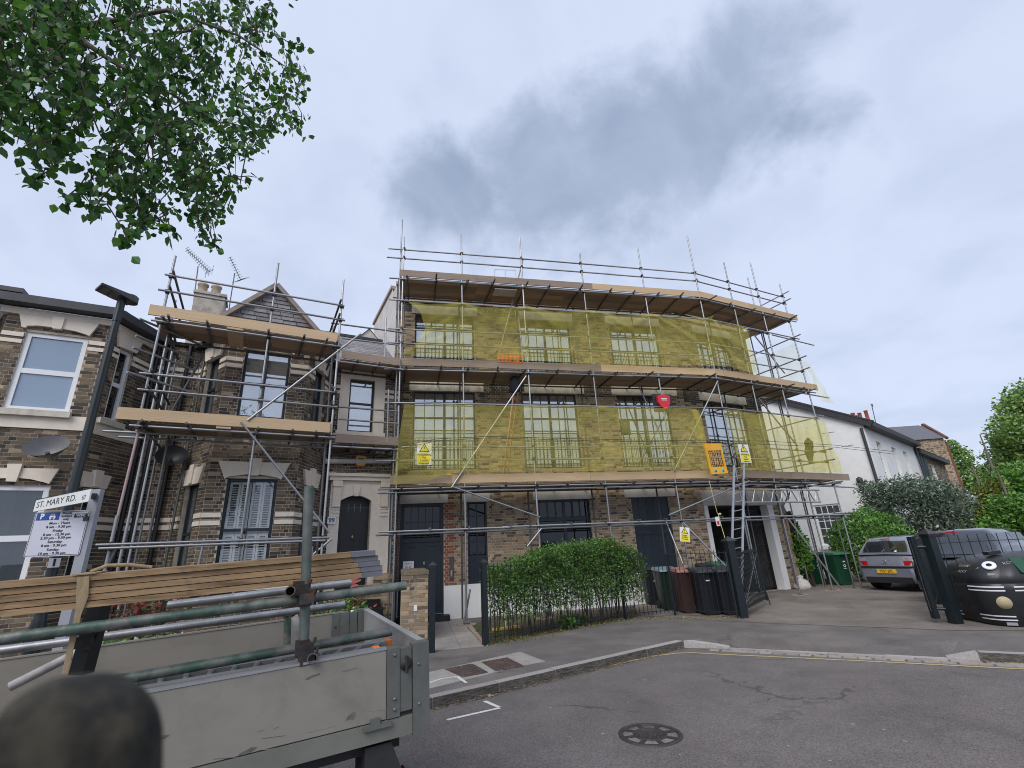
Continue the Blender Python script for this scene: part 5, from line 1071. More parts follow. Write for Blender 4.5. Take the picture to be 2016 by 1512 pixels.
net('debris_net', 'lower yellow net right of the torn gap, in front of the white wall', sB, [(0, SE + .15), (1, SE - .1)], [(0, 3.62), (20, 3.72)], [(0, 5.60), (20, 5.58)], G, seed=3, folds=[(10.4, 5.5, -1.3, .04, .05)], nu=60)
# the flap gathered at the gap
net('debris_net', 'bunched bright yellow edge of netting left of the yellow ladder gate', [(0, smain(1388, 930)), (.5, smain(1372, 860)), (1, smain(1358, 812))], [(0, sA[0][1] + .04), (.5, sA[1][1] + .03), (1, sA[2][1] + .03)], [(0, 3.66), (20, 3.66)], [(0, 5.57), (20, 5.57)], G, seed=4, v=-.19, nu=14)
s0u = S.px(800, 610, -.08)[0]; fu = [(u_, 8.83, a_, .035, .04) for u_, _ in stand[1:] for a_ in (-2.5, -2.0, -1.1, -.6)] + [(s0u - .1, 7.1, .25, .07, .05), (s0u - .1, 7.1, .45, .07, .045), (s0u - .1, 7.1, .7, .06, .05), (4.4, 8.8, -2.6, .05, .06), (4.4, 8.8, -.5, .05, .06), (6.4, 8.8, -2.7, .05, .05), (6.4, 8.8, -.6, .05, .06), (9.2, 7.2, 2.2, .05, .06), (9.6, 7.2, 2.5, .05, .05), (8.3, 8.8, -.7, .04, .06)]
net('debris_net', 'upper yellow net stretched under the top lift across the windows', [(0, s0u - .08), (.12, s0u + .22), (.5, s0u + .55), (.8, s0u + .42), (1, s0u + .05)], [(0, sright(1482, 735)), (1, sright(1464, 648))], [(-3, 7.06), (2, 7.04), (5, 6.95), (9, 7.1), (11, 6.9), (20, 6.9)], [(-3, 8.83), (6, 8.83), (20, 8.78)], G, seed=5, folds=fu, sag=.12)
RT = SR.off(4.74, 0, 90)
net('debris_net', 'pale thin net on the end of the scaffold against the sky', [(0, -.1), (1, .0)], [(0, 2.7), (1, 2.2)], [(-1, 6.95), (5, 6.95)], [(-1, 8.7), (5, 8.8)], G, pos=lambda s, v, z: RT.w(s, v, z), mat=NETP, seed=6, nu=24, v=-.05)
net('debris_net', 'loose pale flap of net blowing off the right end of the second lift', [(0, SE + .15), (1, SE - .25)], [(0, SE + .85), (.5, SE + .35), (1, SE - .05)], [(0, 6.5), (SE + .3, 6.3), (20, 5.9)], [(0, 7.9), (20, 7.9)], G, mat=NETP, seed=7, nu=14, v=-.1)
net('debris_net', 'pale thin net on the end of the first lift beside the white wall', [(0, -.1), (1, .0)], [(0, 1.3), (1, 1.3)], [(-1, 3.75), (5, 3.75)], [(-1, 5.5), (5, 5.5)], G, pos=lambda s, v, z: RT.w(s, v, z), mat=NETP, seed=8, nu=16, v=-.05)
# ================================================================ things on the scaffold
YEL = M('yellow_sign', (.78, .66, .04), .04, 5, .5); ORG = M('orange_plastic', (.75, .17, .03), .1, 6, .5); AMB = M('amber_mesh_gate', (.80, .40, .02), .08, 6, .5)
REDP = M('red_plastic', (.55, .02, .03), .08, 6, .35); ROPE = M('pale_rope', (.55, .52, .22), .2, 20, .9)
def quad_frame(f, v, pts):
    """matrix of a flat plate whose four corners were read off a plane"""
    q = [f.at(x, y, v) for x, y in pts]; c = sum(q, Vector()) / 4; ex = ((q[1] - q[0]) + (q[2] - q[3])) / 2; ey = ((q[0] - q[3]) + (q[1] - q[2])) / 2
    w_, h_ = ex.length, ey.length; ex.normalize(); ez = ex.cross(ey).normalized(); ey = ez.cross(ex); m = Matrix((ex, ey, ez)).transposed().to_4x4(); m.translation = c; return m, w_, h_
def plate(mb, m, x0, x1, y0, y1, z0, z1, mi=0): mb.hexa([m @ Vector(p) for p in ((x0, y0, z0), (x1, y0, z0), (x1, y1, z0), (x0, y1, z0), (x0, y0, z1), (x1, y0, z1), (x1, y1, z1), (x0, y1, z1))], mi)
def warning_sign(label, f, v, pts, words):
    m, w_, h_ = quad_frame(f, v, pts); t = thing('warning_sign', label, 'warning sign', m.translation, 'yellow warning signs on the scaffold')
    mb = MB(); plate(mb, m, -w_ / 2, w_ / 2, -h_ / 2, h_ / 2, -.004, 0); mb.build('plate', PLASTW, t)
    mb = MB(); plate(mb, m, -w_ * .44, w_ * .44, -h_ * .46, h_ * .01, 0, .002); mb.build('yellow_panel', YEL, t)
    P_ = lambda x, y, z: m @ Vector((x, y, z)); k = w_ * .36; cy = h_ * .07
    mb = MB(); mb.prism([P_(-k, cy, .003), P_(k, cy, .003), P_(0, cy + k * 1.65, .003)], (m.to_3x3() @ Vector((0, 0, -.004)))); mb.build('triangle_border', BLACKI, t)
    k2 = k * .74; mb = MB(); mb.prism([P_(-k2, cy + k * .16, .005), P_(k2, cy + k * .16, .005), P_(0, cy + k * .16 + k2 * 1.65, .005)], (m.to_3x3() @ Vector((0, 0, -.003)))); mb.build('triangle', YEL, t)
    mb = MB(); plate(mb, m, -k * .08, k * .08, cy + k * .55, cy + k * 1.05, .006, .007); plate(mb, m, -k * .08, k * .08, cy + k * .28, cy + k * .42, .006, .007); mb.build('exclamation_mark', BLACKI, t)
    for i, (wd, sz) in enumerate(words): text('lettering', wd, h_ * sz, BLACKI, t, m @ Matrix.Translation((0, -h_ * (.06 + .125 * i), .004)), bold=h_ * .002)
    return t
W_ = (('WARNING', .13), ('This', .11), ('Scaffold', .11), ('is alarmed', .10))
warning_sign('warning sign reading WARNING This Scaffold, tied to the lower net on the left', S, -.13, ((821, 871), (849.5, 871), (849.5, 915), (820.5, 915)), W_)
warning_sign('warning sign reading WARNING This Scaffold, above the grey ladder', SR, -.18, ((1453, 874), (1473.5, 876), (1479, 911), (1459, 911)), W_)
dsg = warning_sign('warning sign reading Danger, on a pole above the bins', S, -.35, ((1336, 1036), (1356, 1040), (1359.5, 1067), (1341, 1066.5)), (('Danger', .13), ('Scaffolding', .10), ('incomplete', .10)))
mb = MB(); p = S.at(1349, 1066, -.36); mb.tube(p, S.at(1357, 1125, -.36), .018, 8); mb.build('post', GALV, dsg)
# yellow ladder gate with wire mesh
m, w_, h_ = quad_frame(SR, -.16, ((1386.5, 874), (1419, 873), (1431, 932), (1400, 934))); t = thing('ladder_gate', 'yellow ladder gate with wire mesh in the torn gap of the net', 'safety gate', m.translation)
mb = MB(); f_ = .055
plate(mb, m, -w_ / 2, -w_ / 2 + f_, -h_ / 2, h_ / 2, -.02, .02); plate(mb, m, w_ / 2 - f_, w_ / 2, -h_ / 2, h_ / 2, -.02, .02); plate(mb, m, -w_ / 2 + f_, w_ / 2 - f_, h_ / 2 - h_ * .23, h_ / 2, -.018, .018); plate(mb, m, -w_ / 2 + f_, w_ / 2 - f_, -h_ / 2, -h_ / 2 + h_ * .23, -.018, .018); mb.build('frame', AMB, t)
mb = MB(); x = -w_ / 2 + f_
for i in range(1, 8): x = -w_ / 2 + f_ + (w_ - 2 * f_) * i / 8; plate(mb, m, x - .003, x + .003, -h_ * .27, h_ * .27, -.004, .004)
for i in range(1, 9): y = -h_ * .27 + h_ * .54 * i / 9; plate(mb, m, -w_ / 2 + f_, w_ / 2 - f_, y - .003, y + .003, -.007, .001)
props(mb.build('wire_mesh', AMB, t), kind='stuff')
TEAL = M('teal_spot', (.10, .42, .45), .1, 6, .5)
for sx in (-.22, .24):
    mb = MB(); mb.lathe((0, 0, 0), [(.055, 0), (.055, .004), (.02, .004), (.02, .006)], 14); mb.v = [tuple(m @ Vector((x + sx * w_, y - h_ * .385, z + .019))) for x, y, z in mb.v]; mb.build('reflector', TEAL, t)
# ladders
def ladder(name, label, a0, a1, b0, b1, n, mat, r=.024, group='ladders on the scaffold'):
    """stiles a0-a1 and b0-b1 with n rungs"""
    t = thing('ladder', label, 'ladder', (Vector(a0) + Vector(b0)) / 2, group)
    for p, q in ((a0, a1), (b0, b1)): mb = MB(); mb.beam(p, q, .03, .065, (Vector(b0) - Vector(a0))); mb.build('stile', mat, t)
    for i in range(n): k = (i + .6) / n; tubepiece('rung', mat, t, Vector(a0).lerp(Vector(a1), k), Vector(b0).lerp(Vector(b1), k), .014)
    return t
lb0, lb1 = S.at(1436, 1185, -.85), S.at(1458, 1186, -.85); lb0.z = lb1.z = .02
ladder('ladder', 'long aluminium ladder leaning up to the first lift beside the gatepost', lb0, SR.at(1445, 917, -.14), lb1, SR.at(1464.5, 912, -.14), 15, ALU)
ladder('ladder', 'orange striped ladder between the first and second lifts', S.w(S.px(988, 934, .55)[0], .55, 3.5), S.w(S.px(1022, 745, .55)[0], .55, 7.3), S.w(S.px(995, 934, .75)[0], .75, 3.5), S.w(S.px(1029, 745, .75)[0], .75, 7.3), 13, M('orange_striped_stile', (.50, .21, .07), .3, 9, .6, col2=(.36, .3, .24), s2=9))
# orange guard, hanging bag, frame on the top lift
mb = MB(); m, w_, h_ = quad_frame(S, -.03, ((982, 696), (1028, 697), (1027, 714), (982, 712)))
for i in range(7): x = -w_ / 2 + w_ * i / 6; plate(mb, m, x - .012, x + .012, -h_ / 2, h_ / 2, -.01, .01)
for i in range(4): y = -h_ / 2 + h_ * i / 3; plate(mb, m, -w_ / 2, w_ / 2, y - .012, y + .012, -.014, .006)
props(mb.build('guard_panel', ORG, None, loc=m.translation), 'orange mesh guard standing on the second lift boards', 'guard')
mb = MB(); p = S.w(S.px(1013, 750, .35)[0], .35, 6.7); mb.lathe(p, [(.05, 0), (.16, -.08), (.19, -.3), (.17, -.5), (.04, -.55)], 12, sx=.9, sy=.6); props(mb.build('cloth_bag', M('navy_cloth', (.015, .018, .028), .4, 6, .95, bump=.5, bscale=20), None, loc=p), 'dark cloth bag hanging below the second lift by the orange ladder', 'bag')
mb = MB(); q = [S.at(x, y, .1) for x, y in ((974, 531), (1015, 532), (1016, 549), (973, 546))]
for i in range(4): mb.tube(q[i], q[(i + 1) % 4], .009, 5)
mb.tube((q[0] + q[1]) / 2, (q[2] + q[3]) / 2, .009, 5); props(mb.build('wire_frame', GALV, None, loc=q[3]), 'thin wire frame standing on the top lift', 'frame')
boxpiece('packing_board', M('pale_board', (.52, .47, .42), .1, 4, .9), main, S, S.px(975, 560)[0], S.px(1019, 560)[0], .12, .55, 9.57, 9.60)
# scaffold tag with rope and tape
mb = MB(); p = SR.at(1413, 1025, -.12); m, w_, h_ = quad_frame(SR, -.13, ((1408, 1018), (1415, 1017), (1418, 1035), (1411, 1036)))
t = thing('inspection_tag', 'small white and red inspection tag hanging from the base ledger', 'tag', m.translation); plate(mb, m, -w_ / 2, w_ / 2, -h_ / 2, h_ / 2, -.003, .003); mb.build('holder', PLASTW, t)
mb = MB(); plate(mb, m, -w_ * .3, w_ * .3, -h_ * .38, h_ * .05, .0035, .005); mb.build('insert', REDP, t)
mb = MB(); mb.path([SR.at(1396, 946, -.12), SR.at(1403, 975, -.14), SR.at(1412, 1010, -.13), SR.at(1415, 1014, -.13)], .009, 5); mb.path([SR.at(1414, 1012, -.13), SR.at(1420, 1035, -.16), S.at(1428, 1062, -.6)], .009, 5); mb.lathe(SR.at(1417, 1012, -.13), [(.02, -.03), (.05, 0), (.02, .03)], 8); props(mb.build('rope', ROPE, None, loc=SR.at(1396, 946, -.12)), 'yellow rope knotted on the base ledger above the gatepost', 'rope')
# telephone cables passing in front of the lower net
mb = MB()
for k, pts in enumerate((((740, 893), (800, 876), (860, 864), (960, 859), (1100, 863), (1240, 866), (1400, 868), (1500, 868), (1640, 876), (1760, 889)), ((740, 899), (800, 881), (860, 868), (960, 862), (1100, 866), (1240, 869.5), (1400, 871), (1640, 880), (1760, 894)))): mb.path([S.at(x, y, -.7) for x, y in pts], .007, 4)
props(mb.build('telephone_cable', BLACKI, None, loc=S.at(740, 893, -.7)), 'thin black telephone cables slung across the lower net', 'cable')
# alarm boxes
mb = MB(); f_ = S; c = S.px(1305, 793, -.02); uw, zh = .21, .20
pts = [(-uw, zh), (0, zh + .05), (uw, zh), (uw * .95, -.02), (uw * .6, -zh * .75), (0, -zh * 1.15), (-uw * .6, -zh * .75), (-uw * .95, -.02)]
t = thing('alarm_box', 'red shield shaped alarm box hung on the scaffold by the third window', 'alarm box', S.w(c[0], -.05, c[1]), 'burglar alarm boxes')
mb.prism([S.w(c[0] + a, -.12, c[1] + b) for a, b in pts], S.n * .1); mb.build('cover', REDP, t); mb = MB(); mb.box(S, c[0] - .33, c[0] + .33, -.018, .0, c[1] - .3, c[1] + .28); mb.build('back_plate', BLACK, t)
rw = S.mat(c[0], -.1215, c[1]) @ Matrix.Rotation(R(90), 4, 'X')
mb = MB(); [mb.box(S, c[0] - .1 + i * .02, c[0] + .1 - i * .0, -.123, -.121, c[1] + .10 - i * .05, c[1] + .12 - i * .05) for i in range(2)]; mb.build('white_print', PLASTW, t)
mb = MB(); c = LS.px(709, 908, FLATV); t = thing('alarm_box', 'yellow alarm box on the wall above the cream door case', 'alarm box', LS.w(c[0], FLATV - .05, c[1]), 'burglar alarm boxes')
pts = [(-.14, .08), (-.10, .13), (.10, .13), (.14, .08), (.14, -.08), (.09, -.14), (-.09, -.14), (-.14, -.08)]; mb.prism([LS.w(c[0] + a, FLATV - .13, c[1] + b) for a, b in pts], LS.n * .13); mb.build('cover', M('amber_plastic', (.62, .27, .03), .08, 6, .4), t)
mb = MB(); mb.box(LS, c[0] - .075, c[0] + .075, FLATV - .134, FLATV - .131, c[1] - .06, c[1] + .06); mb.build('badge', BLACKI, t); text('lettering', 'ADT', .075, PLASTW, t, LS.mat(c[0], FLATV - .136, c[1]) @ Matrix.Rotation(R(90), 4, 'X'), bold=.002)
# house number tile and letter notice
c = LS.px(652, 1025, FLATV - .03); t = thing('number_tile', 'black and white house number tile left of the cream door case', 'number tile', LS.w(c[0], FLATV - .1, c[1])); mb = MB(); mb.box(LS, c[0] - .10, c[0] + .10, FLATV - .10, FLATV - .085, c[1] - .085, c[1] + .085); mb.build('tile', PLASTW, t); text('lettering', '99', .15, M('grey_print', (.13, .13, .14), .1, 5, .6), t, LS.mat(c[0], FLATV - .102, c[1]) @ Matrix.Rotation(R(90), 4, 'X'), bold=.006)
m, w_, h_ = quad_frame(S, FV + .04, ((793, 1105.5), (814.5, 1104.5), (814.5, 1122), (793.5, 1123))); t = thing('paper_notice', 'white paper notice taped on the dark blue door', 'notice', m.translation); mb = MB(); plate(mb, m, -w_ / 2, w_ / 2, -h_ / 2, h_ / 2, -.002, .0); mb.build('paper', PLASTW, t)
for i, s_ in enumerate(('LIVE', 'WIRES')): text('lettering', s_ if False else ('FLATS', '90-92')[i], h_ * .32, BLACKI, t, m @ Matrix.Translation((0, h_ * (.2 - .4 * i), .001)))
# satellite dish
dc = LS.at(98, 897, BAYV - .30); t = thing('satellite_dish', 'grey satellite dish on the leftmost house', 'satellite dish', LS.at(98, 897, BAYV))
ax = (Vector((.25, -.75, .62))).normalized(); q = ax.to_track_quat('Z', 'Y').to_matrix().to_4x4(); q.translation = dc
mb = MB(); rows = []
for i in range(7): rr_ = .335 * i / 6 + .001; rows.append([q @ Vector((rr_ * math.cos(a), rr_ * .86 * math.sin(a), .22 * rr_ * rr_ / .1)) for a in (2 * math.pi * k / 28 for k in range(28))])
mb.grid(rows, 0, True, True); mb.build('reflector', M('grey_dish', (.17, .17, .175), .1, 8, .6, metal=.2), t)
mb = MB(); mb.tube(q @ Vector((.0, -.02, .02)), q @ Vector((-.03, -.26, .20)), .016, 6); mb.tube(q @ Vector((0, -.03, .0)), q @ Vector((0, -.03, .10)), .035, 8); mb.build('receiver_arm', BLACK, t)
mb = MB(); mb.tube(q @ Vector((0, 0, -.01)), LS.at(98, 897, BAYV), .025, 8); mb.build('wall_bracket', GALVD, t)
# black dish in the corner between the houses
dc = LS.at(338, 905, FLATV - .35); t = thing('satellite_dish', 'black satellite dish on the wall between the two terraced houses', 'satellite dish', LS.at(338, 905, FLATV)); ax = Vector((.45, -.80, .40)).normalized(); q = ax.to_track_quat('Z', 'Y').to_matrix().to_4x4(); q.translation = dc
mb = MB(); mb.grid([[q @ Vector((r_ * math.cos(a), r_ * .9 * math.sin(a), 2.0 * r_ * r_)) for a in (2 * math.pi * k / 28 for k in range(28))] for r_ in (.001, .08, .16, .23, .30)], 0, True, True); mb.build('reflector', BLACK, t)
mb = MB(); mb.tube(q @ Vector((0, 0, 0)), LS.at(338, 905, FLATV), .03, 8); mb.tube(q @ Vector((0, -.02, .02)), q @ Vector((0, -.22, .22)), .014, 6); mb.build('wall_bracket', BLACK, t)
# odds and ends left on the first lift
def tub(label, px, mat, r_, h_, v_=.8):
    u, z = S.px(*px, v_); p = S.w(u, v_, 3.5); mb = MB(); mb.lathe(p, [(r_ * .85, 0), (r_, h_ * .9), (r_ * 1.08, h_ * .92), (r_ * 1.08, h_), (r_ * .5, h_ + .02)], 14); return props(mb.build('plastic_tub', mat, None, loc=p), label, 'tub', 'tubs left on the first lift')
tub('yellow tub standing on the first lift behind the lower net', (885, 922), M('yellow_tub', (.70, .62, .05), .08, 5, .5), .12, .30); tub('white tub on the first lift just left of its twin', (829, 926), PLASTW, .11, .24); tub('white tub on the first lift beside the first window, nearer the yellow tub', (840, 926), PLASTW, .10, .22, .75)
q = [SR.px(1360 + x / 6.72, 760 + y / 6.72, .12) for x, y in ((1545, 680), (1565, 685), (1575, 710), (1600, 725), (1602, 780), (1615, 800), (1605, 815), (1625, 900), (1600, 1000), (1590, 1030), (1565, 1030), (1560, 990), (1545, 940), (1520, 870), (1520, 790), (1505, 760), (1510, 720))]
mb = MB(); n_ = len(q); cu_, cz_ = sum(a for a, b in q) / n_, sum(b for a, b in q) / n_
mb.grid([[SR.w(cu_ + (a - cu_) * k, .12 + dv_ + .02 * math.sin(b * 9), cz_ + (b - cz_) * k) for a, b in q] for k, dv_ in ((.02, -.09), (.55, -.075), (.9, -.04), (1.0, 0), (.9, .05), (.02, .07))], 0, True, True)
props(mb.build('jacket', M('dark_olive_cloth', (.035, .036, .02), .35, 7, .95, bump=.5, bscale=20), None, loc=SR.w(cu_, .12, cz_)), 'dark work jacket hanging on the guard rails at the right end of the first lift', 'jacket')
# television aerials on the chimney
def aerial(label, base, top, boom0, boom1, n, half, refl):
    t = thing('television_aerial', label, 'aerial', base, 'television aerials on the chimney'); mb = MB(); mb.tube(base, top, .016, 6); mb.build('mast', GALVD, t)
    mb = MB(); mb.tube(boom0, boom1, .012, 6); mb.build('boom', GALVD, t); d = (boom1 - boom0).normalized(); sd_ = d.cross(Vector((0, 0, 1))).normalized(); mb = MB()
    for i in range(n): p = boom0.lerp(boom1, i / (n - 1)); h = half * (1 - .35 * (1 - i / (n - 1))); mb.tube(p - sd_ * h, p + sd_ * h, .006, 4); up = sd_.cross(d); mb.tube(p - sd_ * h * .5 - up * .06, p - sd_ * h * .5 + up * .06, .005, 4); mb.tube(p + sd_ * h * .5 - up * .06, p + sd_ * h * .5 + up * .06, .005, 4)
    props(mb.build('director_element', GALVD, t), kind='stuff'); mb = MB(); up = sd_.cross(d)
    for k in (-1, 0, 1): p = boom1 + up * .09 * k * 1.3; mb.tube(p - sd_ * refl, p + sd_ * refl, .006, 4)
    mb.tube(boom1 - up * .15, boom1 + up * .15, .008, 4); mb.build('reflector', GALVD, t)
v = FLATV + 2.4; aerial('long yagi television aerial left of the chimney pots', LS.at(381, 596, v), LS.at(390, 524, v), LS.at(368, 491, v), LS.at(412, 535, v + .1), 13, .24, .3); aerial('smaller television aerial right of the chimney pots', LS.at(449, 620, v + .6), LS.at(462, 538, v + .6), LS.at(453, 507, v + .6), LS.at(474, 551, v + .9), 10, .13, .3)
v = 2.9; b = WF.at(1725, 836, v); tp_ = WF.at(1716, 797, v); t = thing('television_aerial', 'lone aerial mast on the red chimney of the white house', 'aerial', b, None); mb = MB(); mb.tube(b, tp_, .03, 6); mb.build('mast', GALVD, t); mb = MB(); mb.tube(tp_ - WF.d * .2, tp_ + WF.d * .25, .03, 5); mb.tube(tp_ + WF.d * .2 - Vector((0, 0, .1)), tp_ + WF.d * .2 + Vector((0, 0, .12)), .03, 5); mb.build('boom', GALVD, t)

# ================================================================ street lamp and signs
def at_h(x, y, D): d = ray(x, y); k = D / math.hypot(d.x, d.y); return CAM + d * k
lp = at_h(150, 940, 6.5); lp.z = 0; top = at_h(231, 593, 6.5); zt = top.z
t = thing('street_lamp', 'dark green street lamp with flat LED head behind the parking sign', 'street lamp', lp)
LAMPM = M('lamp_green_black', (.010, .017, .019), .2, 4, .35)
mb = MB(); mb.lathe(lp, [(.062, 0), (.062, 1.25), (.05, 1.32), (.046, 1.35), (.036, zt - .5), (.034, zt)], 16); mb.build('column', LAMPM, t)
hd = (Vector((-.55, -.83, 0))).normalized(); hs = Vector((hd.y, -hd.x, 0)); tp_ = Vector((lp.x, lp.y, zt))
mb = MB(); mb.tube(tp_ - Vector((0, 0, .25)), tp_ + Vector((0, 0, .02)), .040, 12); mb.build('collar', LAMPM, t)
mb = MB(); a = tp_ - hd * .08 + Vector((0, 0, .02)); b = tp_ + hd * .23 + Vector((0, 0, .085)); n_ = Vector((0, 0, 1))
mb.hexa([a - hs * .09, b - hs * .10, b + hs * .10, a + hs * .09, a - hs * .08 + n_ * .075, b - hs * .105 + n_ * .025, b + hs * .105 + n_ * .025, a + hs * .08 + n_ * .075]); mb.lathe(a + n_ * .05, [(.072, -.045), (.072, .03), (.05, .05)], 14); mb.build('lantern', M('lantern_grey', (.035, .037, .042), .2, 4, .4), t)
for i in range(2): k0, k1 = .42 + i * .27, .64 + i * .27; p, q_ = a.lerp(b, k0), a.lerp(b, k1); dn = Vector((0, 0, -.006)); mb = MB(); mb.hexa([p - hs * .09 + dn, q_ - hs * .09 + dn, q_ + hs * .09 + dn, p + hs * .09 + dn, p - hs * .09, q_ - hs * .09, q_ + hs * .09, p + hs * .09]); mb.build('led_panel', M('led_glass', (.09, .085, .075), .2, 12, .3), t)
np_ = at_h(103, 1108, 6.40); m = Matrix.Rotation(R(40), 4, 'Z') @ Matrix.Rotation(R(90), 4, 'X'); fw2 = (CAM - np_); fw2.z = 0; fw2.normalize(); ang = math.atan2(fw2.x, -fw2.y); m = Matrix.Rotation(ang, 4, 'Z') @ Matrix.Rotation(R(90), 4, 'X'); m.translation = Vector((lp.x, lp.y, np_.z)) + fw2 * .068
mb = MB(); plate(mb, m, -.042, .042, -.042, .042, -.004, .0); mb.build('number_plate', PLASTW, t); text('lettering', '1', .085, BLACKI, t, m @ Matrix.Translation((0, 0, .001)), bold=.004)
# signs on their own grey post
def depth_at(x, y, k): return CAM + ray(x, y) * k
PS = Fr(*depth_at(112, 1050, 4.3).xy, 1.5); q = ((67.6, 1007.7), (175, 1004), (158, 1092.6), (48.6, 1097.6))
m, w_, h_ = quad_frame(PS, 0, q); t = thing('parking_sign', 'white and blue permit holders parking sign below the street name', 'parking sign', m.translation)
PSG = M('parking_plate', (.56, .57, .66), .03, 4, .4); BLU = M('parking_blue', (.01, .06, .30), .05, 5, .4)
mb = MB(); pts = []; r_ = .02
for cx, cy, a0 in ((w_ / 2 - r_, h_ / 2 - r_, 0), (-w_ / 2 + r_, h_ / 2 - r_, 90), (-w_ / 2 + r_, -h_ / 2 + r_, 180), (w_ / 2 - r_, -h_ / 2 + r_, 270)):
    for k in range(4): a = R(a0 + k * 30); pts.append((cx + r_ * math.cos(a), cy + r_ * math.sin(a)))
mb.prism([m @ Vector((x, y, 0)) for x, y in pts], m.to_3x3() @ Vector((0, 0, -.004)), 0); mb.build('plate', PSG, t)
mb = MB()
for x0, x1, y0, y1 in ((-w_ / 2 + .008, w_ / 2 - .008, h_ / 2 - .012, h_ / 2 - .008), (-w_ / 2 + .008, w_ / 2 - .008, -h_ / 2 + .008, -h_ / 2 + .012), (-w_ / 2 + .006, -w_ / 2 + .010, -h_ / 2 + .013, h_ / 2 - .013), (w_ / 2 - .010, w_ / 2 - .006, -h_ / 2 + .013, h_ / 2 - .013)): plate(mb, m, x0, x1, y0, y1, .0, .001)
mb.build('border', BLACKI, t)
mb = MB(); plate(mb, m, -w_ * .46, -w_ * .04, h_ * .30, h_ * .465, 0, .0012); mb.build('blue_panel', BLU, t); T_ = lambda x, y: m @ Matrix.Translation((x * w_, y * h_, .002))
text('lettering', 'P', h_ * .165, PLASTW, t, T_(-.355, .382), bold=.003)
mb = MB(); cx, cy, s_ = -.165 * w_, .378 * h_, h_ * .07
P3 = lambda pts: [m @ Vector((cx + a * s_, cy + b * s_, .0022)) for a, b in pts]
mb.prism(P3(((-.95, -.55), (1.0, -.55), (1.0, .1), (.85, .25), (-.85, .25), (-.95, .1))), m.to_3x3() @ Vector((0, 0, -.001))); mb.prism(P3(((-.72, .27), (.72, .27), (.5, .85), (-.5, .85))), m.to_3x3() @ Vector((0, 0, -.001))); mb.prism(P3(((-.8, -.95), (-.4, -.95), (-.4, -.5), (-.8, -.5))), m.to_3x3() @ Vector((0, 0, -.001))); mb.prism(P3(((.45, -.95), (.85, -.95), (.85, -.5), (.45, -.5))), m.to_3x3() @ Vector((0, 0, -.001))); mb.build('car_pictogram', PLASTW, t)
mb = MB(); mb.prism([m @ Vector((cx + a * s_, cy + b * s_, .0032)) for a, b in ((-.55, .33), (.55, .33), (.38, .7), (-.38, .7))], m.to_3x3() @ Vector((0, 0, -.0008))); mb.prism([m @ Vector((cx + a * s_, cy + b * s_, .0032)) for a, b in ((-.3, -.45), (.6, -.3), (.45, -.12), (-.45, -.25))], m.to_3x3() @ Vector((0, 0, -.0008))); mb.build('pictogram_glass', BLU, t)
mb = MB(); plate(mb, m, w_ * .235, w_ * .475, h_ * .335, h_ * .42, 0, .0012); mb.build('black_panel', BLACKI, t); text('lettering', 'WSC', h_ * .075, PLASTW, t, T_(.355, .378), sx=1.25, bold=.001)
for i, s_ in enumerate(('Permit', 'holders', 'only')): text('lettering', s_, h_ * .068, BLACKI, t, T_(.095, .445 - i * .067), sx=1.15, bold=.0003)
for y, s_ in ((.225, 'Mon - Thurs'), (.145, '8 am - 9.30 pm'), (.055, 'Friday'), (-.025, '8 am - 12.30 pm'), (-.10, '2.30 pm - 9.30 pm'), (-.185, 'Saturday'), (-.265, '8 am - 9.30 pm'), (-.355, 'Sunday'), (-.435, '10 am - 9.30 pm')): text('lettering', s_, h_ * .078, BLACKI, t, T_(.0, y), sx=1.2, bold=.0003)
NS = Fr(*depth_at(122, 985, 4.25).xy, -26); m2, w2_, h2_ = quad_frame(NS, 0, ((69.5, 985.4), (177.4, 963.4), (175.6, 986), (66.4, 1007)))
ns = thing('street_name_sign', 'white street name plate reading ST. MARY RD. above the parking sign', 'street sign', m2.translation)
mb = MB(); plate(mb, m2, -w2_ / 2, w2_ / 2, -h2_ / 2, h2_ / 2, -.012, 0); mb.build('plate', M('name_plate_white', (.70, .73, .72), .04, 4, .45), ns)
mb = MB(); plate(mb, m2, -w2_ / 2 - .004, w2_ / 2 + .004, h2_ / 2, h2_ / 2 + .006, -.014, .002); plate(mb, m2, -w2_ / 2 - .005, -w2_ / 2, -h2_ / 2, h2_ / 2, -.014, .002); mb.build('edge_trim', BLACKI, ns)
text('lettering', 'ST. MARY RD.', h2_ * .74, BLACKI, ns, m2 @ Matrix.Translation((-w2_ * .085, .0, .001)), sx=.92 * w2_ / (h2_ * 5.55), bold=-.0004); text('lettering', 'E17', h2_ * .46, BLACKI, ns, m2 @ Matrix.Translation((w2_ * .41, -h2_ * .12, .001)), sx=.8)
sp0 = depth_at(186, 990, 4.42); fpost = Fr(sp0.x, sp0.y, 1.5); t2 = thing('sign_post', 'flat grey steel post carrying the two street signs', 'post', (sp0.x, sp0.y, 0)); mb = MB(); zt = depth_at(193, 962, 4.42).z; mb.box(fpost, -.045, .045, -.02, .03, 0, zt); mb.build('post', M('grey_powder_coat', (.30, .31, .35), .06, 4, .5), t2)
mb = MB(); mb.beam(m2 @ Vector((w2_ * .42, 0, -.013)), fpost.w(0, -.02, m2.translation.z + .05), .03, .05); mb.beam(m @ Vector((w_ * .42, h_ * .3, -.006)), fpost.w(0, -.02, m.translation.z + h_ * .3), .03, .04); mb.build('bracket', LEAD, t2)

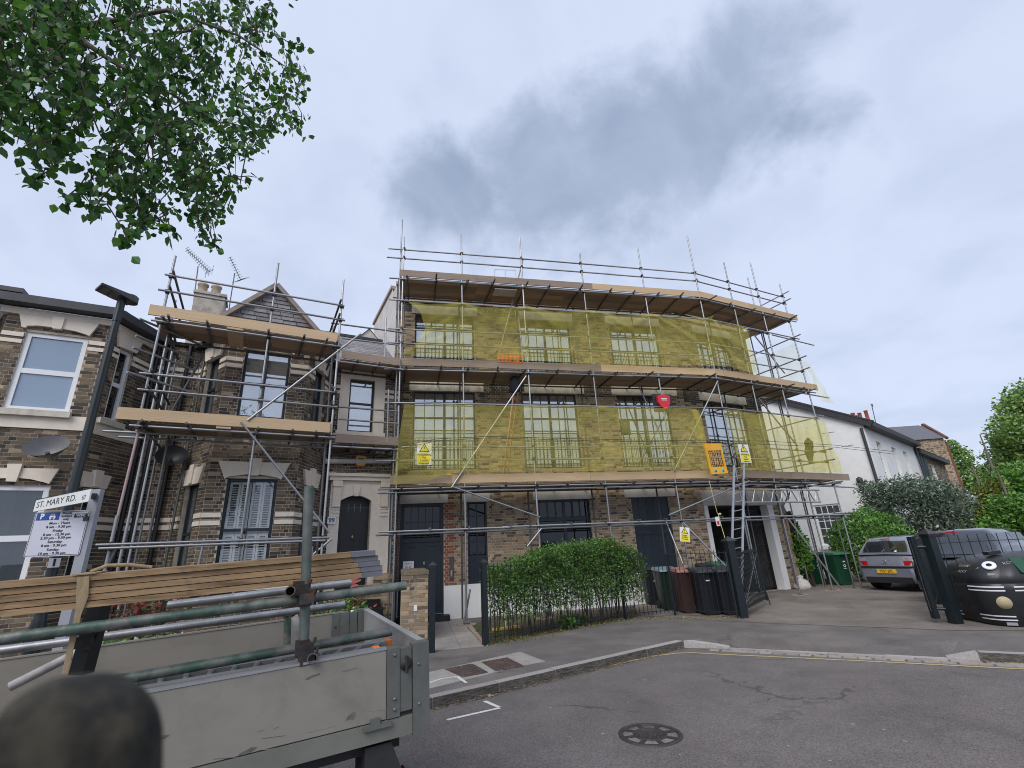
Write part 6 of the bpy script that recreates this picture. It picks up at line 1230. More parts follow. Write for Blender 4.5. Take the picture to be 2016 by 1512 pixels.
# ================================================================ lorry in the foreground with its load
class Tr:
    def __init__(s, o, yaw, pitch, roll):
        s.o = Vector(o); cy, sy = math.cos(yaw), math.sin(yaw); s.d1 = Vector((cy * math.cos(pitch), sy * math.cos(pitch), math.sin(pitch))); l = Vector((-sy, cy, 0)); u = s.d1.cross(l)
        s.d2 = l * math.cos(roll) + u * math.sin(roll); s.d3 = s.d1.cross(s.d2)
    def w(s, a, b, c): return s.o + s.d1 * a + s.d2 * b + s.d3 * c
    def px(s, x, y, b):
        d = ray(x, y); k = s.d2.dot(s.o + s.d2 * b - CAM) / s.d2.dot(d); p = CAM + d * k - s.o; return p.dot(s.d1), p.dot(s.d3)
    def at(s, x, y, b): a, c = s.px(x, y, b); return s.w(a, b, c)
    def mat(s, a, b, c): m = Matrix((s.d1, s.d2, s.d3)).transposed().to_4x4(); m.translation = s.w(a, b, c); return m
T = Tr((-.59, 3.15, 1.20), R(28.1), R(2.2), R(1.6)); TW = 1.8; TL_ = -5.2
hb = -T.px(800, 1406, 0)[1]                                # height of the drop side
lorry = thing('lorry', 'dropside lorry with dull aluminium sides loaded with scaffold tubes and boards', 'lorry', T.w(-2.5, .9, -1.2))
STEELG = M('galvanised_fitting', (.15, .16, .148), .18, 6, .5, metal=.5, bump=.1, bscale=40); CHAS = M('chassis_black', (.02, .02, .021), .3, 6, .7)
mb = MB(); mb.box(T, TL_, -.235, 0, .028, -hb, 0); mb.build('dropside', ALUP, lorry)
SCUF = M('dark_scuff', (.11, .105, .095), .4, 25, .9); rq = random.Random(6)
for a, c, l, h in ((-1.32, -.20, .09, .014), (-1.45, -.27, .03, .03), (-.62, -.06, .05, .008), (-.9, -.33, .04, .01), (-1.9, -.14, .06, .012), (-.42, -.29, .03, .02)):
    n_ = 11; mb = MB(); mb.face([T.w(a + l * math.cos(k * 6.283 / n_) * rq.uniform(.6, 1.1), -.0012, c + h * math.sin(k * 6.283 / n_) * rq.uniform(.5, 1.2) + l * .15 * math.cos(k * 6.283 / n_)) for k in range(n_)]); mb.build('scuff', SCUF, lorry)
for i in range(16):
    a, c = rq.uniform(-2.2, -.3), rq.uniform(-.38, -.03); mb = MB(); l = rq.uniform(.02, .16); sl2 = rq.uniform(-.2, .2); mb.face([T.w(a, -.0012, c), T.w(a + l, -.0012, c + l * sl2), T.w(a + l, -.0012, c + l * sl2 + .0022), T.w(a, -.0012, c + .0022)]); mb.build('scratch', rq.choice((SCUF, ALU)), lorry)
mb = MB(); mb.box(T, TL_, -.235, -.004, .034, .002, .014); mb.build('capping', ALU, lorry)
mb = MB(); mb.box(T, TL_, -.20, TW - .028, TW, -hb, 0); mb.box(T, TL_, -.20, TW - .034, TW + .004, .002, .012); mb.build('dropside', ALUP, lorry)
mb = MB(); mb.box(T, -.03, 0, .06, TW - .06, -hb, -.002); mb.box(T, -.038, .006, .06, TW - .06, .0, .012); mb.build('tailboard', M('tailboard_aluminium', (.47, .475, .48), .08, 1.5, .45, metal=.5, col2=(.36, .36, .36), s2=2), lorry)
for b0, b1 in ((-.012, .06), (TW - .06, TW + .012)):
    mb = MB(); mb.box(T, -.085, .012, b0, b1, -hb - .11, .012); mb.build('corner_post', STEELG, lorry)
    mb = MB(); mb.box(T, -.232, -.16, min(b0, b1) + .003, b1 - .002, -hb - .0, .004); mb.box(T, -.156, -.09, b0 + .008, b1 - .01, -hb + .02, -.004); mb.build('post_plate', STEELG, lorry)
mb = MB(); c = T.w(-.125, -.004, -.075)
ring = [(.036, -.012), (.036, .012), (.018, .012), (.014, .03)]; mb.lathe((0, 0, 0), ring, 14); mm = T.mat(-.125, -.002, -.085) @ Matrix.Rotation(R(90), 4, 'X'); mb.v = [tuple(mm @ Vector(p)) for p in mb.v]; mb.beam(T.w(-.125, -.03, -.04), T.w(-.125, -.03, -.13), .014, .012); mb.build('latch', CHAS, lorry)
for a, c in ((-.19, -.03), (-.19, -.25), (-.19, -hb + .04), (-.05, -.1), (-.05, -.3)):
    mb = MB(); mb.lathe((0, 0, 0), [(.009, -.012), (.009, .004), (.004, .008)], 8); mm = T.mat(a, -.012, c) @ Matrix.Rotation(R(90), 4, 'X'); mb.v = [tuple(mm @ Vector(p)) for p in mb.v]; mb.build('bolt', STEELG, lorry)
for a, c in ((-.27, -.11), (-.27, -.22), (-.06, -.08)):
    mb = MB(); mb.lathe((0, 0, 0), [(.012, -.01), (.012, .006)], 8); mm = T.mat(a, TW - .034, c) @ Matrix.Rotation(R(90), 4, 'X'); mb.v = [tuple(mm @ Vector(p)) for p in mb.v]; mb.build('bolt', STEELG, lorry)
mb = MB(); mb.box(T, -.30, -.205, TW - .04, TW - .03, -hb, .003); mb.build('post_plate', STEELG, lorry)
mb = MB(); mb.box(T, TL_, -.02, .03, TW - .03, -hb - .06, -hb + .0); mb.build('bed_floor', M('bed_plywood', (.14, .115, .09), .3, 3, .9), lorry)
mb = MB(); mb.box(T, TL_, -.087, -.004, .05, -hb - .10, -hb - .006); mb.build('bed_rail', M('olive_grey_rail', (.18, .185, .16), .2, 3, .6, metal=.3), lorry)
mb = MB(); mb.box(T, -.32, -.27, -.02, -.004, -hb - .035, -hb + .02); mb.beam(T.w(-.36, -.016, -hb - .02), T.w(-.21, -.016, -hb - .02), .02, .02); mb.build('hinge', STEELG, lorry)
mb = MB(); mb.box(T, TL_, -.25, .35, .47, -hb - .26, -hb - .07); mb.box(T, TL_, -.25, TW - .47, TW - .35, -hb - .26, -hb - .07); mb.box(T, TL_, -.14, .08, .14, -hb - .17, -hb - .104); mb.build('chassis_rail', CHAS, lorry)
mb = MB(); mb.hexa([T.w(-.34, .02, -hb - .75), T.w(-.02, .02, -hb - .55), T.w(-.02, .3, -hb - .55), T.w(-.34, .3, -hb - .75), T.w(-.34, .02, -hb - .12), T.w(-.20, .02, -hb - .12), T.w(-.20, .3, -hb - .12), T.w(-.34, .3, -hb - .12)]); mb.build('mudguard', CHAS, lorry)
mb = MB(); mb.hexa([T.w(-.05, .04, -hb - .52), T.w(.0, .04, -hb - .50), T.w(.0, .28, -hb - .50), T.w(-.05, .28, -hb - .52), T.w(-.09, .04, -hb - .36), T.w(-.07, .04, -hb - .34), T.w(-.07, .28, -hb - .34), T.w(-.09, .28, -hb - .36)]); mb.build('rear_lamp', M('red_lamp_lens', (.30, .02, .02), .1, 8, .25), lorry)
for b in (.12, TW - .32):
    mb = MB(); mb.lathe((0, 0, 0), [(.12, .0), (.2, .02), (.3, .03), (.37, .05), (.37, .17), (.3, .2), (.1, .2)], 24); mm = T.mat(-1.15, b + .2, -hb - .43) @ Matrix.Rotation(R(90), 4, 'X'); mb.v = [tuple(mm @ Vector(p)) for p in mb.v]; mb.build('wheel', M('tyre_rubber', (.02, .02, .02), .2, 8, .9), lorry)
mb = MB(); sx_ = T.px(300, 1050, .9)[0]
mb.box(T, TL_, TL_ + .06, 0, TW, 0, 1.0); mb.box(T, -4.2 - 3, TL_ - .05, .05, TW - .05, -hb, 1.0); mb.build('cab', M('cab_white', (.6, .6, .6), .04, 4, .4), lorry)
# tube rack posts standing in the bed
def ttube(name, a, b, bb, mat, r, th=None, label=None, bb2=None, group=None, n=12):
    mb = MB(); p, q = T.at(*a, bb), T.at(*b, bb if bb2 is None else bb2); mb.tube(p, q, r, n, caps=False)
    d = (q - p).normalized(); e = d.orthogonal().normalized(); f = d.cross(e); rr2 = r * .82
    for c0, sg in ((p, 1), (q, -1)):   # hollow ends
        ra = [c0 + (e * math.cos(k) + f * math.sin(k)) * r for k in (2 * math.pi * i / n for i in range(n))]; rb_ = [c0 + (e * math.cos(k) + f * math.sin(k)) * rr2 for k in (2 * math.pi * i / n for i in range(n))]; rc = [x + d * sg * .12 for x in rb_]; mb.grid([ra, rb_, rc], 0, False, True); mb.face(rc if sg < 0 else rc[::-1])
    if th: return mb.build(name, mat, th)
    return props(mb.build(name, mat, None, loc=p), label, 'scaffold tube', group)
ttube('rack_post', (608, 957), (597, 1302), .07, M('grey_green_rack_post', (.115, .13, .12), .3, 8, .55, metal=.35, bump=.12, bscale=50, col2=(.06, .105, .08), s2=7), .027, lorry)
ttube('rack_post', (567, 1163), (565, 1275), 1.35, GREENT, .026, lorry); mb = MB(); mb.beam(T.at(200, 1180, .55), T.at(160, 1326, .55), .075, .075); mb.build('rack_post', BLACK, lorry)
def tclip(x, y, b, s=.95): m = T.mat(0, 0, 0); m.translation = T.at(x, y, b); return piece('coupler', _cm, lorry, m @ Matrix.Rotation(rs.uniform(0, .4), 4, 'Z') @ Matrix.Scale(s, 4))
for x, y, b in ((600, 1178, .05), (590, 1160, .06), (597, 1277, .05), (603, 1296, .04), (566, 1200, 1.3), (167, 1262, .5)): tclip(x, y, b)
G = 'scaffold tubes carried on the lorry'
ttube('scaffold_tube', (-60, 1266), (799, 1153), .16, GREENT, .0265, label='thick green stained tube reaching out past the lorry tailboard, top of the load', group=G)
ttube('scaffold_tube', (-60, 1289), (679, 1190), .95, GALV, .025, label='bluish grey tube under the green stained one, ending above the far drop side', group=G)
ttube('scaffold_tube', (330, 1192), (692, 1147), .75, GALV, .025, label='pale tube with a pink painted tip just below the board stack', group=G)
ttube('scaffold_tube', (100, 1362), (771, 1243), .30, GREENT, .0265, label='green painted tube lying inside the bed above the aluminium ladders', group=G)
ttube('scaffold_tube', (20, 1352), (170, 1276), .9, M('chalky_white_tube', (.40, .39, .38), .3, 9, .7), .025, label='chalky tube slanting up at the left of the bed', group=G)
ttube('scaffold_tube', (580, 1214), (597, 1268), 1.1, M('chalky_white_tube'), .025, label='short white tube leaning beside the green rack post', group=G)
ttube('scaffold_tube', (571, 1164), (586, 1161), -.02, M('rusty_steel', (.09, .065, .05), .4, 12, .8), .027, bb2=.5, label='short rusty cross tube with its open end toward us, under the boards', group=G)
ttube('scaffold_tube', (615, 1297), (622, 1292), -.03, GALVD, .026, bb2=.4, label='short cross tube clamped at the foot of the rack post', group=G)
p = T.at(690, 1148, .75); mb = MB()
for k in range(3): mb.hexa([p + T.w(0, 0, 0) * 0 + T.d1 * x + T.d3 * (y + k * .02 - .02) + T.d2 * z for x, y, z in ((0, -.012, -.02), (.05 + k * .02, -.004 + k * .012, -.01), (.05 + k * .02, -.004 + k * .012, .01), (0, -.012, .02), (0, .012, -.02), (.05 + k * .02, .008 + k * .012, -.01), (.05 + k * .02, .008 + k * .012, .01), (0, .012, .02))])
props(mb.build('tape_tail', M('pink_tape', (.55, .16, .15), .1, 6, .7), None, loc=p), 'pink tape tied round the tip of a tube', 'tape')
# five boards strapped on top, each with a grey painted end
BW = M('load_board_timber', (.31, .205, .11), .2, 2.2, .8, stretch=(1.2, 1, 14), bump=.2, bscale=14, rnd=.22, stain=(7, .56, .70, .55), col2=(.15, .092, .045), s2=2.6, mix2=(.46, .66)); BG = M('grey_painted_end', (.13, .135, .155), .15, 8, .75, bump=.2, bscale=50)
NAMES = ('topmost', 'second', 'middle', 'fourth', 'lowest'); tops = ((739, 1083.5), (745, 1094.5), (748, 1106), (753, 1115.5), (753, 1125.5)); bots = ((739, 1092.5), (745, 1104.5), (748, 1114.5), (753, 1124.5), (753, 1134)); gx = (692.5, 698, 705.6, 710, 713)
ctop = T.px(739, 1083.5, .2)[1]; cbot = T.px(753, 1134, .2)[1]; hgt = (ctop - cbot) / 5
for i in range(5):
    a1 = T.px(tops[i][0], tops[i][1], .2)[0]; ag = T.px(gx[i], tops[i][1], .2)[0]; c1 = ctop - i * hgt; c0 = c1 - hgt * rs.uniform(.86, .91)
    t = thing('scaffold_board', f'{NAMES[i]} of the five timber boards strapped on the lorry rack', 'board', T.w(a1 - 2, .3, c0), 'boards stacked on the lorry'); b0 = .20 + rs.uniform(-.008, .008)
    mb = MB(); mb.box(T, TL_ - 1, ag - .001, b0, b0 + .225, c0, c1); mb.build('plank', BW, t); mb = MB(); mb.box(T, ag, a1, b0 - .002, b0 + .227, c0 - .001, c1 + .001); mb.build('painted_end', BG, t)
STRAP = M('tan_webbing', (.30, .225, .135), .2, 40, .95, bump=.4, bscale=200, stretch=(1, 1, .2))
q = [T.px(x, y, .19) for x, y in ((152, 1137), (176, 1134), (174, 1174), (160, 1210), (142, 1290), (134, 1326), (122, 1326), (130, 1288), (149, 1200), (150, 1165))]
mb = MB(); mb.prism([T.w(a, .188, c) for a, c in q], T.d2 * .006); a_, c_ = T.px(164, 1135, .19); mb.box(T, a_ - .045, a_ + .045, .188, .44, ctop + .002, ctop + .008); mb.path([T.w(a_, .3, ctop + .01), T.w(a_ + .06, .32, ctop + .035), T.w(a_ + .15, .34, ctop + .03), T.w(a_ + .25, .36, ctop + .006)], .01, 5)
props(mb.build('ratchet_strap', STRAP, None, loc=T.w(a_, .19, c_)), 'tan webbing strap tied over the stack of boards', 'strap')
# aluminium ladders and a board lying in the bed
def bedladder(label, l0, l1, b0, b1, group='ladders lying in the lorry'):
    a0, a1 = T.at(*l0[0], b0), T.at(*l0[1], b0); c0, c1 = T.at(*l1[0], b1), T.at(*l1[1], b1); t = thing('ladder', label, 'ladder', a0, group)
    for i, (p, q) in enumerate(((a0, a1), (c0, c1))):
        mb = MB(); mb.beam(p, q, .028, .07, T.d2); mb.build('stile', ALU, t); d = (q - p).normalized(); mb = MB(); mb.beam(q - d * .02, q + d * .015, .034, .078, T.d2); mb.build('end_cap', ORG, t)
    for i in range(14): tubepiece('rung', ALU, t, a0.lerp(a1, (i + .5) / 14), c0.lerp(c1, (i + .5) / 14), .014)
bedladder('aluminium ladder with orange feet lying inside the lorry nearest the side', ((120, 1368), (765, 1264)), ((130, 1384), (742, 1280)), .50, .10)
mb = MB(); mb.beam(T.at(90, 1372, .60), T.at(712, 1264, .60), .12, .03, T.d3); props(mb.build('scaffold_board', BW, None, loc=T.at(712, 1264, .6)), 'thin timber board lying loose in the lorry bed', 'board')
mb = MB(); mb.beam(T.at(700, 1285, .09), T.at(742, 1279, .09), .02, .012, T.d3); props(mb.build('batten', ORG, None, loc=T.at(700, 1284, .09)), 'short orange strip on the near edge of the bed', 'strip')

# ================================================================ railings, gates, posts
def post(name, label, base, h, w_, yaw, group, lean=0.0, cap=True):
    t = thing(name, label, 'gatepost', base, group); f = Fr(base.x, base.y, yaw); mb = MB(); mb.box(f, -w_ / 2, w_ / 2, -w_ / 2, w_ / 2, 0, h); mb.build('shaft', IRON, t)
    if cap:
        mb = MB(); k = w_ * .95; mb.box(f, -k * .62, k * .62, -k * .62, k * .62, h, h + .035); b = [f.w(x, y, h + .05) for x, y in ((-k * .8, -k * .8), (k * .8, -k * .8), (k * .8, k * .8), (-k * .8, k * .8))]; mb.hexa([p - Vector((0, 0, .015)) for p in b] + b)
        tipp = f.w(0, 0, h + .05 + w_ * .62); [mb.face([b[i], b[(i + 1) % 4], tipp]) for i in range(4)]; mb.build('cap', M('sky_sheen_cap', (.022, .025, .028), .2, 6, .3), t)  # cap colour set paler than the shaft to imitate sky reflection
    return t
def hz(x, y, p): d = ray(x, y); return CAM_H + d.z / math.hypot(d.x, d.y) * math.hypot(p.x, p.y)
GP = 'dark iron gateposts'
pA = ground(850, 1285); pB = ground(956, 1271); pC = ground(1463, 1217); pD = ground(1883, 1228)
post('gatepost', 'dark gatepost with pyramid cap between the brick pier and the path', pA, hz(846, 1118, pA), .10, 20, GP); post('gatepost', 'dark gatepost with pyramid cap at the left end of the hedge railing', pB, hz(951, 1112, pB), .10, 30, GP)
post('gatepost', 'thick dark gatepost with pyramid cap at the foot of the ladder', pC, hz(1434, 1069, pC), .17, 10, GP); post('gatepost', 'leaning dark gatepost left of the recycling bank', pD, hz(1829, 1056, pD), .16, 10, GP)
F0 = pB + Vector((.06, .04, 0)); F1 = ground(1232, 1221); F2 = ground(1330, 1212); F3 = pC + Vector((-.1, .02, 0))
def railing(label, pts, zt, zb, gap, group, spear=.06):
    t = thing('railing', label, 'railing', pts[0], group)
    for a, b in zip(pts, pts[1:]):
        L_ = (b - a).length; n = max(2, int(L_ / gap)); d = (b - a) / n; V_ = lambda p, z: Vector((p.x, p.y, z))
        for z in (zt, zb): mb = MB(); mb.beam(V_(a, z), V_(b, z), .035, .012); mb.build('rail', IRON, t)
        for i in range(n):
            p = a + d * (i + .5); key = 'iron_bar'
            tubepiece('bar', IRON, t, V_(p, zb - .06), V_(p, zt + spear), .0075)
        mb = MB(); mb.box(Fr(b.x, b.y, math.degrees(math.atan2(d.y, d.x))), -.02, .02, -.02, .02, 0, zt + .02); mb.build('railing_post', IRON, t)
    return t
f12 = Fr(F1.x, F1.y, math.degrees(math.atan2((F2 - F1).y, (F2 - F1).x))); zt = f12.px(1290, 1093)[1]
railing('dark iron railing in front of the hedge and the wheelie bins', [F0, F1, F2, F3], zt, .13, .105, 'iron railings on the street front')
# open gate of the drive, left leaf
gh, ge = pC + Vector((.13, .06, 0)), ground(1512, 1192); gt = hz(1493, 1084, ge); t = thing('gate', 'open iron drive gate hinged on the thick gatepost by the bins', 'gate', gh, 'open iron drive gates')
V_ = lambda p, z: Vector((p.x, p.y, z)); zt_ = min(gt, 1.6)
for z in (zt_, .2): mb = MB(); mb.beam(V_(gh, z), V_(ge, z), .04, .04); mb.build('rail', IRON, t)
for p in (gh, ge): mb = MB(); mb.beam(V_(p, .12), V_(p, zt_), .045, .045); mb.build('gate_stile', IRON, t)
for i in range(1, 20): p = gh.lerp(ge, i / 20); tubepiece('bar', IRON, t, V_(p, .16), V_(p, zt_ + .06), .009)
mb = MB(); mb.beam(V_(ge, zt_ - .04) + Vector((-.03, -.03, 0)), V_(gh, .22) + Vector((-.03, -.03, 0)), .035, .02); mb.build('brace', M('worn_iron', (.10, .10, .105), .4, 12, .6), t)
mb = MB(); p = gh.lerp(ge, .7); mb.beam(V_(p, .42), V_(gh.lerp(ge, .8), .42), .05, .09); mb.tube(V_(ge, .3) + Vector((.02, -.02, 0)), V_(ge, .02) + Vector((.05, -.03, 0)), .012, 6); mb.build('drop_bolt', IRON, t)
# right leaf, seen edge on, and railing beyond the recycling bank
gh = pD + Vector((-.22, .16, 0)); vd = Vector((gh.x, gh.y, 0)).normalized(); vd = Vector((vd.x * math.cos(.06) + vd.y * math.sin(.06), vd.y * math.cos(.06) - vd.x * math.sin(.06), 0)); ge = gh + vd * 2.3; zt_ = hz(1810, 1056, gh); t = thing('gate', 'open iron drive gate folded back beside the leaning gatepost, seen edge on', 'gate', gh, 'open iron drive gates')
for z in (zt_ - .05, zt_ - .22, .25): mb = MB(); mb.beam(V_(gh, z), V_(ge, z), .05, .05); mb.build('rail', IRON, t)
for p in (gh, ge): mb = MB(); mb.beam(V_(p, .08), V_(p, zt_), .11, .09); mb.build('gate_stile', IRON, t)
for i in range(1, 20): p = gh.lerp(ge, i / 20); tubepiece('bar', IRON, t, V_(p, .2), V_(p, zt_), .011)
mb = MB(); mb.beam(V_(gh, .2), V_(gh, zt_ - .06), .008, .10); mb.build('edge_strip', M('worn_iron'), t)
for z in (.25, zt_ - .2): mb = MB(); mb.tube(V_(gh, z), V_(pD, z), .03, 8); mb.build('hinge', IRON, t)
rf = Fr(pD.x, pD.y, -3); zt_ = rf.px(1900, 1067)[1]
railing('dark iron railing running right from the leaning gatepost behind the recycling bank', [pD + Vector((.1, 0, 0)), rf.w(2.2, .12, 0), rf.w(5.5, .25, 0)], zt_, .3, .19, 'iron railings on the street front', .14)
# brick pier between the lorry and the path, and the entrance wall beyond
pf_ = Fr(*ground(842, 1264).xy, 14); wl = -pf_.px(789, 1180)[0]; ht = pf_.px(815, 1124)[1]
pier = House('brick_pier', 'tall brick garden pier between the lorry and the dark gatepost', 'brick pier', pf_.w(-wl / 2, .2, 0))
pk = lambda u, z, k, rr: BRICKL if rr.random() < .8 else BRICK
pier.wall(pf_, 0, -wl, 0, .0, ht - .08, [], pk); e_ = pf_.off(0, 0, 90); pier.wall(e_, 0, 0, 2.2, 0, ht - .08, [], pk)
mb = MB(); mb.box(pf_, -wl, .01, -.01, 2.2, ht - .08, ht); mb.build('brick_coping', BRICK, pier.root); mb = MB(); c = pf_.px(818, 1197); mb.box(pf_, c[0] - .035, c[0] + .035, -.012, -.002, c[1] - .055, c[1] + .055); mb.build('white_label', PLASTW, pier.root); pier.finish(300, (MORT,))
lw_ = House('entrance_wall', 'low brown brick wall with stepped end beside the entrance steps', 'garden wall', LKF.w(-.3, -.6, 0)); ef = Fr(*S.at(742, 1200, .3).xy, 14)
lw_.wall(ef, 0, -.12, .38, 0, 1.15, [], pk); lw_.wall(ef, .12, -.5, -.12, 0, 1.05, [], pk)
mb = MB(); mb.hexa([ef.w(-.14, -.02, 1.15), ef.w(.4, -.02, 1.15), ef.w(.4, 1.2, 1.15), ef.w(-.14, 1.2, 1.15), ef.w(-.1, .02, 1.27), ef.w(.28, .02, 1.30), ef.w(.28, 1.2, 1.30), ef.w(-.1, 1.2, 1.27)]); mb.build('coping', BRICKL, lw_.root); lw_.finish(200, (MORT,))

# ================================================================ wheelie bins
def wheelie(label, p, yaw, body, lid, group, w_=.56, d_=.66, h_=.98):
    p = p + Vector((.10, .34, 0))
    t = thing('wheelie_bin', label, 'wheelie bin', p, group); f = Fr(p.x, p.y, yaw); mb = MB(); rows = []
    for z, k in ((.04, .76), (.12, .80), (h_ - .10, .98), (h_ - .06, 1.03), (h_ - .02, 1.03)):
        a, b = w_ / 2 * k, d_ / 2 * k; r_ = .05; pts = []
        for cx, cy, s_ in ((a - r_, -b + r_, -90), (a - r_, b - r_, 0), (-a + r_, b - r_, 90), (-a + r_, -b + r_, 180)):
            for j in range(3): q = R(s_ + 45 * j); pts.append(f.w(cx + r_ * math.cos(q), cy + r_ * math.sin(q), z))
        rows.append(pts)
    mb.grid(rows, 0, True, True); mb.face(rows[0][::-1]); mb.build('body', body, t)
    mb = MB(); a, b = w_ / 2 * 1.06, d_ / 2 * 1.07; o_ = rs.uniform(-.005, .01)
    mb.hexa([f.w(-a, -b - .03, h_ - .025), f.w(a, -b - .03, h_ - .025), f.w(a, b, h_ + .0), f.w(-a, b, h_ + .0), f.w(-a * .94, -b + .04, h_ + .025 + o_), f.w(a * .94, -b + .04, h_ + .025 + o_), f.w(a * .9, b - .04, h_ + .075), f.w(-a * .9, b - .04, h_ + .075)]); mb.box(f, -a * .35, a * .35, -b - .07, -b - .03, h_ - .03, h_ - .005); mb.build('lid', lid, t)
    mb = MB(); mb.tube(f.w(-w_ * .42, d_ / 2 + .09, h_ - .03), f.w(w_ * .42, d_ / 2 + .09, h_ - .03), .018, 8); mb.build('handle', body, t)
    for s_ in (-1, 1): mb = MB(); mb.tube(f.w(s_ * w_ * .36, d_ / 2 - .04, .10), f.w(s_ * w_ * .46, d_ / 2 - .04, .10), .10, 16); mb.build('wheel', M('tyre_rubber', (.02, .02, .02), .2, 8, .9), t)
    mb = MB(); mb.box(f, -w_ * .3, w_ * .3, -d_ / 2 * .8 - .006, -d_ / 2 * .8 + .02, .02, .09); mb.build('foot', body, t); return t, f
BBL = M('black_bin_plastic', (.011, .012, .018), .12, 4, .5, bump=.05); BLID = M('black_bin_lid', (.035, .038, .05), .15, 6, .5); BGR = M('green_bin_plastic', (.007, .022, .014), .12, 4, .5); BGL = M('pale_teal_lid', (.16, .25, .27), .15, 6, .5); BBR = M('brown_bin_plastic', (.045, .02, .016), .12, 4, .5); BRL = M('faded_pink_lid', (.30, .14, .12), .15, 6, .6); GB_ = M('bright_green_bin', (.010, .065, .032), .1, 4, .45); GBL = M('green_bin_lid', (.035, .14, .075), .12, 6, .45)
GR = 'wheelie bins behind the railing'
by = 5
b1, f = wheelie('dark wheelie bin at the left end of the row, half behind the hedge', ground(1288, 1192), by, BBL, BLID, GR); mb = MB(); mb.box(f, -.05, .05, -.345, -.33, .62, .66); mb.box(f, -.03, .03, -.34, -.325, .67, .71); mb.build('council_print', M('pale_print', (.4, .4, .42), 0, 5, .6), b1)
b2, f = wheelie('dark green wheelie bin with pale blue lid between black and brown bins', ground(1322, 1203), by, BGR, BGL, GR); mb = MB(); mb.box(f, .02, .09, -.345, -.325, .70, .86); mb.build('number_label', PLASTW, b2)
b3, f = wheelie('brown wheelie bin with faded pink lid', ground(1358, 1209), by, BBR, BRL, GR)
b4, f = wheelie('black wheelie bin between the brown bin and the gatepost bin', ground(1399, 1213), by, BBL, BLID, GR); mb = MB(); mb.box(f, -.1, .0, -.345, -.325, .76, .785); mb.build('white_scratch', PLASTW, b4)
wheelie('black wheelie bin at the right end of the row against the gatepost', ground(1440, 1213), by, BBL, BLID, GR)
for lab, px, mats in (('black wheelie bin in the back row behind the brown bin', (1363, 1179), (BBL, BLID)), ('black wheelie bin in the back row behind the two black bins', (1398, 1181), (BBL, BLID)), ('green wheelie bin in the back row just behind the thick gatepost', (1431, 1182), (GB_, GBL))): wheelie(lab, ground(*px), by + rs.uniform(-4, 6), *mats, GR)
GG = 'green wheelie bins by the white house'
for lab, px, yw in (('green wheelie bin nearer the ivy, partly behind the slanting tube', (1608, 1151), 18), ('green wheelie bin with white recycling print beside the grey car', (1662, 1153), 12)):
    t, f = wheelie(lab, ground(*px), yw, GB_, GBL, GG, .62, .72, 1.02)
    mb = MB(); mb.lathe((0, 0, 0), [(.05, 0), (.05, .004), (.028, .004), (.028, 0)], 16, cap=False); mm = f.mat(.04, -.335, .62) @ Matrix.Rotation(R(86), 4, 'X'); mb.v = [tuple(mm @ Vector(p)) for p in mb.v]; mb.prism([f.w(.04 + a, -.342, .74 + b) for a, b in ((-.06, 0), (.06, 0), (.02, .05), (-.02, .05))], f.n * .006); mb.box(f, -.02, .1, -.335, -.328, .53, .545); mb.build('recycling_print', PLASTW, t)
# rubble sack and leaning board
p = FR2.w(uR - .50, -.34, 0); mb = MB(); rows = []; rr_ = random.Random(5)
for z, r_ in ((0, .22), (.06, .27), (.16, .24), (.26, .17), (.33, .07), (.40, .11), (.42, .03)): rows.append([p + Vector((r_ * math.cos(a) * (1 + rr_.uniform(-.14, .14)), r_ * .8 * math.sin(a) * (1 + rr_.uniform(-.14, .14)), z + rr_.uniform(-.02, .02))) for a in (2 * math.pi * k / 14 for k in range(14))])
mb.grid(rows, 0, True, True); mb.face(rows[-1]); props(mb.build('rubble_sack', M('white_plastic_sack', (.52, .49, .46), .25, 12, .55, bump=.8, bscale=25), None, loc=p), 'tied white rubble sack at the foot of the garage post', 'sack')
a, b = FR2.w(uR + .62, .10, .0), FR2.w(uR + .10, .05, 2.5); mb = MB(); mb.beam(a, b, .06, .42, FR2.d); props(mb.build('leaning_board', M('dark_timber', (.035, .026, .02), .3, 5, .9), None, loc=a), 'dark timber board leaning between the brick pier and the green bins', 'board')
mb = MB(); q = FR2.rect(((1553, 1046), (1556, 1062), (1558, 1046), (1561, 1062))); mb.box(FR2, uR - .12, uR - .02, -.03, .0, 1.9, 2.25); props(mb.build('wall_plaque', M('tan_tile', (.42, .24, .13), .1, 6, .8), None, loc=FR2.w(uR, 0, 2)), 'small tan plaque on the right edge of the brick building', 'plaque')
# broom
p = ground(996, 1237, .03); t = thing('broom', 'yellow broom standing behind the railing at the left of the hedge', 'broom', p); d = Vector((.96, .28, 0)); mb = MB(); mb.beam(ground(971, 1240, .05), ground(1021, 1233, .05), .09, .05); mb.build('head', M('yellow_broom_head', (.62, .42, .06), .15, 8, .7), t)
mb = MB(); mb.tube(p + Vector((0, 0, .02)), Vector((p.x - .1, p.y + .15, hz(989, 1130, p))), .014, 8); mb.build('handle', M('yellow_broom_stick', (.66, .55, .20), .1, 8, .6), t)
mb = MB(); rb_ = random.Random(2)
for i in range(120): q = ground(971, 1240, .03).lerp(ground(1021, 1233, .03), rb_.random()) + Vector((rb_.uniform(-.03, .03), rb_.uniform(-.03, .03), 0)); mb.beam(q, q + Vector((rb_.uniform(-.01, .01), rb_.uniform(-.01, .01), -.025)), .006, .006)
props(mb.build('bristles', M('yellow_broom_head'), t), kind='stuff')

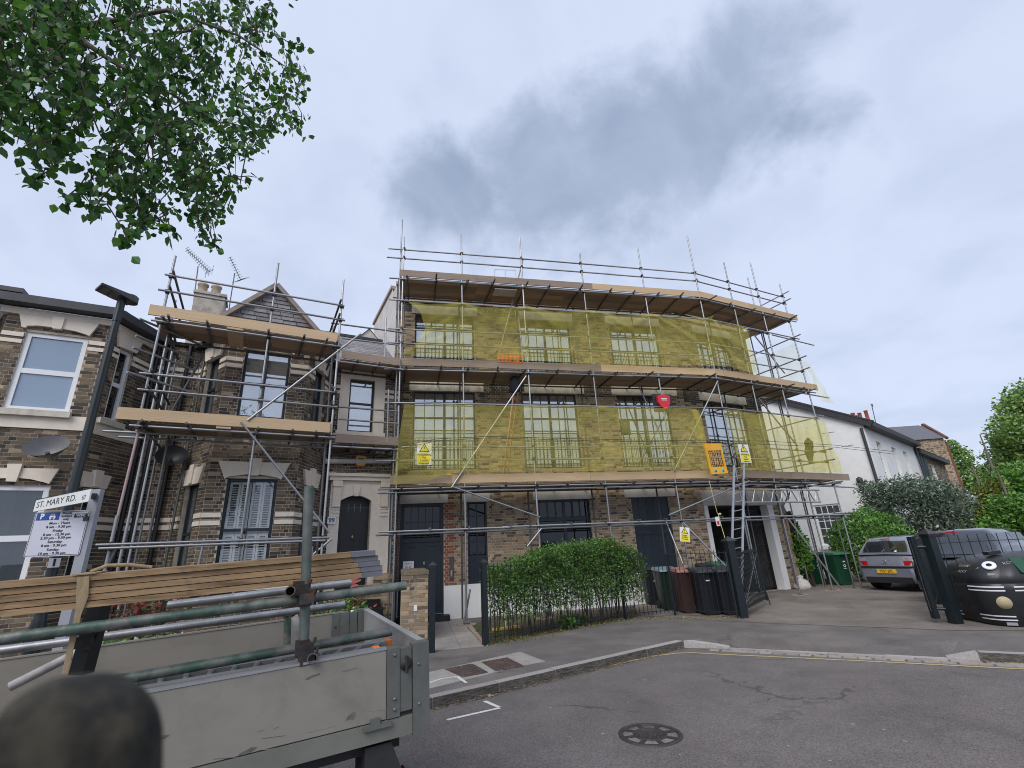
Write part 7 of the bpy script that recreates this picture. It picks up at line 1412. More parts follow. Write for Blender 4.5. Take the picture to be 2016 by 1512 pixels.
# ================================================================ recycling bank
BKM = M('black_bank_plastic', (.016, .017, .020), .18, 3, .38, bump=.04, bscale=20, col2=(.035, .035, .037), s2=2.2, mix2=(.55, .8))
bc = Vector((9.58, 9.74, 0)); byaw = R(-8); bk_ = thing('recycling_bank', 'big black domed recycling bank with white stripes and graffiti', 'recycling bank', bc)
BA, BB, BH = 1.26, .74, 1.26
prof = [(.88, .0), (.92, .04), (.955, .2), (.985, .42), (1.0, .60), (1.0, .68), (.985, .70), (.985, .72), (1.0, .74), (.965, .86), (.88, .98), (.76, 1.09), (.58, 1.16), (.3, 1.20), (.02, 1.21)]
def se(a, n=4.2): c, s_ = math.cos(a), math.sin(a); return (math.copysign(abs(c) ** (2 / n), c), math.copysign(abs(s_) ** (2 / n), s_))
def bpt(a, k, z, off=0.0):
    x, y = se(a); x *= (BA * k + off); y *= (BB * k + off); return bc + Vector((x * math.cos(byaw) - y * math.sin(byaw), x * math.sin(byaw) + y * math.cos(byaw), z))
def pk_(z):
    for (k0, z0), (k1, z1) in zip(prof, prof[1:]):
        if z <= z1: return k0 + (k1 - k0) * (z - z0) / (z1 - z0)
    return 0
mb = MB(); NA = 72
ribs = lambda i: -.018 if i % 12 in (0,) else 0
mb.grid([[bpt(2 * math.pi * i / NA, k, z, ribs(i)) for i in range(NA)] for k, z in prof], 0, True, True); mb.build('shell', BKM, bk_)
for z in (.585, .645, .105, .165):
    for i0 in range(0, NA, 12):
        mb = MB(); idx = [i0 + 1 + k * .5 for k in range(21)]
        mb.grid([[bpt(2 * math.pi * i / NA, pk_(zz), zz, .006 if 0 < n < 20 else .001) for n, i in enumerate(idx)] for zz in (z, z + .022)], 0, True); mb.build('white_stripe', PLASTW, bk_)
def on_bank(a, z, off=.004):
    p = bpt(a, pk_(z), z, off); da = bpt(a + .02, pk_(z), z, off) - bpt(a - .02, pk_(z), z, off); dz = bpt(a, pk_(z + .02), z + .02, off) - bpt(a, pk_(z - .02), z - .02, off); ex = da.normalized(); ez = ex.cross(dz).normalized(); ey = ez.cross(ex); m = Matrix((ex, ey, ez)).transposed().to_4x4(); m.translation = p; return m
def a_of(px_x, z):
    best = min((abs(to_px(bpt(-math.pi + i * .01, pk_(z), z))[0] - px_x), -math.pi + i * .01) for i in range(314)); return best[1]
m = on_bank(a_of(1948, 1.0), 1.0); mb = MB(); mb.lathe((0, 0, 0), [(.10, 0), (.10, .02), (.094, .024), (.042, .024)], 24, cap=False); mb.v = [tuple(m @ Vector(p)) for p in mb.v]; mb.build('hole_ring', PLASTW, bk_); mb = MB(); mb.lathe((0, 0, .008), [(.043, 0), (.043, .006), (.001, .007)], 18); mb.v = [tuple(m @ Vector(p)) for p in mb.v]; mb.build('bottle_hole', BLACKI, bk_)
m = on_bank(a_of(1977, .40), .40); mb = MB(); mb.lathe((0, 0, 0), [(.105, 0), (.105, .006), (.001, .007)], 24); mb.v = [tuple(m @ Vector(p)) for p in mb.v]; mb.build('beige_disc', M('beige_sticker', (.42, .36, .22), .08, 8, .7), bk_)
m = on_bank(a_of(1993, .06), .055); mb = MB(); plate(mb, m, -.07, .07, -.025, .025, 0, .004); mb.build('maker_plate', M('pale_print', (.4, .4, .42), 0, 5, .6), bk_)
m = on_bank(a_of(1952, .86), .86); mb = MB(); plate(mb, m, -.05, .05, -.02, .02, 0, .01); mb.build('lock_plate', STEELG, bk_)
gr_ = random.Random(9)
for px_, z, words in ((1898, .99, 'TAYPK'), (1894, .90, 'ALKS'), (1925, .97, 'y'), (1990, 1.05, 'ROSTY')):
    m = on_bank(a_of(px_, z), z, .010); text('graffiti', words, .085, M('chalk_scrawl', (.45, .45, .46), .35, 30, .9), bk_, m @ Matrix.Rotation(gr_.uniform(-.15, .25), 4, 'Z'), shear=.3, bold=-.002, sx=1.1)
m = on_bank(a_of(2010, 1.02), 1.0); mb = MB(); plate(mb, m, -.1, .1, -.16, .16, 0, .012); mb.build('green_panel', GB_, bk_)
for s_ in (-1, 1): p = bpt(-math.pi / 2 + s_ * 1.2, .55, 1.17); mb = MB(); mb.beam(p - Vector((.12, 0, -.03)), p + Vector((.12, 0, .05)), .12, .06); mb.build('lifting_lug', BKM, bk_)

# ================================================================ cars
def car(label, p, yaw, paint, plate_words, L_=4.25, W_=1.76, H_=1.46, estate=False):
    """hatchback, built nose to +x; p is the ground point under the middle of its rear bumper"""
    t = thing('parked_car', label, 'car', p, 'cars parked on the drive'); f = Fr(p.x, p.y, yaw); P_ = lambda x, y, z: f.w(x, y, z)
    GL = glass('car_glass', (.012, .016, .018), .25, .02); TYR = M('tyre_rubber', (.02, .02, .02), .2, 8, .9); RIM = M('alloy_rim', (.4, .4, .42), .08, 6, .35, metal=.8); TRIM = M('black_trim', (.015, .015, .017), .1, 5, .5)
    hw = W_ / 2
    # stations: x, bottom z, belt z, half width at bumper, at belt
    st = [(0.0, .36, .60, .66, .60), (.05, .26, .92, .80, .74), (.18, .22, 1.00, .86, .80), (.5, .20, 1.00, .885, .83), (1.2, .20, .97, .885, .835), (2.2, .20, .95, .885, .835), (3.0, .20, .93, .88, .83), (3.5, .20, .86, .87, .80), (3.9, .22, .78, .84, .74), (4.15, .28, .66, .74, .62), (4.25, .36, .52, .58, .50)]
    def ringp(x, zb, zt, wb, wt):
        k = hw / .88; h = zt - zb; prof = [(0.0, zb), (wb * .86, zb), (wb * .98, zb + h * .12), (wb, zb + h * .38), (wb * .995, zb + h * .62), (wt * .55 + wb * .45, zb + h * .86), (wt, zt)]
        pts = [(y * k, z) for y, z in prof]; return [P_(x, y, z) for y, z in pts] + [P_(x, y, z + .015) for y, z in ((wt * k * .5, zt), (0, zt), (-wt * k * .5, zt))] + [P_(x, -y, z) for y, z in pts[::-1][:-1]]
    rows = [ringp(*s_) for s_ in st]; mb = MB(); mb.grid(rows, 0, True, True); mb.face(rows[0][::-1]); mb.face(rows[-1]); mb.build('body', paint, t)
    # greenhouse
    gst = [(.10, .98, 1.02, .78, .76), (.26, .98, 1.24, .79, .68), (.42, .97, H_ - .06, .80, .60), (.75, .97, H_ - .005, .81, .595), (1.5, .95, H_ + .005, .815, .60), (2.2, .94, H_ - .03, .81, .585), (2.75, .93, 1.18, .80, .66), (3.2, .90, .93, .78, .74)]
    def g(x, zb, zt, wb, wt): k = hw / .88; return [P_(x, wb * k, zb), P_(x, (wb * .6 + wt * .4) * k, zb + (zt - zb) * .45), P_(x, wt * 1.03 * k, zb + (zt - zb) * .86), P_(x, wt * k * .9, zt - .008), P_(x, 0, zt + .012), P_(x, -wt * k * .9, zt - .008), P_(x, -wt * 1.03 * k, zb + (zt - zb) * .86), P_(x, -(wb * .6 + wt * .4) * k, zb + (zt - zb) * .45), P_(x, -wb * k, zb)]
    mb = MB(); mb.grid([g(*s_) for s_ in gst], 0, True); mb.build('roof', paint, t)
    def gi(x):
        for a, b in zip(gst, gst[1:]):
            if x <= b[0]: k = (x - a[0]) / (b[0] - a[0]); return [a[i] + (b[i] - a[i]) * k for i in range(5)]
    # rear window
    mb = MB(); k = hw / .88; rw = []
    for x, sx in ((.155, .80), (.21, .82), (.29, .83), (.375, .80)):
        s_ = gi(x); zt = s_[2]; rw.append([P_(x - .022 - .012 * (1 - abs(y)), y * sx * (s_[4] + .04) * k, zt + .0) for y in (-1, -.6, 0, .6, 1)])
    mb.grid(rw, 0, True); mb.build('rear_window', GL, t)
    # side windows
    for sgn in (-1, 1):
        for x0, x1 in ((.62, 1.45), (1.53, 2.35)):
            mb = MB(); q = []
            for zf in (.10, .5, .84):
                r_ = []
                for i in range(5):
                    x = x0 + (x1 - x0) * i / 4 + (.16 if x0 < 1 and i == 0 and zf < .3 else 0) * 0; s_ = gi(x if not (zf > .8 and x > 2.1) else 2.1); zb, zt, wb, wt = s_[1], s_[2], s_[3], s_[4]; z = zb + (zt - zb) * zf; wy = wb + (wt * 1.03 - wb) * min(1, zf / .86) ** 1.1; r_.append(P_(x, sgn * (wy * k + .010), z))
                q.append(r_)
            mb.grid(q, 0, True); mb.build('side_window', GL, t)
    mb = MB(); q = [[P_(x + .02, y * .86 * gi(x)[4] * k * 1.02, gi(x)[2] + .012) for y in (-1, -.5, 0, .5, 1)] for x in (2.3, 2.75, 3.12)]; mb.grid(q, 0, True); mb.build('windscreen', GL, t)
    # tail lamps, plate, badge, trim
    RL = M('tail_lamp_red', (.42, .012, .02), .1, 20, .15); CL_ = M('tail_lamp_clear', (.50, .40, .42), .15, 20, .12, metal=.4)
    for sgn in (-1, 1):
        for nm, z0, z1, m_ in (('tail_lamp', .72, .84, RL), ('lamp_lens', .845, .945, CL_)):
            mb = MB(); q = []
            for z in (z0, (z0 + z1) / 2, z1): q.append([P_(x, sgn * y * k, z) for x, y in ((.012, .50), (.012, .62), (.045, .74), (.13, .835), (.30, .878))])
            mb.grid(q, 0, True); mb.build(nm, m_, t)
    mb = MB(); mb.box(f, -.032, -.010, -.26, .26, .505, .62); mb.build('number_plate', M('plate_yellow', (.72, .42, .02), .03, 5, .4), t); mp = f.mat(-.033, 0, .562) @ Matrix.Rotation(R(-90), 4, 'Z') @ Matrix.Rotation(R(90), 4, 'X')
    if plate_words: text('lettering', plate_words, .105, BLACKI, t, mp, sx=.92, bold=.002)
    mb = MB(); mb.lathe((0, 0, 0), [(.055, 0), (.055, .006), (.042, .008), (.042, .0)], 18, cap=False); mb.beam((-.045, -.012, .004), (.045, .016, .004), .016, .006); mm = f.mat(-.0, 0, .83) @ Matrix.Rotation(R(-90), 4, 'Z') @ Matrix.Rotation(R(80), 4, 'X'); mb.v = [tuple(mm @ Vector(q)) for q in mb.v]; mb.build('badge', RIM, t)
    mb = MB(); mb.box(f, -.022, .03, -.70 * k, .70 * k, .655, .70); mb.box(f, -.018, .05, -.62 * k, .62 * k, .24, .40); mb.build('bumper_trim', TRIM, t)
    mb = MB(); mb.box(f, .31, .36, -.13, .13, H_ - .075, H_ - .05); mb.build('brake_lamp', RL, t); mb = MB(); mb.beam(P_(.125, -.02, 1.03), P_(.24, -.36, 1.12), .018, .014); mb.build('wiper', TRIM, t)
    mb = MB(); mb.path([P_(.62, 0, H_), P_(.5, 0, H_ + .03), P_(.40, 0, H_ + .07)], .012, 6); mb.build('aerial_stub', TRIM, t)
    for x in (.82, 3.38):
        for sgn in (-1, 1):
            mb = MB(); mb.lathe((0, 0, 0), [(.20, -.10), (.29, -.10), (.315, -.07), (.315, .07), (.29, .10), (.215, .10), (.20, .07)], 24); mm = f.mat(x, sgn * (hw - .10), .315) @ Matrix.Rotation(R(-90 * sgn), 4, 'X'); mb.v = [tuple(mm @ Vector(q)) for q in mb.v]; w_ = mb.build('wheel', TYR, t)
            mb = MB(); mb.lathe((0, 0, .075), [(.21, 0), (.19, .012), (.06, .02), (.001, .022)], 20); mb.v = [tuple(mm @ Vector(q)) for q in mb.v]; mb.build('rim', RIM, w_)
        mb = MB(); [mb.tube(P_(x, s_ * (hw - .30), .36), P_(x, s_ * (hw - .006), .36), .36, 20) for s_ in (-1, 1)]; mb.build('wheel_arch', TRIM, t)
    return t, f
GREYP = M('blue_grey_metallic', (.27, .295, .36), .03, 3, .32, metal=.55, coat=.7); BLKP = M('black_metallic', (.075, .08, .095), .05, 3, .22, metal=.85, coat=1.0)
c1, f1_ = car('grey hatchback with yellow number plate PE57 EPL beside the round bush', ground(1758, 1165), 25, GREYP, 'PE57 EPL', H_=1.52)
mb = MB(); m = f1_.mat(.17, -.30, 1.10) @ Matrix.Rotation(R(-90), 4, 'Z') @ Matrix.Rotation(R(52), 4, 'X'); mb.lathe((0, 0, .03), [(.045, 0), (.045, .002), (.001, .003)], 14); mb.v = [tuple(m @ Vector(q)) for q in mb.v]; mb.build('window_sticker', PLASTW, c1)
car('glossy black hatchback behind the leaning gatepost and railing', (lambda p: Vector((p.x, p.y, 0)))(at_h(1880, 1120, 15.6)), 29, BLKP, '', H_=1.64, W_=1.86)
# ================================================================ vegetation
LEAF = [M('leaf_birch', (0.047, 0.149, 0.022), .25, 6, .5, rnd=.35, trans=.35), M('leaf_birch_dark', (0.026, 0.085, 0.016), .25, 6, .5, rnd=.3, trans=.25), M('leaf_birch_light', (0.091, 0.215, 0.026), .2, 6, .5, rnd=.25, trans=.4)]
HEDGE = [M('leaf_hedge', (0.084, 0.186, 0.036), .25, 6, .5, rnd=.35, trans=.3), M('leaf_hedge_dark', (0.046, 0.103, 0.023), .25, 6, .55, rnd=.3, trans=.2), M('leaf_hedge_light', (0.156, 0.288, 0.060), .2, 6, .5, rnd=.3, trans=.3)]
BOX = [M('leaf_round', (0.111, 0.260, 0.039), .2, 6, .42, rnd=.3, trans=.25), M('leaf_round_dark', (0.052, 0.137, 0.021), .2, 6, .45, rnd=.3, trans=.2), M('leaf_round_light', (0.188, 0.375, 0.062), .2, 6, .4, rnd=.25, trans=.3)]
SILV = [M('leaf_silver', (0.127, 0.184, 0.127), .2, 6, .55, rnd=.35, trans=.2), M('leaf_silver_dark', (.04, .07, .042), .2, 6, .55, rnd=.3, trans=.15), M('leaf_silver_light', (0.265, 0.322, 0.241), .2, 6, .55, rnd=.3, trans=.2)]
TREE = [M('leaf_tree', (0.196, 0.330, 0.074), .2, 6, .5, rnd=.3, trans=.3), M('leaf_tree_dark', (0.078, 0.156, 0.039), .2, 6, .5, rnd=.3, trans=.25), M('leaf_tree_light', (0.331, 0.469, 0.138), .2, 6, .5, rnd=.3, trans=.35)]
GOLD = [M('leaf_gold', (.13, .17, .022), .2, 6, .5, rnd=.3, trans=.3), M('leaf_gold_dark', (.06, .10, .015), .2, 6, .5, rnd=.3, trans=.2), M('leaf_gold_light', (.24, .25, .04), .2, 6, .5, rnd=.3, trans=.3)]
BARK = M('bark_grey', (.14, .12, .10), .3, 8, .95, bump=.8, bscale=30); TWIG = M('twig_brown', (.055, .042, .03), .3, 8, .95)
def leaf(mb, p, s_, rg, mi, hang=None, fat=.62):
    """one pointed leaf, folded a little along its rib"""
    a = Vector((rg.gauss(0, 1), rg.gauss(0, 1), rg.gauss(0, .8)))
    if hang is not None: a = a * .55 + Vector((0, 0, -1)) * hang
    a.normalize(); b = a.cross(Vector((rg.gauss(0, 1), rg.gauss(0, 1), rg.gauss(0, 1)))).normalized(); c = a.cross(b); l, w_ = s_, s_ * fat * .5; k = len(mb.v); f = s_ * .09
    for q in (p, p + a * l * .30 + b * w_ + c * f, p + a * l * .62 + b * w_ * .82 + c * f, p + a * l, p + a * l * .62 - b * w_ * .82 + c * f, p + a * l * .30 - b * w_ + c * f): mb.v.append(tuple(q))
    mb.f.append((k, k + 1, k + 2, k + 3)); mb.f.append((k, k + 3, k + 4, k + 5)); mb.m += [mi, mi]; mb.sm += [False, False]
def pickm(rg): r_ = rg.random(); return 0 if r_ < .5 else (1 if r_ < .78 else 2)
def blobs(mb, cs, n, size, rg, shell=.55, flat=1.0, hang=None, fat=.6, var=.4):
    """leaves through the outer part of several overlapping swells"""
    tot = sum(c[1] * c[2] for c in cs)
    for c, rx, rz in cs:
        c = Vector(c)
        for i in range(int(n * rx * rz / tot)):
            d = Vector((rg.gauss(0, 1), rg.gauss(0, 1), rg.gauss(0, 1))).normalized(); r_ = shell + (1 - shell) * rg.random() ** .6; lump = 1 + .13 * math.sin(d.x * 9 + c.x * 3) * math.sin(d.z * 8 + c.y) + .08 * math.sin(d.y * 17 + d.z * 13)
            p = c + Vector((d.x * rx, d.y * rx, d.z * rz)) * r_ * lump; leaf(mb, p, size * rg.uniform(1 - var, 1 + var), rg, pickm(rg), hang, fat)
def bush(name, label, cat, base, cs, n, size, mats, seed, group=None, stems=6, hang=None, fat=.6, shell=.55, stemr=.02, part='foliage'):
    rg = random.Random(seed); t = thing(name, label, cat, base, group); mb = MB(); blobs(mb, cs, n, size, rg, shell, hang=hang, fat=fat); mb.build(part, mats, t, kind='stuff'); mb = MB()
    for i in range(stems):
        c = Vector(rg.choice(cs)[0]); b = Vector(base) + Vector((rg.uniform(-.15, .15), rg.uniform(-.15, .15), 0)); m_ = b.lerp(c, .5) + Vector((rg.uniform(-.1, .1), rg.uniform(-.1, .1), .1)); mb.path([b, m_, c + Vector((0, 0, .1))], [stemr * 1.4, stemr, stemr * .4], 5)
    if stems: mb.build('stem', TWIG, t)
    return t
# hedge behind the railing
def seg(a, b, k): return a + (b - a) * k
h0, h1 = F0 + Vector((.05, .28, 0)), F1 + Vector((.30, .34, 0)); hu = (h1 - h0); hl = hu.length; hd_ = hu.normalized(); hn = Vector((-hd_.y, hd_.x, 0))
hzt = [(0, 1.20), (.12, 1.40), (.3, 1.58), (.55, 1.72), (.8, 1.78), (.95, 1.68), (1.08, 1.35)]
rg = random.Random(31); hedge = thing('hedge', 'bushy green hedge behind the railing in front of the brick building', 'hedge', seg(h0, h1, .5)); mb = MB()
n = 0
while n < 34000:
    k = rg.uniform(.03, 1.07); zt = lerp(k, hzt) + .07 * math.sin(k * 40) + .06 * math.sin(k * 23 + 1); z = rg.uniform(.15, 1) ** .75 * zt; y = rg.uniform(-.5, .5); den = 1.0 if z > .85 else (.22 + .75 * max(0, z - .2) / .65) * (1.0 if k > .5 else .7)
    edge_ = max(abs(y) * 2, (z / zt) ** 2)
    if rg.random() > den or rg.random() > .25 + .75 * edge_ ** 2: continue
    wv = .80 * (1 + .16 * math.sin(k * 31 + z * 5)); p = h0 + hu * k + hn * (y * wv + .12) + Vector((rg.gauss(0, .03), rg.gauss(0, .03), z)); leaf(mb, p, rg.uniform(.036, .070), rg, pickm(rg), None, .5); n += 1
for i in range(130):   # sprays standing out of the clipped top and front
    k = rg.uniform(0, 1.05); zt = lerp(k, hzt); b = h0 + hu * k + hn * rg.uniform(-.25, .4) + Vector((0, 0, zt - .05)); d = Vector((rg.gauss(0, .6), rg.gauss(0, .6), 1)).normalized(); L_ = rg.uniform(.08, .3)
    for j in range(7): leaf(mb, b + d * L_ * j / 6 + Vector((rg.gauss(0, .012), rg.gauss(0, .012), 0)), rg.uniform(.04, .07), rg, rg.choice((0, 2, 2)), None, .5)
mb.build('foliage', HEDGE, hedge, kind='stuff')
for i in range(46):
    mb = MB(); k = (i + rg.random()) / 46; b = h0 + hu * k + hn * rg.uniform(-.1, .35); pts = [b, b + Vector((rg.uniform(-.12, .12), rg.uniform(-.12, .12), .5)), b + Vector((rg.uniform(-.25, .25), rg.uniform(-.2, .2), lerp(k, hzt) - .2))]; mb.path(pts, [.012, .010, .004], 5); mb.build('stem', TWIG, hedge)
# spray of the hedge growing out over the pavement at its foot
bush('bush', 'low green shoots pushing through the railing at the foot of the hedge', 'bush', ground(1118, 1240), [(ground(1118, 1240) + Vector((.0, .1, .12)), .22, .16), (ground(1140, 1232) + Vector((0, .1, .10)), .2, .12)], 420, .07, HEDGE, 41, stems=3)
# weeds, fallen leaves along the railing
mb = MB(); rg = random.Random(8)
for i in range(1700):
    k = rg.random(); a, b = (pB, F1) if rg.random() < .7 else (F1, pC); p = a.lerp(b, k) + Vector((rg.gauss(0, .05), rg.gauss(.06, .13), .015)); leaf(mb, p, rg.uniform(.02, .055), rg, 0 if rg.random() < .4 else (1 if rg.random() < .5 else 2), -.6 if rg.random() < .4 else None, .35)
for i in range(800):
    p = Vector((-.80, 10.2, 0)).lerp(Vector((-1.2, 12.6, 0)), rg.random()) + Vector((abs(rg.gauss(.1, .5)), rg.gauss(0, .1), .01)); leaf(mb, p, rg.uniform(.03, .08), rg, 0 if rg.random() < .7 else 1, -.8, .2)
props(mb.build('weeds', [HEDGE[0], M('dead_leaf', (.22, .13, .055), .3, 9, .9, rnd=.3), M('straw', (.28, .20, .10), .3, 9, .9, rnd=.3)], None, loc=pB), kind='stuff')
# flower border in front of the bay window, partly behind the lorry
FLW = M('white_petal', (.75, .75, .70), .05, 5, .7, trans=.2); PNK = M('photinia_red', (.28, .06, .05), .25, 6, .5, rnd=.4, trans=.3)
rg = random.Random(12)
fb = LS.off(0, -1.75, 0); cs = []
t = thing('flower_bed', 'low leafy border dotted with white flowers behind the lorry', 'flower bed', fb.w(1.6, .3, 0)); mb = MB()
for i in range(5200):
    u = rg.uniform(-1.6, 4.1); v_ = rg.uniform(-.35, .9); zt = .68 + .16 * math.sin(u * 2.3) + .1 * math.sin(u * 5.1 + v_ * 3); z = zt * rg.random() ** .5; p = fb.w(u, v_, z); leaf(mb, p, rg.uniform(.045, .10), rg, pickm(rg), None, .55)
mb.build('foliage', [HEDGE[0], HEDGE[1], HEDGE[2]], t, kind='stuff'); mb = MB()
for i in range(190):
    u = rg.uniform(-1.4, 4.0); v_ = rg.uniform(-.45, .3); zt = .68 + .16 * math.sin(u * 2.3) + .1 * math.sin(u * 5.1 + v_ * 3); p = fb.w(u, v_, zt * rg.uniform(.6, 1.1)); [leaf(mb, p, .036, rg, 0, None, .9) for _ in range(4)]
mb.build('white_flowers', [FLW], t, kind='stuff')
bush('shrub', 'red leaved shrub under the left bay window', 'shrub', LS.w(1.0, -.4, 0), [(LS.w(.95, -.4, 1.25), .55, .40), (LS.w(.5, -.5, 1.05), .35, .3)], 620, .09, [PNK, HEDGE[1], M('photinia_bronze', (.16, .10, .05), .25, 6, .5, rnd=.4, trans=.3)], 51, stems=5, fat=.42)
bush('shrub', 'small red tipped shrub beside the entrance steps', 'shrub', LS.w(3.9, -.2, 0), [(LS.w(3.75, -.2, .82), .38, .25), (LS.w(4.15, -.2, .72), .25, .2)], 420, .09, [HEDGE[0], PNK, HEDGE[2]], 52, stems=4, fat=.45)
# far left, behind the lorry: recycling bin and crate in the garden
tf = Fr(*T.at(14, 1278, 2.6).xy, 28); wheelie('green wheelie bin behind the lorry at the left edge of the picture', Vector((tf.o.x - .1, tf.o.y + .3, 0)), 28, GB_, GBL, 'green wheelie bins by the white house', h_=.9)
# ---- right hand planting
d_at = lambda x, y, D: at_h(x, y, D)
c = d_at(1713, 1064, 22.6); bs = Vector((c.x, c.y, 0)); rr_ = 1.22
bush('bush', 'round clipped bush of glossy leaves behind the grey car', 'bush', bs, [((c.x, c.y, c.z), rr_, 1.06), ((c.x + .05, c.y + .05, c.z - .35), rr_ * .98, 1.0)], 15000, .095, BOX, 61, stems=6, shell=.88, fat=.5, stemr=.03)
c = d_at(1820, 1005, 24.2); b0 = Vector((c.x, c.y, 0)); r3 = Vector((c.y, -c.x, 0)).normalized()
sil = bush('shrub', 'tall spreading grey green shrub in front of the white house', 'shrub', b0, [(d_at(1739, 975, 24.2), 0.85, 0.55), (d_at(1774, 965, 23.8), 0.85, 0.59), (d_at(1824, 972, 24.2), 1.04, 0.72), (d_at(1864, 990, 24.6), 0.91, 0.72), (d_at(1784, 1010, 24.4), 1.10, 0.65), (d_at(1844, 1030, 24.7), 1.10, 0.65), (d_at(1726, 1000, 23.8), 0.59, 0.45), (d_at(1712, 962, 23.6), 0.52, 0.33)], 10500, .125, SILV, 62, stems=9, shell=.35, fat=.36, stemr=.035)
c = d_at(1578, 1060, 20.4); bush('ivy', 'bright green ivy growing on the wall beside the garage pier', 'ivy', (c.x, c.y, 0), [(d_at(1552, 1040, 20.6), 0.34, 0.51), (d_at(1569, 1075, 20.4), 0.38, 0.53), (d_at(1578, 1105, 20.4), 0.34, 0.38), (d_at(1542, 1018, 20.8), 0.18, 0.26)], 2600, .12, BOX, 63, stems=4, fat=.7)
def tree(label, base, zt, cs, n, size, mats, seed, tr=.25, group='trees at the right', fat=.55, shell=.4):
    rg = random.Random(seed); t = thing('tree', label, 'tree', base, group); base = Vector(base); top = base + Vector((0, 0, zt)); mb = MB(); mb.path([base, base.lerp(top, .3) + Vector((.1, 0, 0)), base.lerp(top, .6), top], [tr, tr * .8, tr * .5, tr * .15], 8); mb.build('trunk', BARK, t)
    mb = MB()
    for c, rx, rz in cs: st_ = base.lerp(top, rg.uniform(.3, .6)); mb.path([st_, st_.lerp(Vector(c), .5) + Vector((0, 0, .2)), Vector(c)], [tr * .25, tr * .14, tr * .05], 5)
    mb.build('limb', BARK, t); mb = MB(); blobs(mb, cs, n, size, rg, shell, fat=fat); mb.build('crown', mats, t, kind='stuff'); return t
D_ = 40
tree('tall pale green tree at the right edge of the picture', (*d_at(2060, 1000, D_).xy, 0), 4.0, [(d_at(x, y, D_ + dz), r_, r2) for x, y, r_, r2, dz in ((2022, 810, 1.5, 1.2, 0), (1998, 850, 1.3, 1.0, -1), (2030, 880, 1.8, 1.4, 1), (1985, 898, 1.1, .8, 0), (2002, 930, 1.6, 1.0, 1), (2060, 800, 2, 1.8, 1), (2090, 900, 3, 2.4, 1), (1968, 868, .5, .4, 0), (2006, 790, .6, .5, 0), (1975, 925, .9, .7, 0))], 21000, .19, TREE, 71)
tree('darker green tree below the tall pale tree at the right edge', (*d_at(1985, 1000, 33).xy, 0), 6, [(d_at(x, y, 33), r_, r2) for x, y, r_, r2 in ((1985, 965, 1.0, .8), (2020, 950, 1.2, 1.0), (1960, 985, .7, .6), (2060, 970, 1.5, 1.2))], 6500, .16, BOX, 72, .15)
tree('golden green conifer beside the grey green shrub', (*d_at(1945, 1000, 27).xy, 0), 4.2, [(d_at(x, y, 27), r_, r2) for x, y, r_, r2 in ((1950, 980, .65, .55), (1932, 1012, .7, .5), (1975, 1008, .75, .6), (1918, 1036, .6, .35), (1960, 958, .35, .35))], 6000, .11, GOLD, 73, .1)
tree('rich green shrubby tree behind the black car at the right edge', (*d_at(2000, 1020, 22).xy, 0), 3.4, [(d_at(x, y, 22), r_, r2) for x, y, r_, r2 in ((1992, 1000, .6, .5), (2022, 1008, .7, .6), (1970, 1036, .6, .35), (2000, 1040, .7, .35), (2060, 1010, 1.0, .7))], 6000, .11, BOX, 74, .1)
tree('small tree showing above the far brick house', (*d_at(1880, 960, 75).xy, 0), 7, [(d_at(x, y, 75), r_, r2) for x, y, r_, r2 in ((1885, 905, 1.5, 1.6), (1905, 935, 1.8, 1.3), (1874, 885, .9, 1.2), (1930, 955, 1.9, 1.0))], 4200, .30, TREE, 75, .2)
mb = MB(); rg = random.Random(77); hb0 = d_at(1860, 1045, 30); 
for x in range(0, 22):
    c = Vector((12 + x * 1.6 + 8, 27 - x * .55 + 6, 0))
    for i in range(150): leaf(mb, c + Vector((rg.gauss(0, 1.0), rg.gauss(0, .8), abs(rg.gauss(0, 1.0)) + .2)), rg.uniform(.18, .36), rg, pickm(rg), None, .6)
props(mb.build('undergrowth', TREE, None, loc=(30, 24, 0)), kind='stuff')
mb = MB()
for i in range(60):
    a = R(-75 + i * 2.6); dd_ = 120 + 30 * math.sin(i * 1.7); c = Vector((math.sin(a) * dd_, math.cos(a) * dd_, 0))
    for j in range(70): leaf(mb, c + Vector((rg.gauss(0, 3), rg.gauss(0, 3), abs(rg.gauss(0, 2.4)))), rg.uniform(.8, 1.6), rg, pickm(rg), None, .7)
props(mb.build('woods', TREE, None, loc=(0, 120, 0)), kind='stuff')
# ---- birch hanging over from the left
rg = random.Random(91); bt = thing('tree', 'overhanging birch branches with heart shaped leaves against the sky', 'tree', (-6.2, 1.2, 0), None)
POLY = [(-60, -60), (545, -60), (545, 40), (598, 92), (606, 150), (600, 205), (592, 268), (545, 262), (515, 300), (455, 312), (448, 340), (508, 352), (470, 372), (455, 420), (418, 420), (432, 505), (412, 500), (385, 440), (345, 470), (300, 455), (250, 485), (236, 455), (260, 420), (215, 415), (180, 428), (160, 372), (118, 400), (105, 372), (60, 368), (66, 330), (30, 300), (-60, 250)]
def inside(x, y):
    c_ = False; n_ = len(POLY); j = n_ - 1
    for i in range(n_):
        (x0, y0), (x1, y1) = POLY[i], POLY[j]
        if (y0 > y) != (y1 > y) and x < (x1 - x0) * (y - y0) / (y1 - y0) + x0: c_ = not c_
        j = i
    return c_
lx = [d_at(-40, 40, 3.7), d_at(60, 55, 3.7), d_at(135, 62, 3.65), d_at(200, 45, 3.5), d_at(290, 70, 3.3), d_at(380, 60, 3.1)]
mb = MB(); mb.path([Vector((-6.2, 1.2, 0)), Vector((-6.0, 1.4, 2.5)), Vector((-5.6, 1.8, 4.6)), Vector((-5.0, 2.0, 6.2))], [.17, .14, .11, .06], 10); mb.build('trunk', BARK, bt)
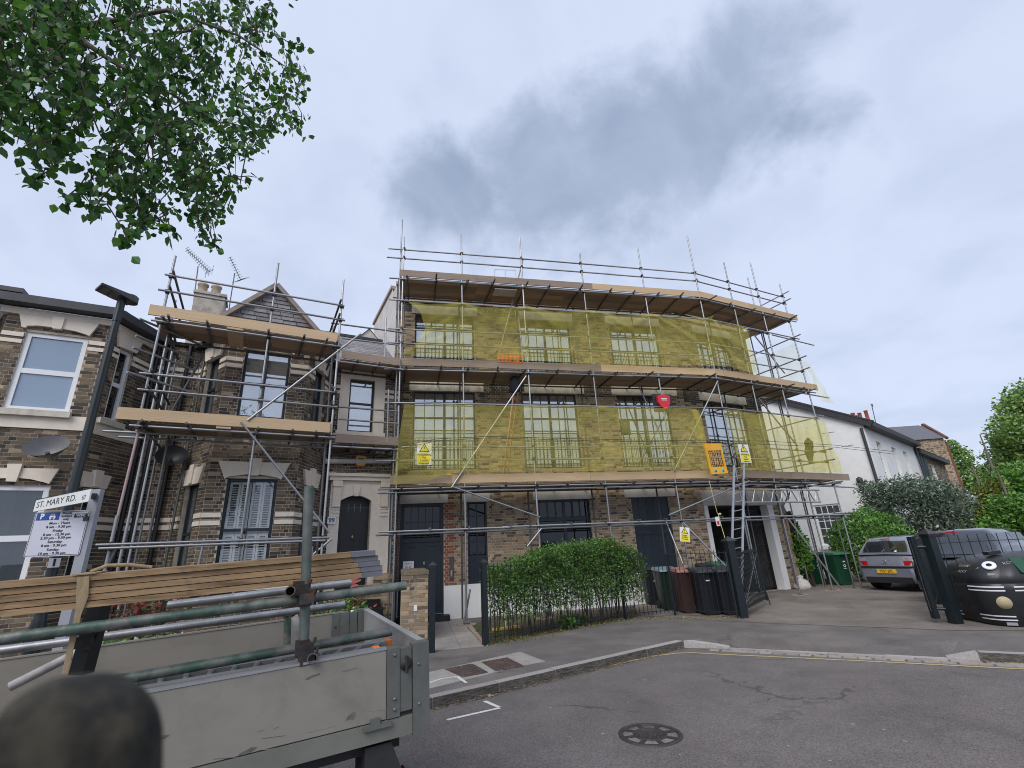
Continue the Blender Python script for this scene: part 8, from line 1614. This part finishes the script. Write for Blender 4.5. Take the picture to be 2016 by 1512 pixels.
mb = MB(); mb.path([Vector((-5.7, 1.7, 4.2)), d_at(-160, 40, 3.9), *lx], [.07, .05, .036, .032, .026, .02, .013, .006], 8); mb.path([lx[1], d_at(90, 85, 3.6), d_at(130, 135, 3.5), d_at(195, 200, 3.35), d_at(260, 270, 3.2)], [.03, .024, .018, .012, .005], 8)
mb.path([lx[2], d_at(220, 120, 3.2), d_at(330, 180, 2.9), d_at(430, 240, 2.8)], [.02, .014, .009, .004], 6); mb.path([lx[3], d_at(330, 20, 3.0), d_at(470, 70, 2.8), d_at(560, 130, 2.7)], [.016, .012, .008, .004], 6); mb.split('branch', BARK, bt)
twigs = MB(); leaves = []; anchors = 0; tries = 0
while anchors < 640 and tries < 20000:
    tries += 1; x, y = rg.uniform(-220, 600), rg.uniform(-160, 430); D = rg.uniform(2.6, 4.3)
    if not (inside(x, y) or (x < -20 and y < 170) or y < -20): continue
    if x < 260 and y > 190 and rg.random() < .45: continue
    p = d_at(x, y, D)
    if p.z > 7.5: continue
    L_ = rg.uniform(.18, .48); d0 = Vector((rg.gauss(0, .5), rg.gauss(0, .5), -1)).normalized(); pts = [p]; dcur = d0
    for k in range(5): dcur = (dcur + Vector((rg.gauss(0, .25), rg.gauss(0, .25), -.18))).normalized(); pts.append(pts[-1] + dcur * L_ / 5)
    ok = [q for q in pts if (lambda a: inside(*a) or (a[0] < -15 and a[1] < 200) or a[1] < 0)(to_px(q))]
    if len(ok) < 3: continue
    anchors += 1; twigs.path(ok, [.0035] * (len(ok) - 1) + [.0015], 4)
    for q in ok:
        for _ in range(rg.choice((2, 3, 3, 4))): leaves.append((q + Vector((rg.gauss(0, .03), rg.gauss(0, .03), rg.gauss(0, .03))), rg.uniform(.034, .060)))
for (x0, y0), (x1, y1), D in (((175, 335), (128, 400), 2.9), ((180, 340), (176, 425), 2.9), ((430, 335), (505, 355), 2.8), ((405, 430), (428, 500), 2.7), ((540, 60), (602, 100), 2.6), ((560, 190), (594, 268), 2.6), ((255, 440), (248, 480), 2.8), ((500, 200), (497, 292), 2.6), ((520, 10), (540, 38), 2.7), ((90, 330), (62, 365), 3.0), ((330, 430), (345, 468), 2.7)):
    pts = [d_at(x0 + (x1 - x0) * k / 5, y0 + (y1 - y0) * k / 5 + 6 * math.sin(k), D) for k in range(6)]; twigs.path(pts, [.003] * 5 + [.0015], 4)
    for q in pts[1:]:
        for _ in range(2): leaves.append((q + Vector((rg.gauss(0, .015), rg.gauss(0, .015), rg.gauss(0, .015))), rg.uniform(.042, .066)))
props(twigs.build('twigs', TWIG, bt), kind='stuff')
vis = sorted(range(len(leaves)), key=lambda i: (not (0 < to_px(leaves[i][0])[0] < 2016 and 0 < to_px(leaves[i][0])[1] < 1512), (leaves[i][0] - CAM).length / leaves[i][1])); one = set(vis[:300]); mb = MB(); lm = []
for k in range(3):
    b = MB(); leaf(b, Vector((0, 0, 0)), 1.0, random.Random(k + 5), 0, 1.2, .80); me = bpy.data.meshes.new('leaf'); me.from_pydata(b.v, [], b.f); me.materials.append(LEAF[k]); lm.append(me)
for i, (p, s_) in enumerate(leaves):
    if i in one:
        m = Matrix.Rotation(rg.uniform(0, 6.28), 4, 'Z') @ Matrix.Rotation(rg.gauss(0, .5), 4, 'X') @ Matrix.Scale(s_, 4); m.translation = p; piece('leaf', lm[pickm(rg)], bt, m)
    else: leaf(mb, p, s_, rg, pickm(rg), .75, .80)
mb.build('foliage', LEAF, bt, kind='stuff')

# ================================================================ the blurred thing at the edge of the lens
c = CAM + ray(142, 1502) * .15; u_ = _u; mb = MB(); rows = []; rq = random.Random(4)
ex, ey, ez = _r, _u, -_f
for i in range(15):
    th = math.pi * .5 * i / 8 if i <= 8 else None
    if i <= 8: k, h = math.sin(th) ** .62, math.cos(th)
    else: k, h = 1.0, -(i - 8) * .35
    rows.append([c + (ex * math.copysign(abs(math.cos(a)) ** .8, math.cos(a)) * .0257 * k + ez * math.sin(a) * .017 * k + ey * (h * .0250)) * (1 + .008 * math.sin(a * 5 + i * .8)) for a in (2 * math.pi * j / 40 for j in range(40))])
mb.grid(rows, 0, True, True); mb.face(rows[-1])
props(mb.build('fuzzy_object', M('dark_brown_felt', (.042, .037, .026), .5, 45, .98, col2=(.010, .010, .009), s2=60, mix2=(.42, .60)), None, loc=c), 'dark brown fuzzy rounded object close to the lens, blurred, lower left corner', 'blurred object')
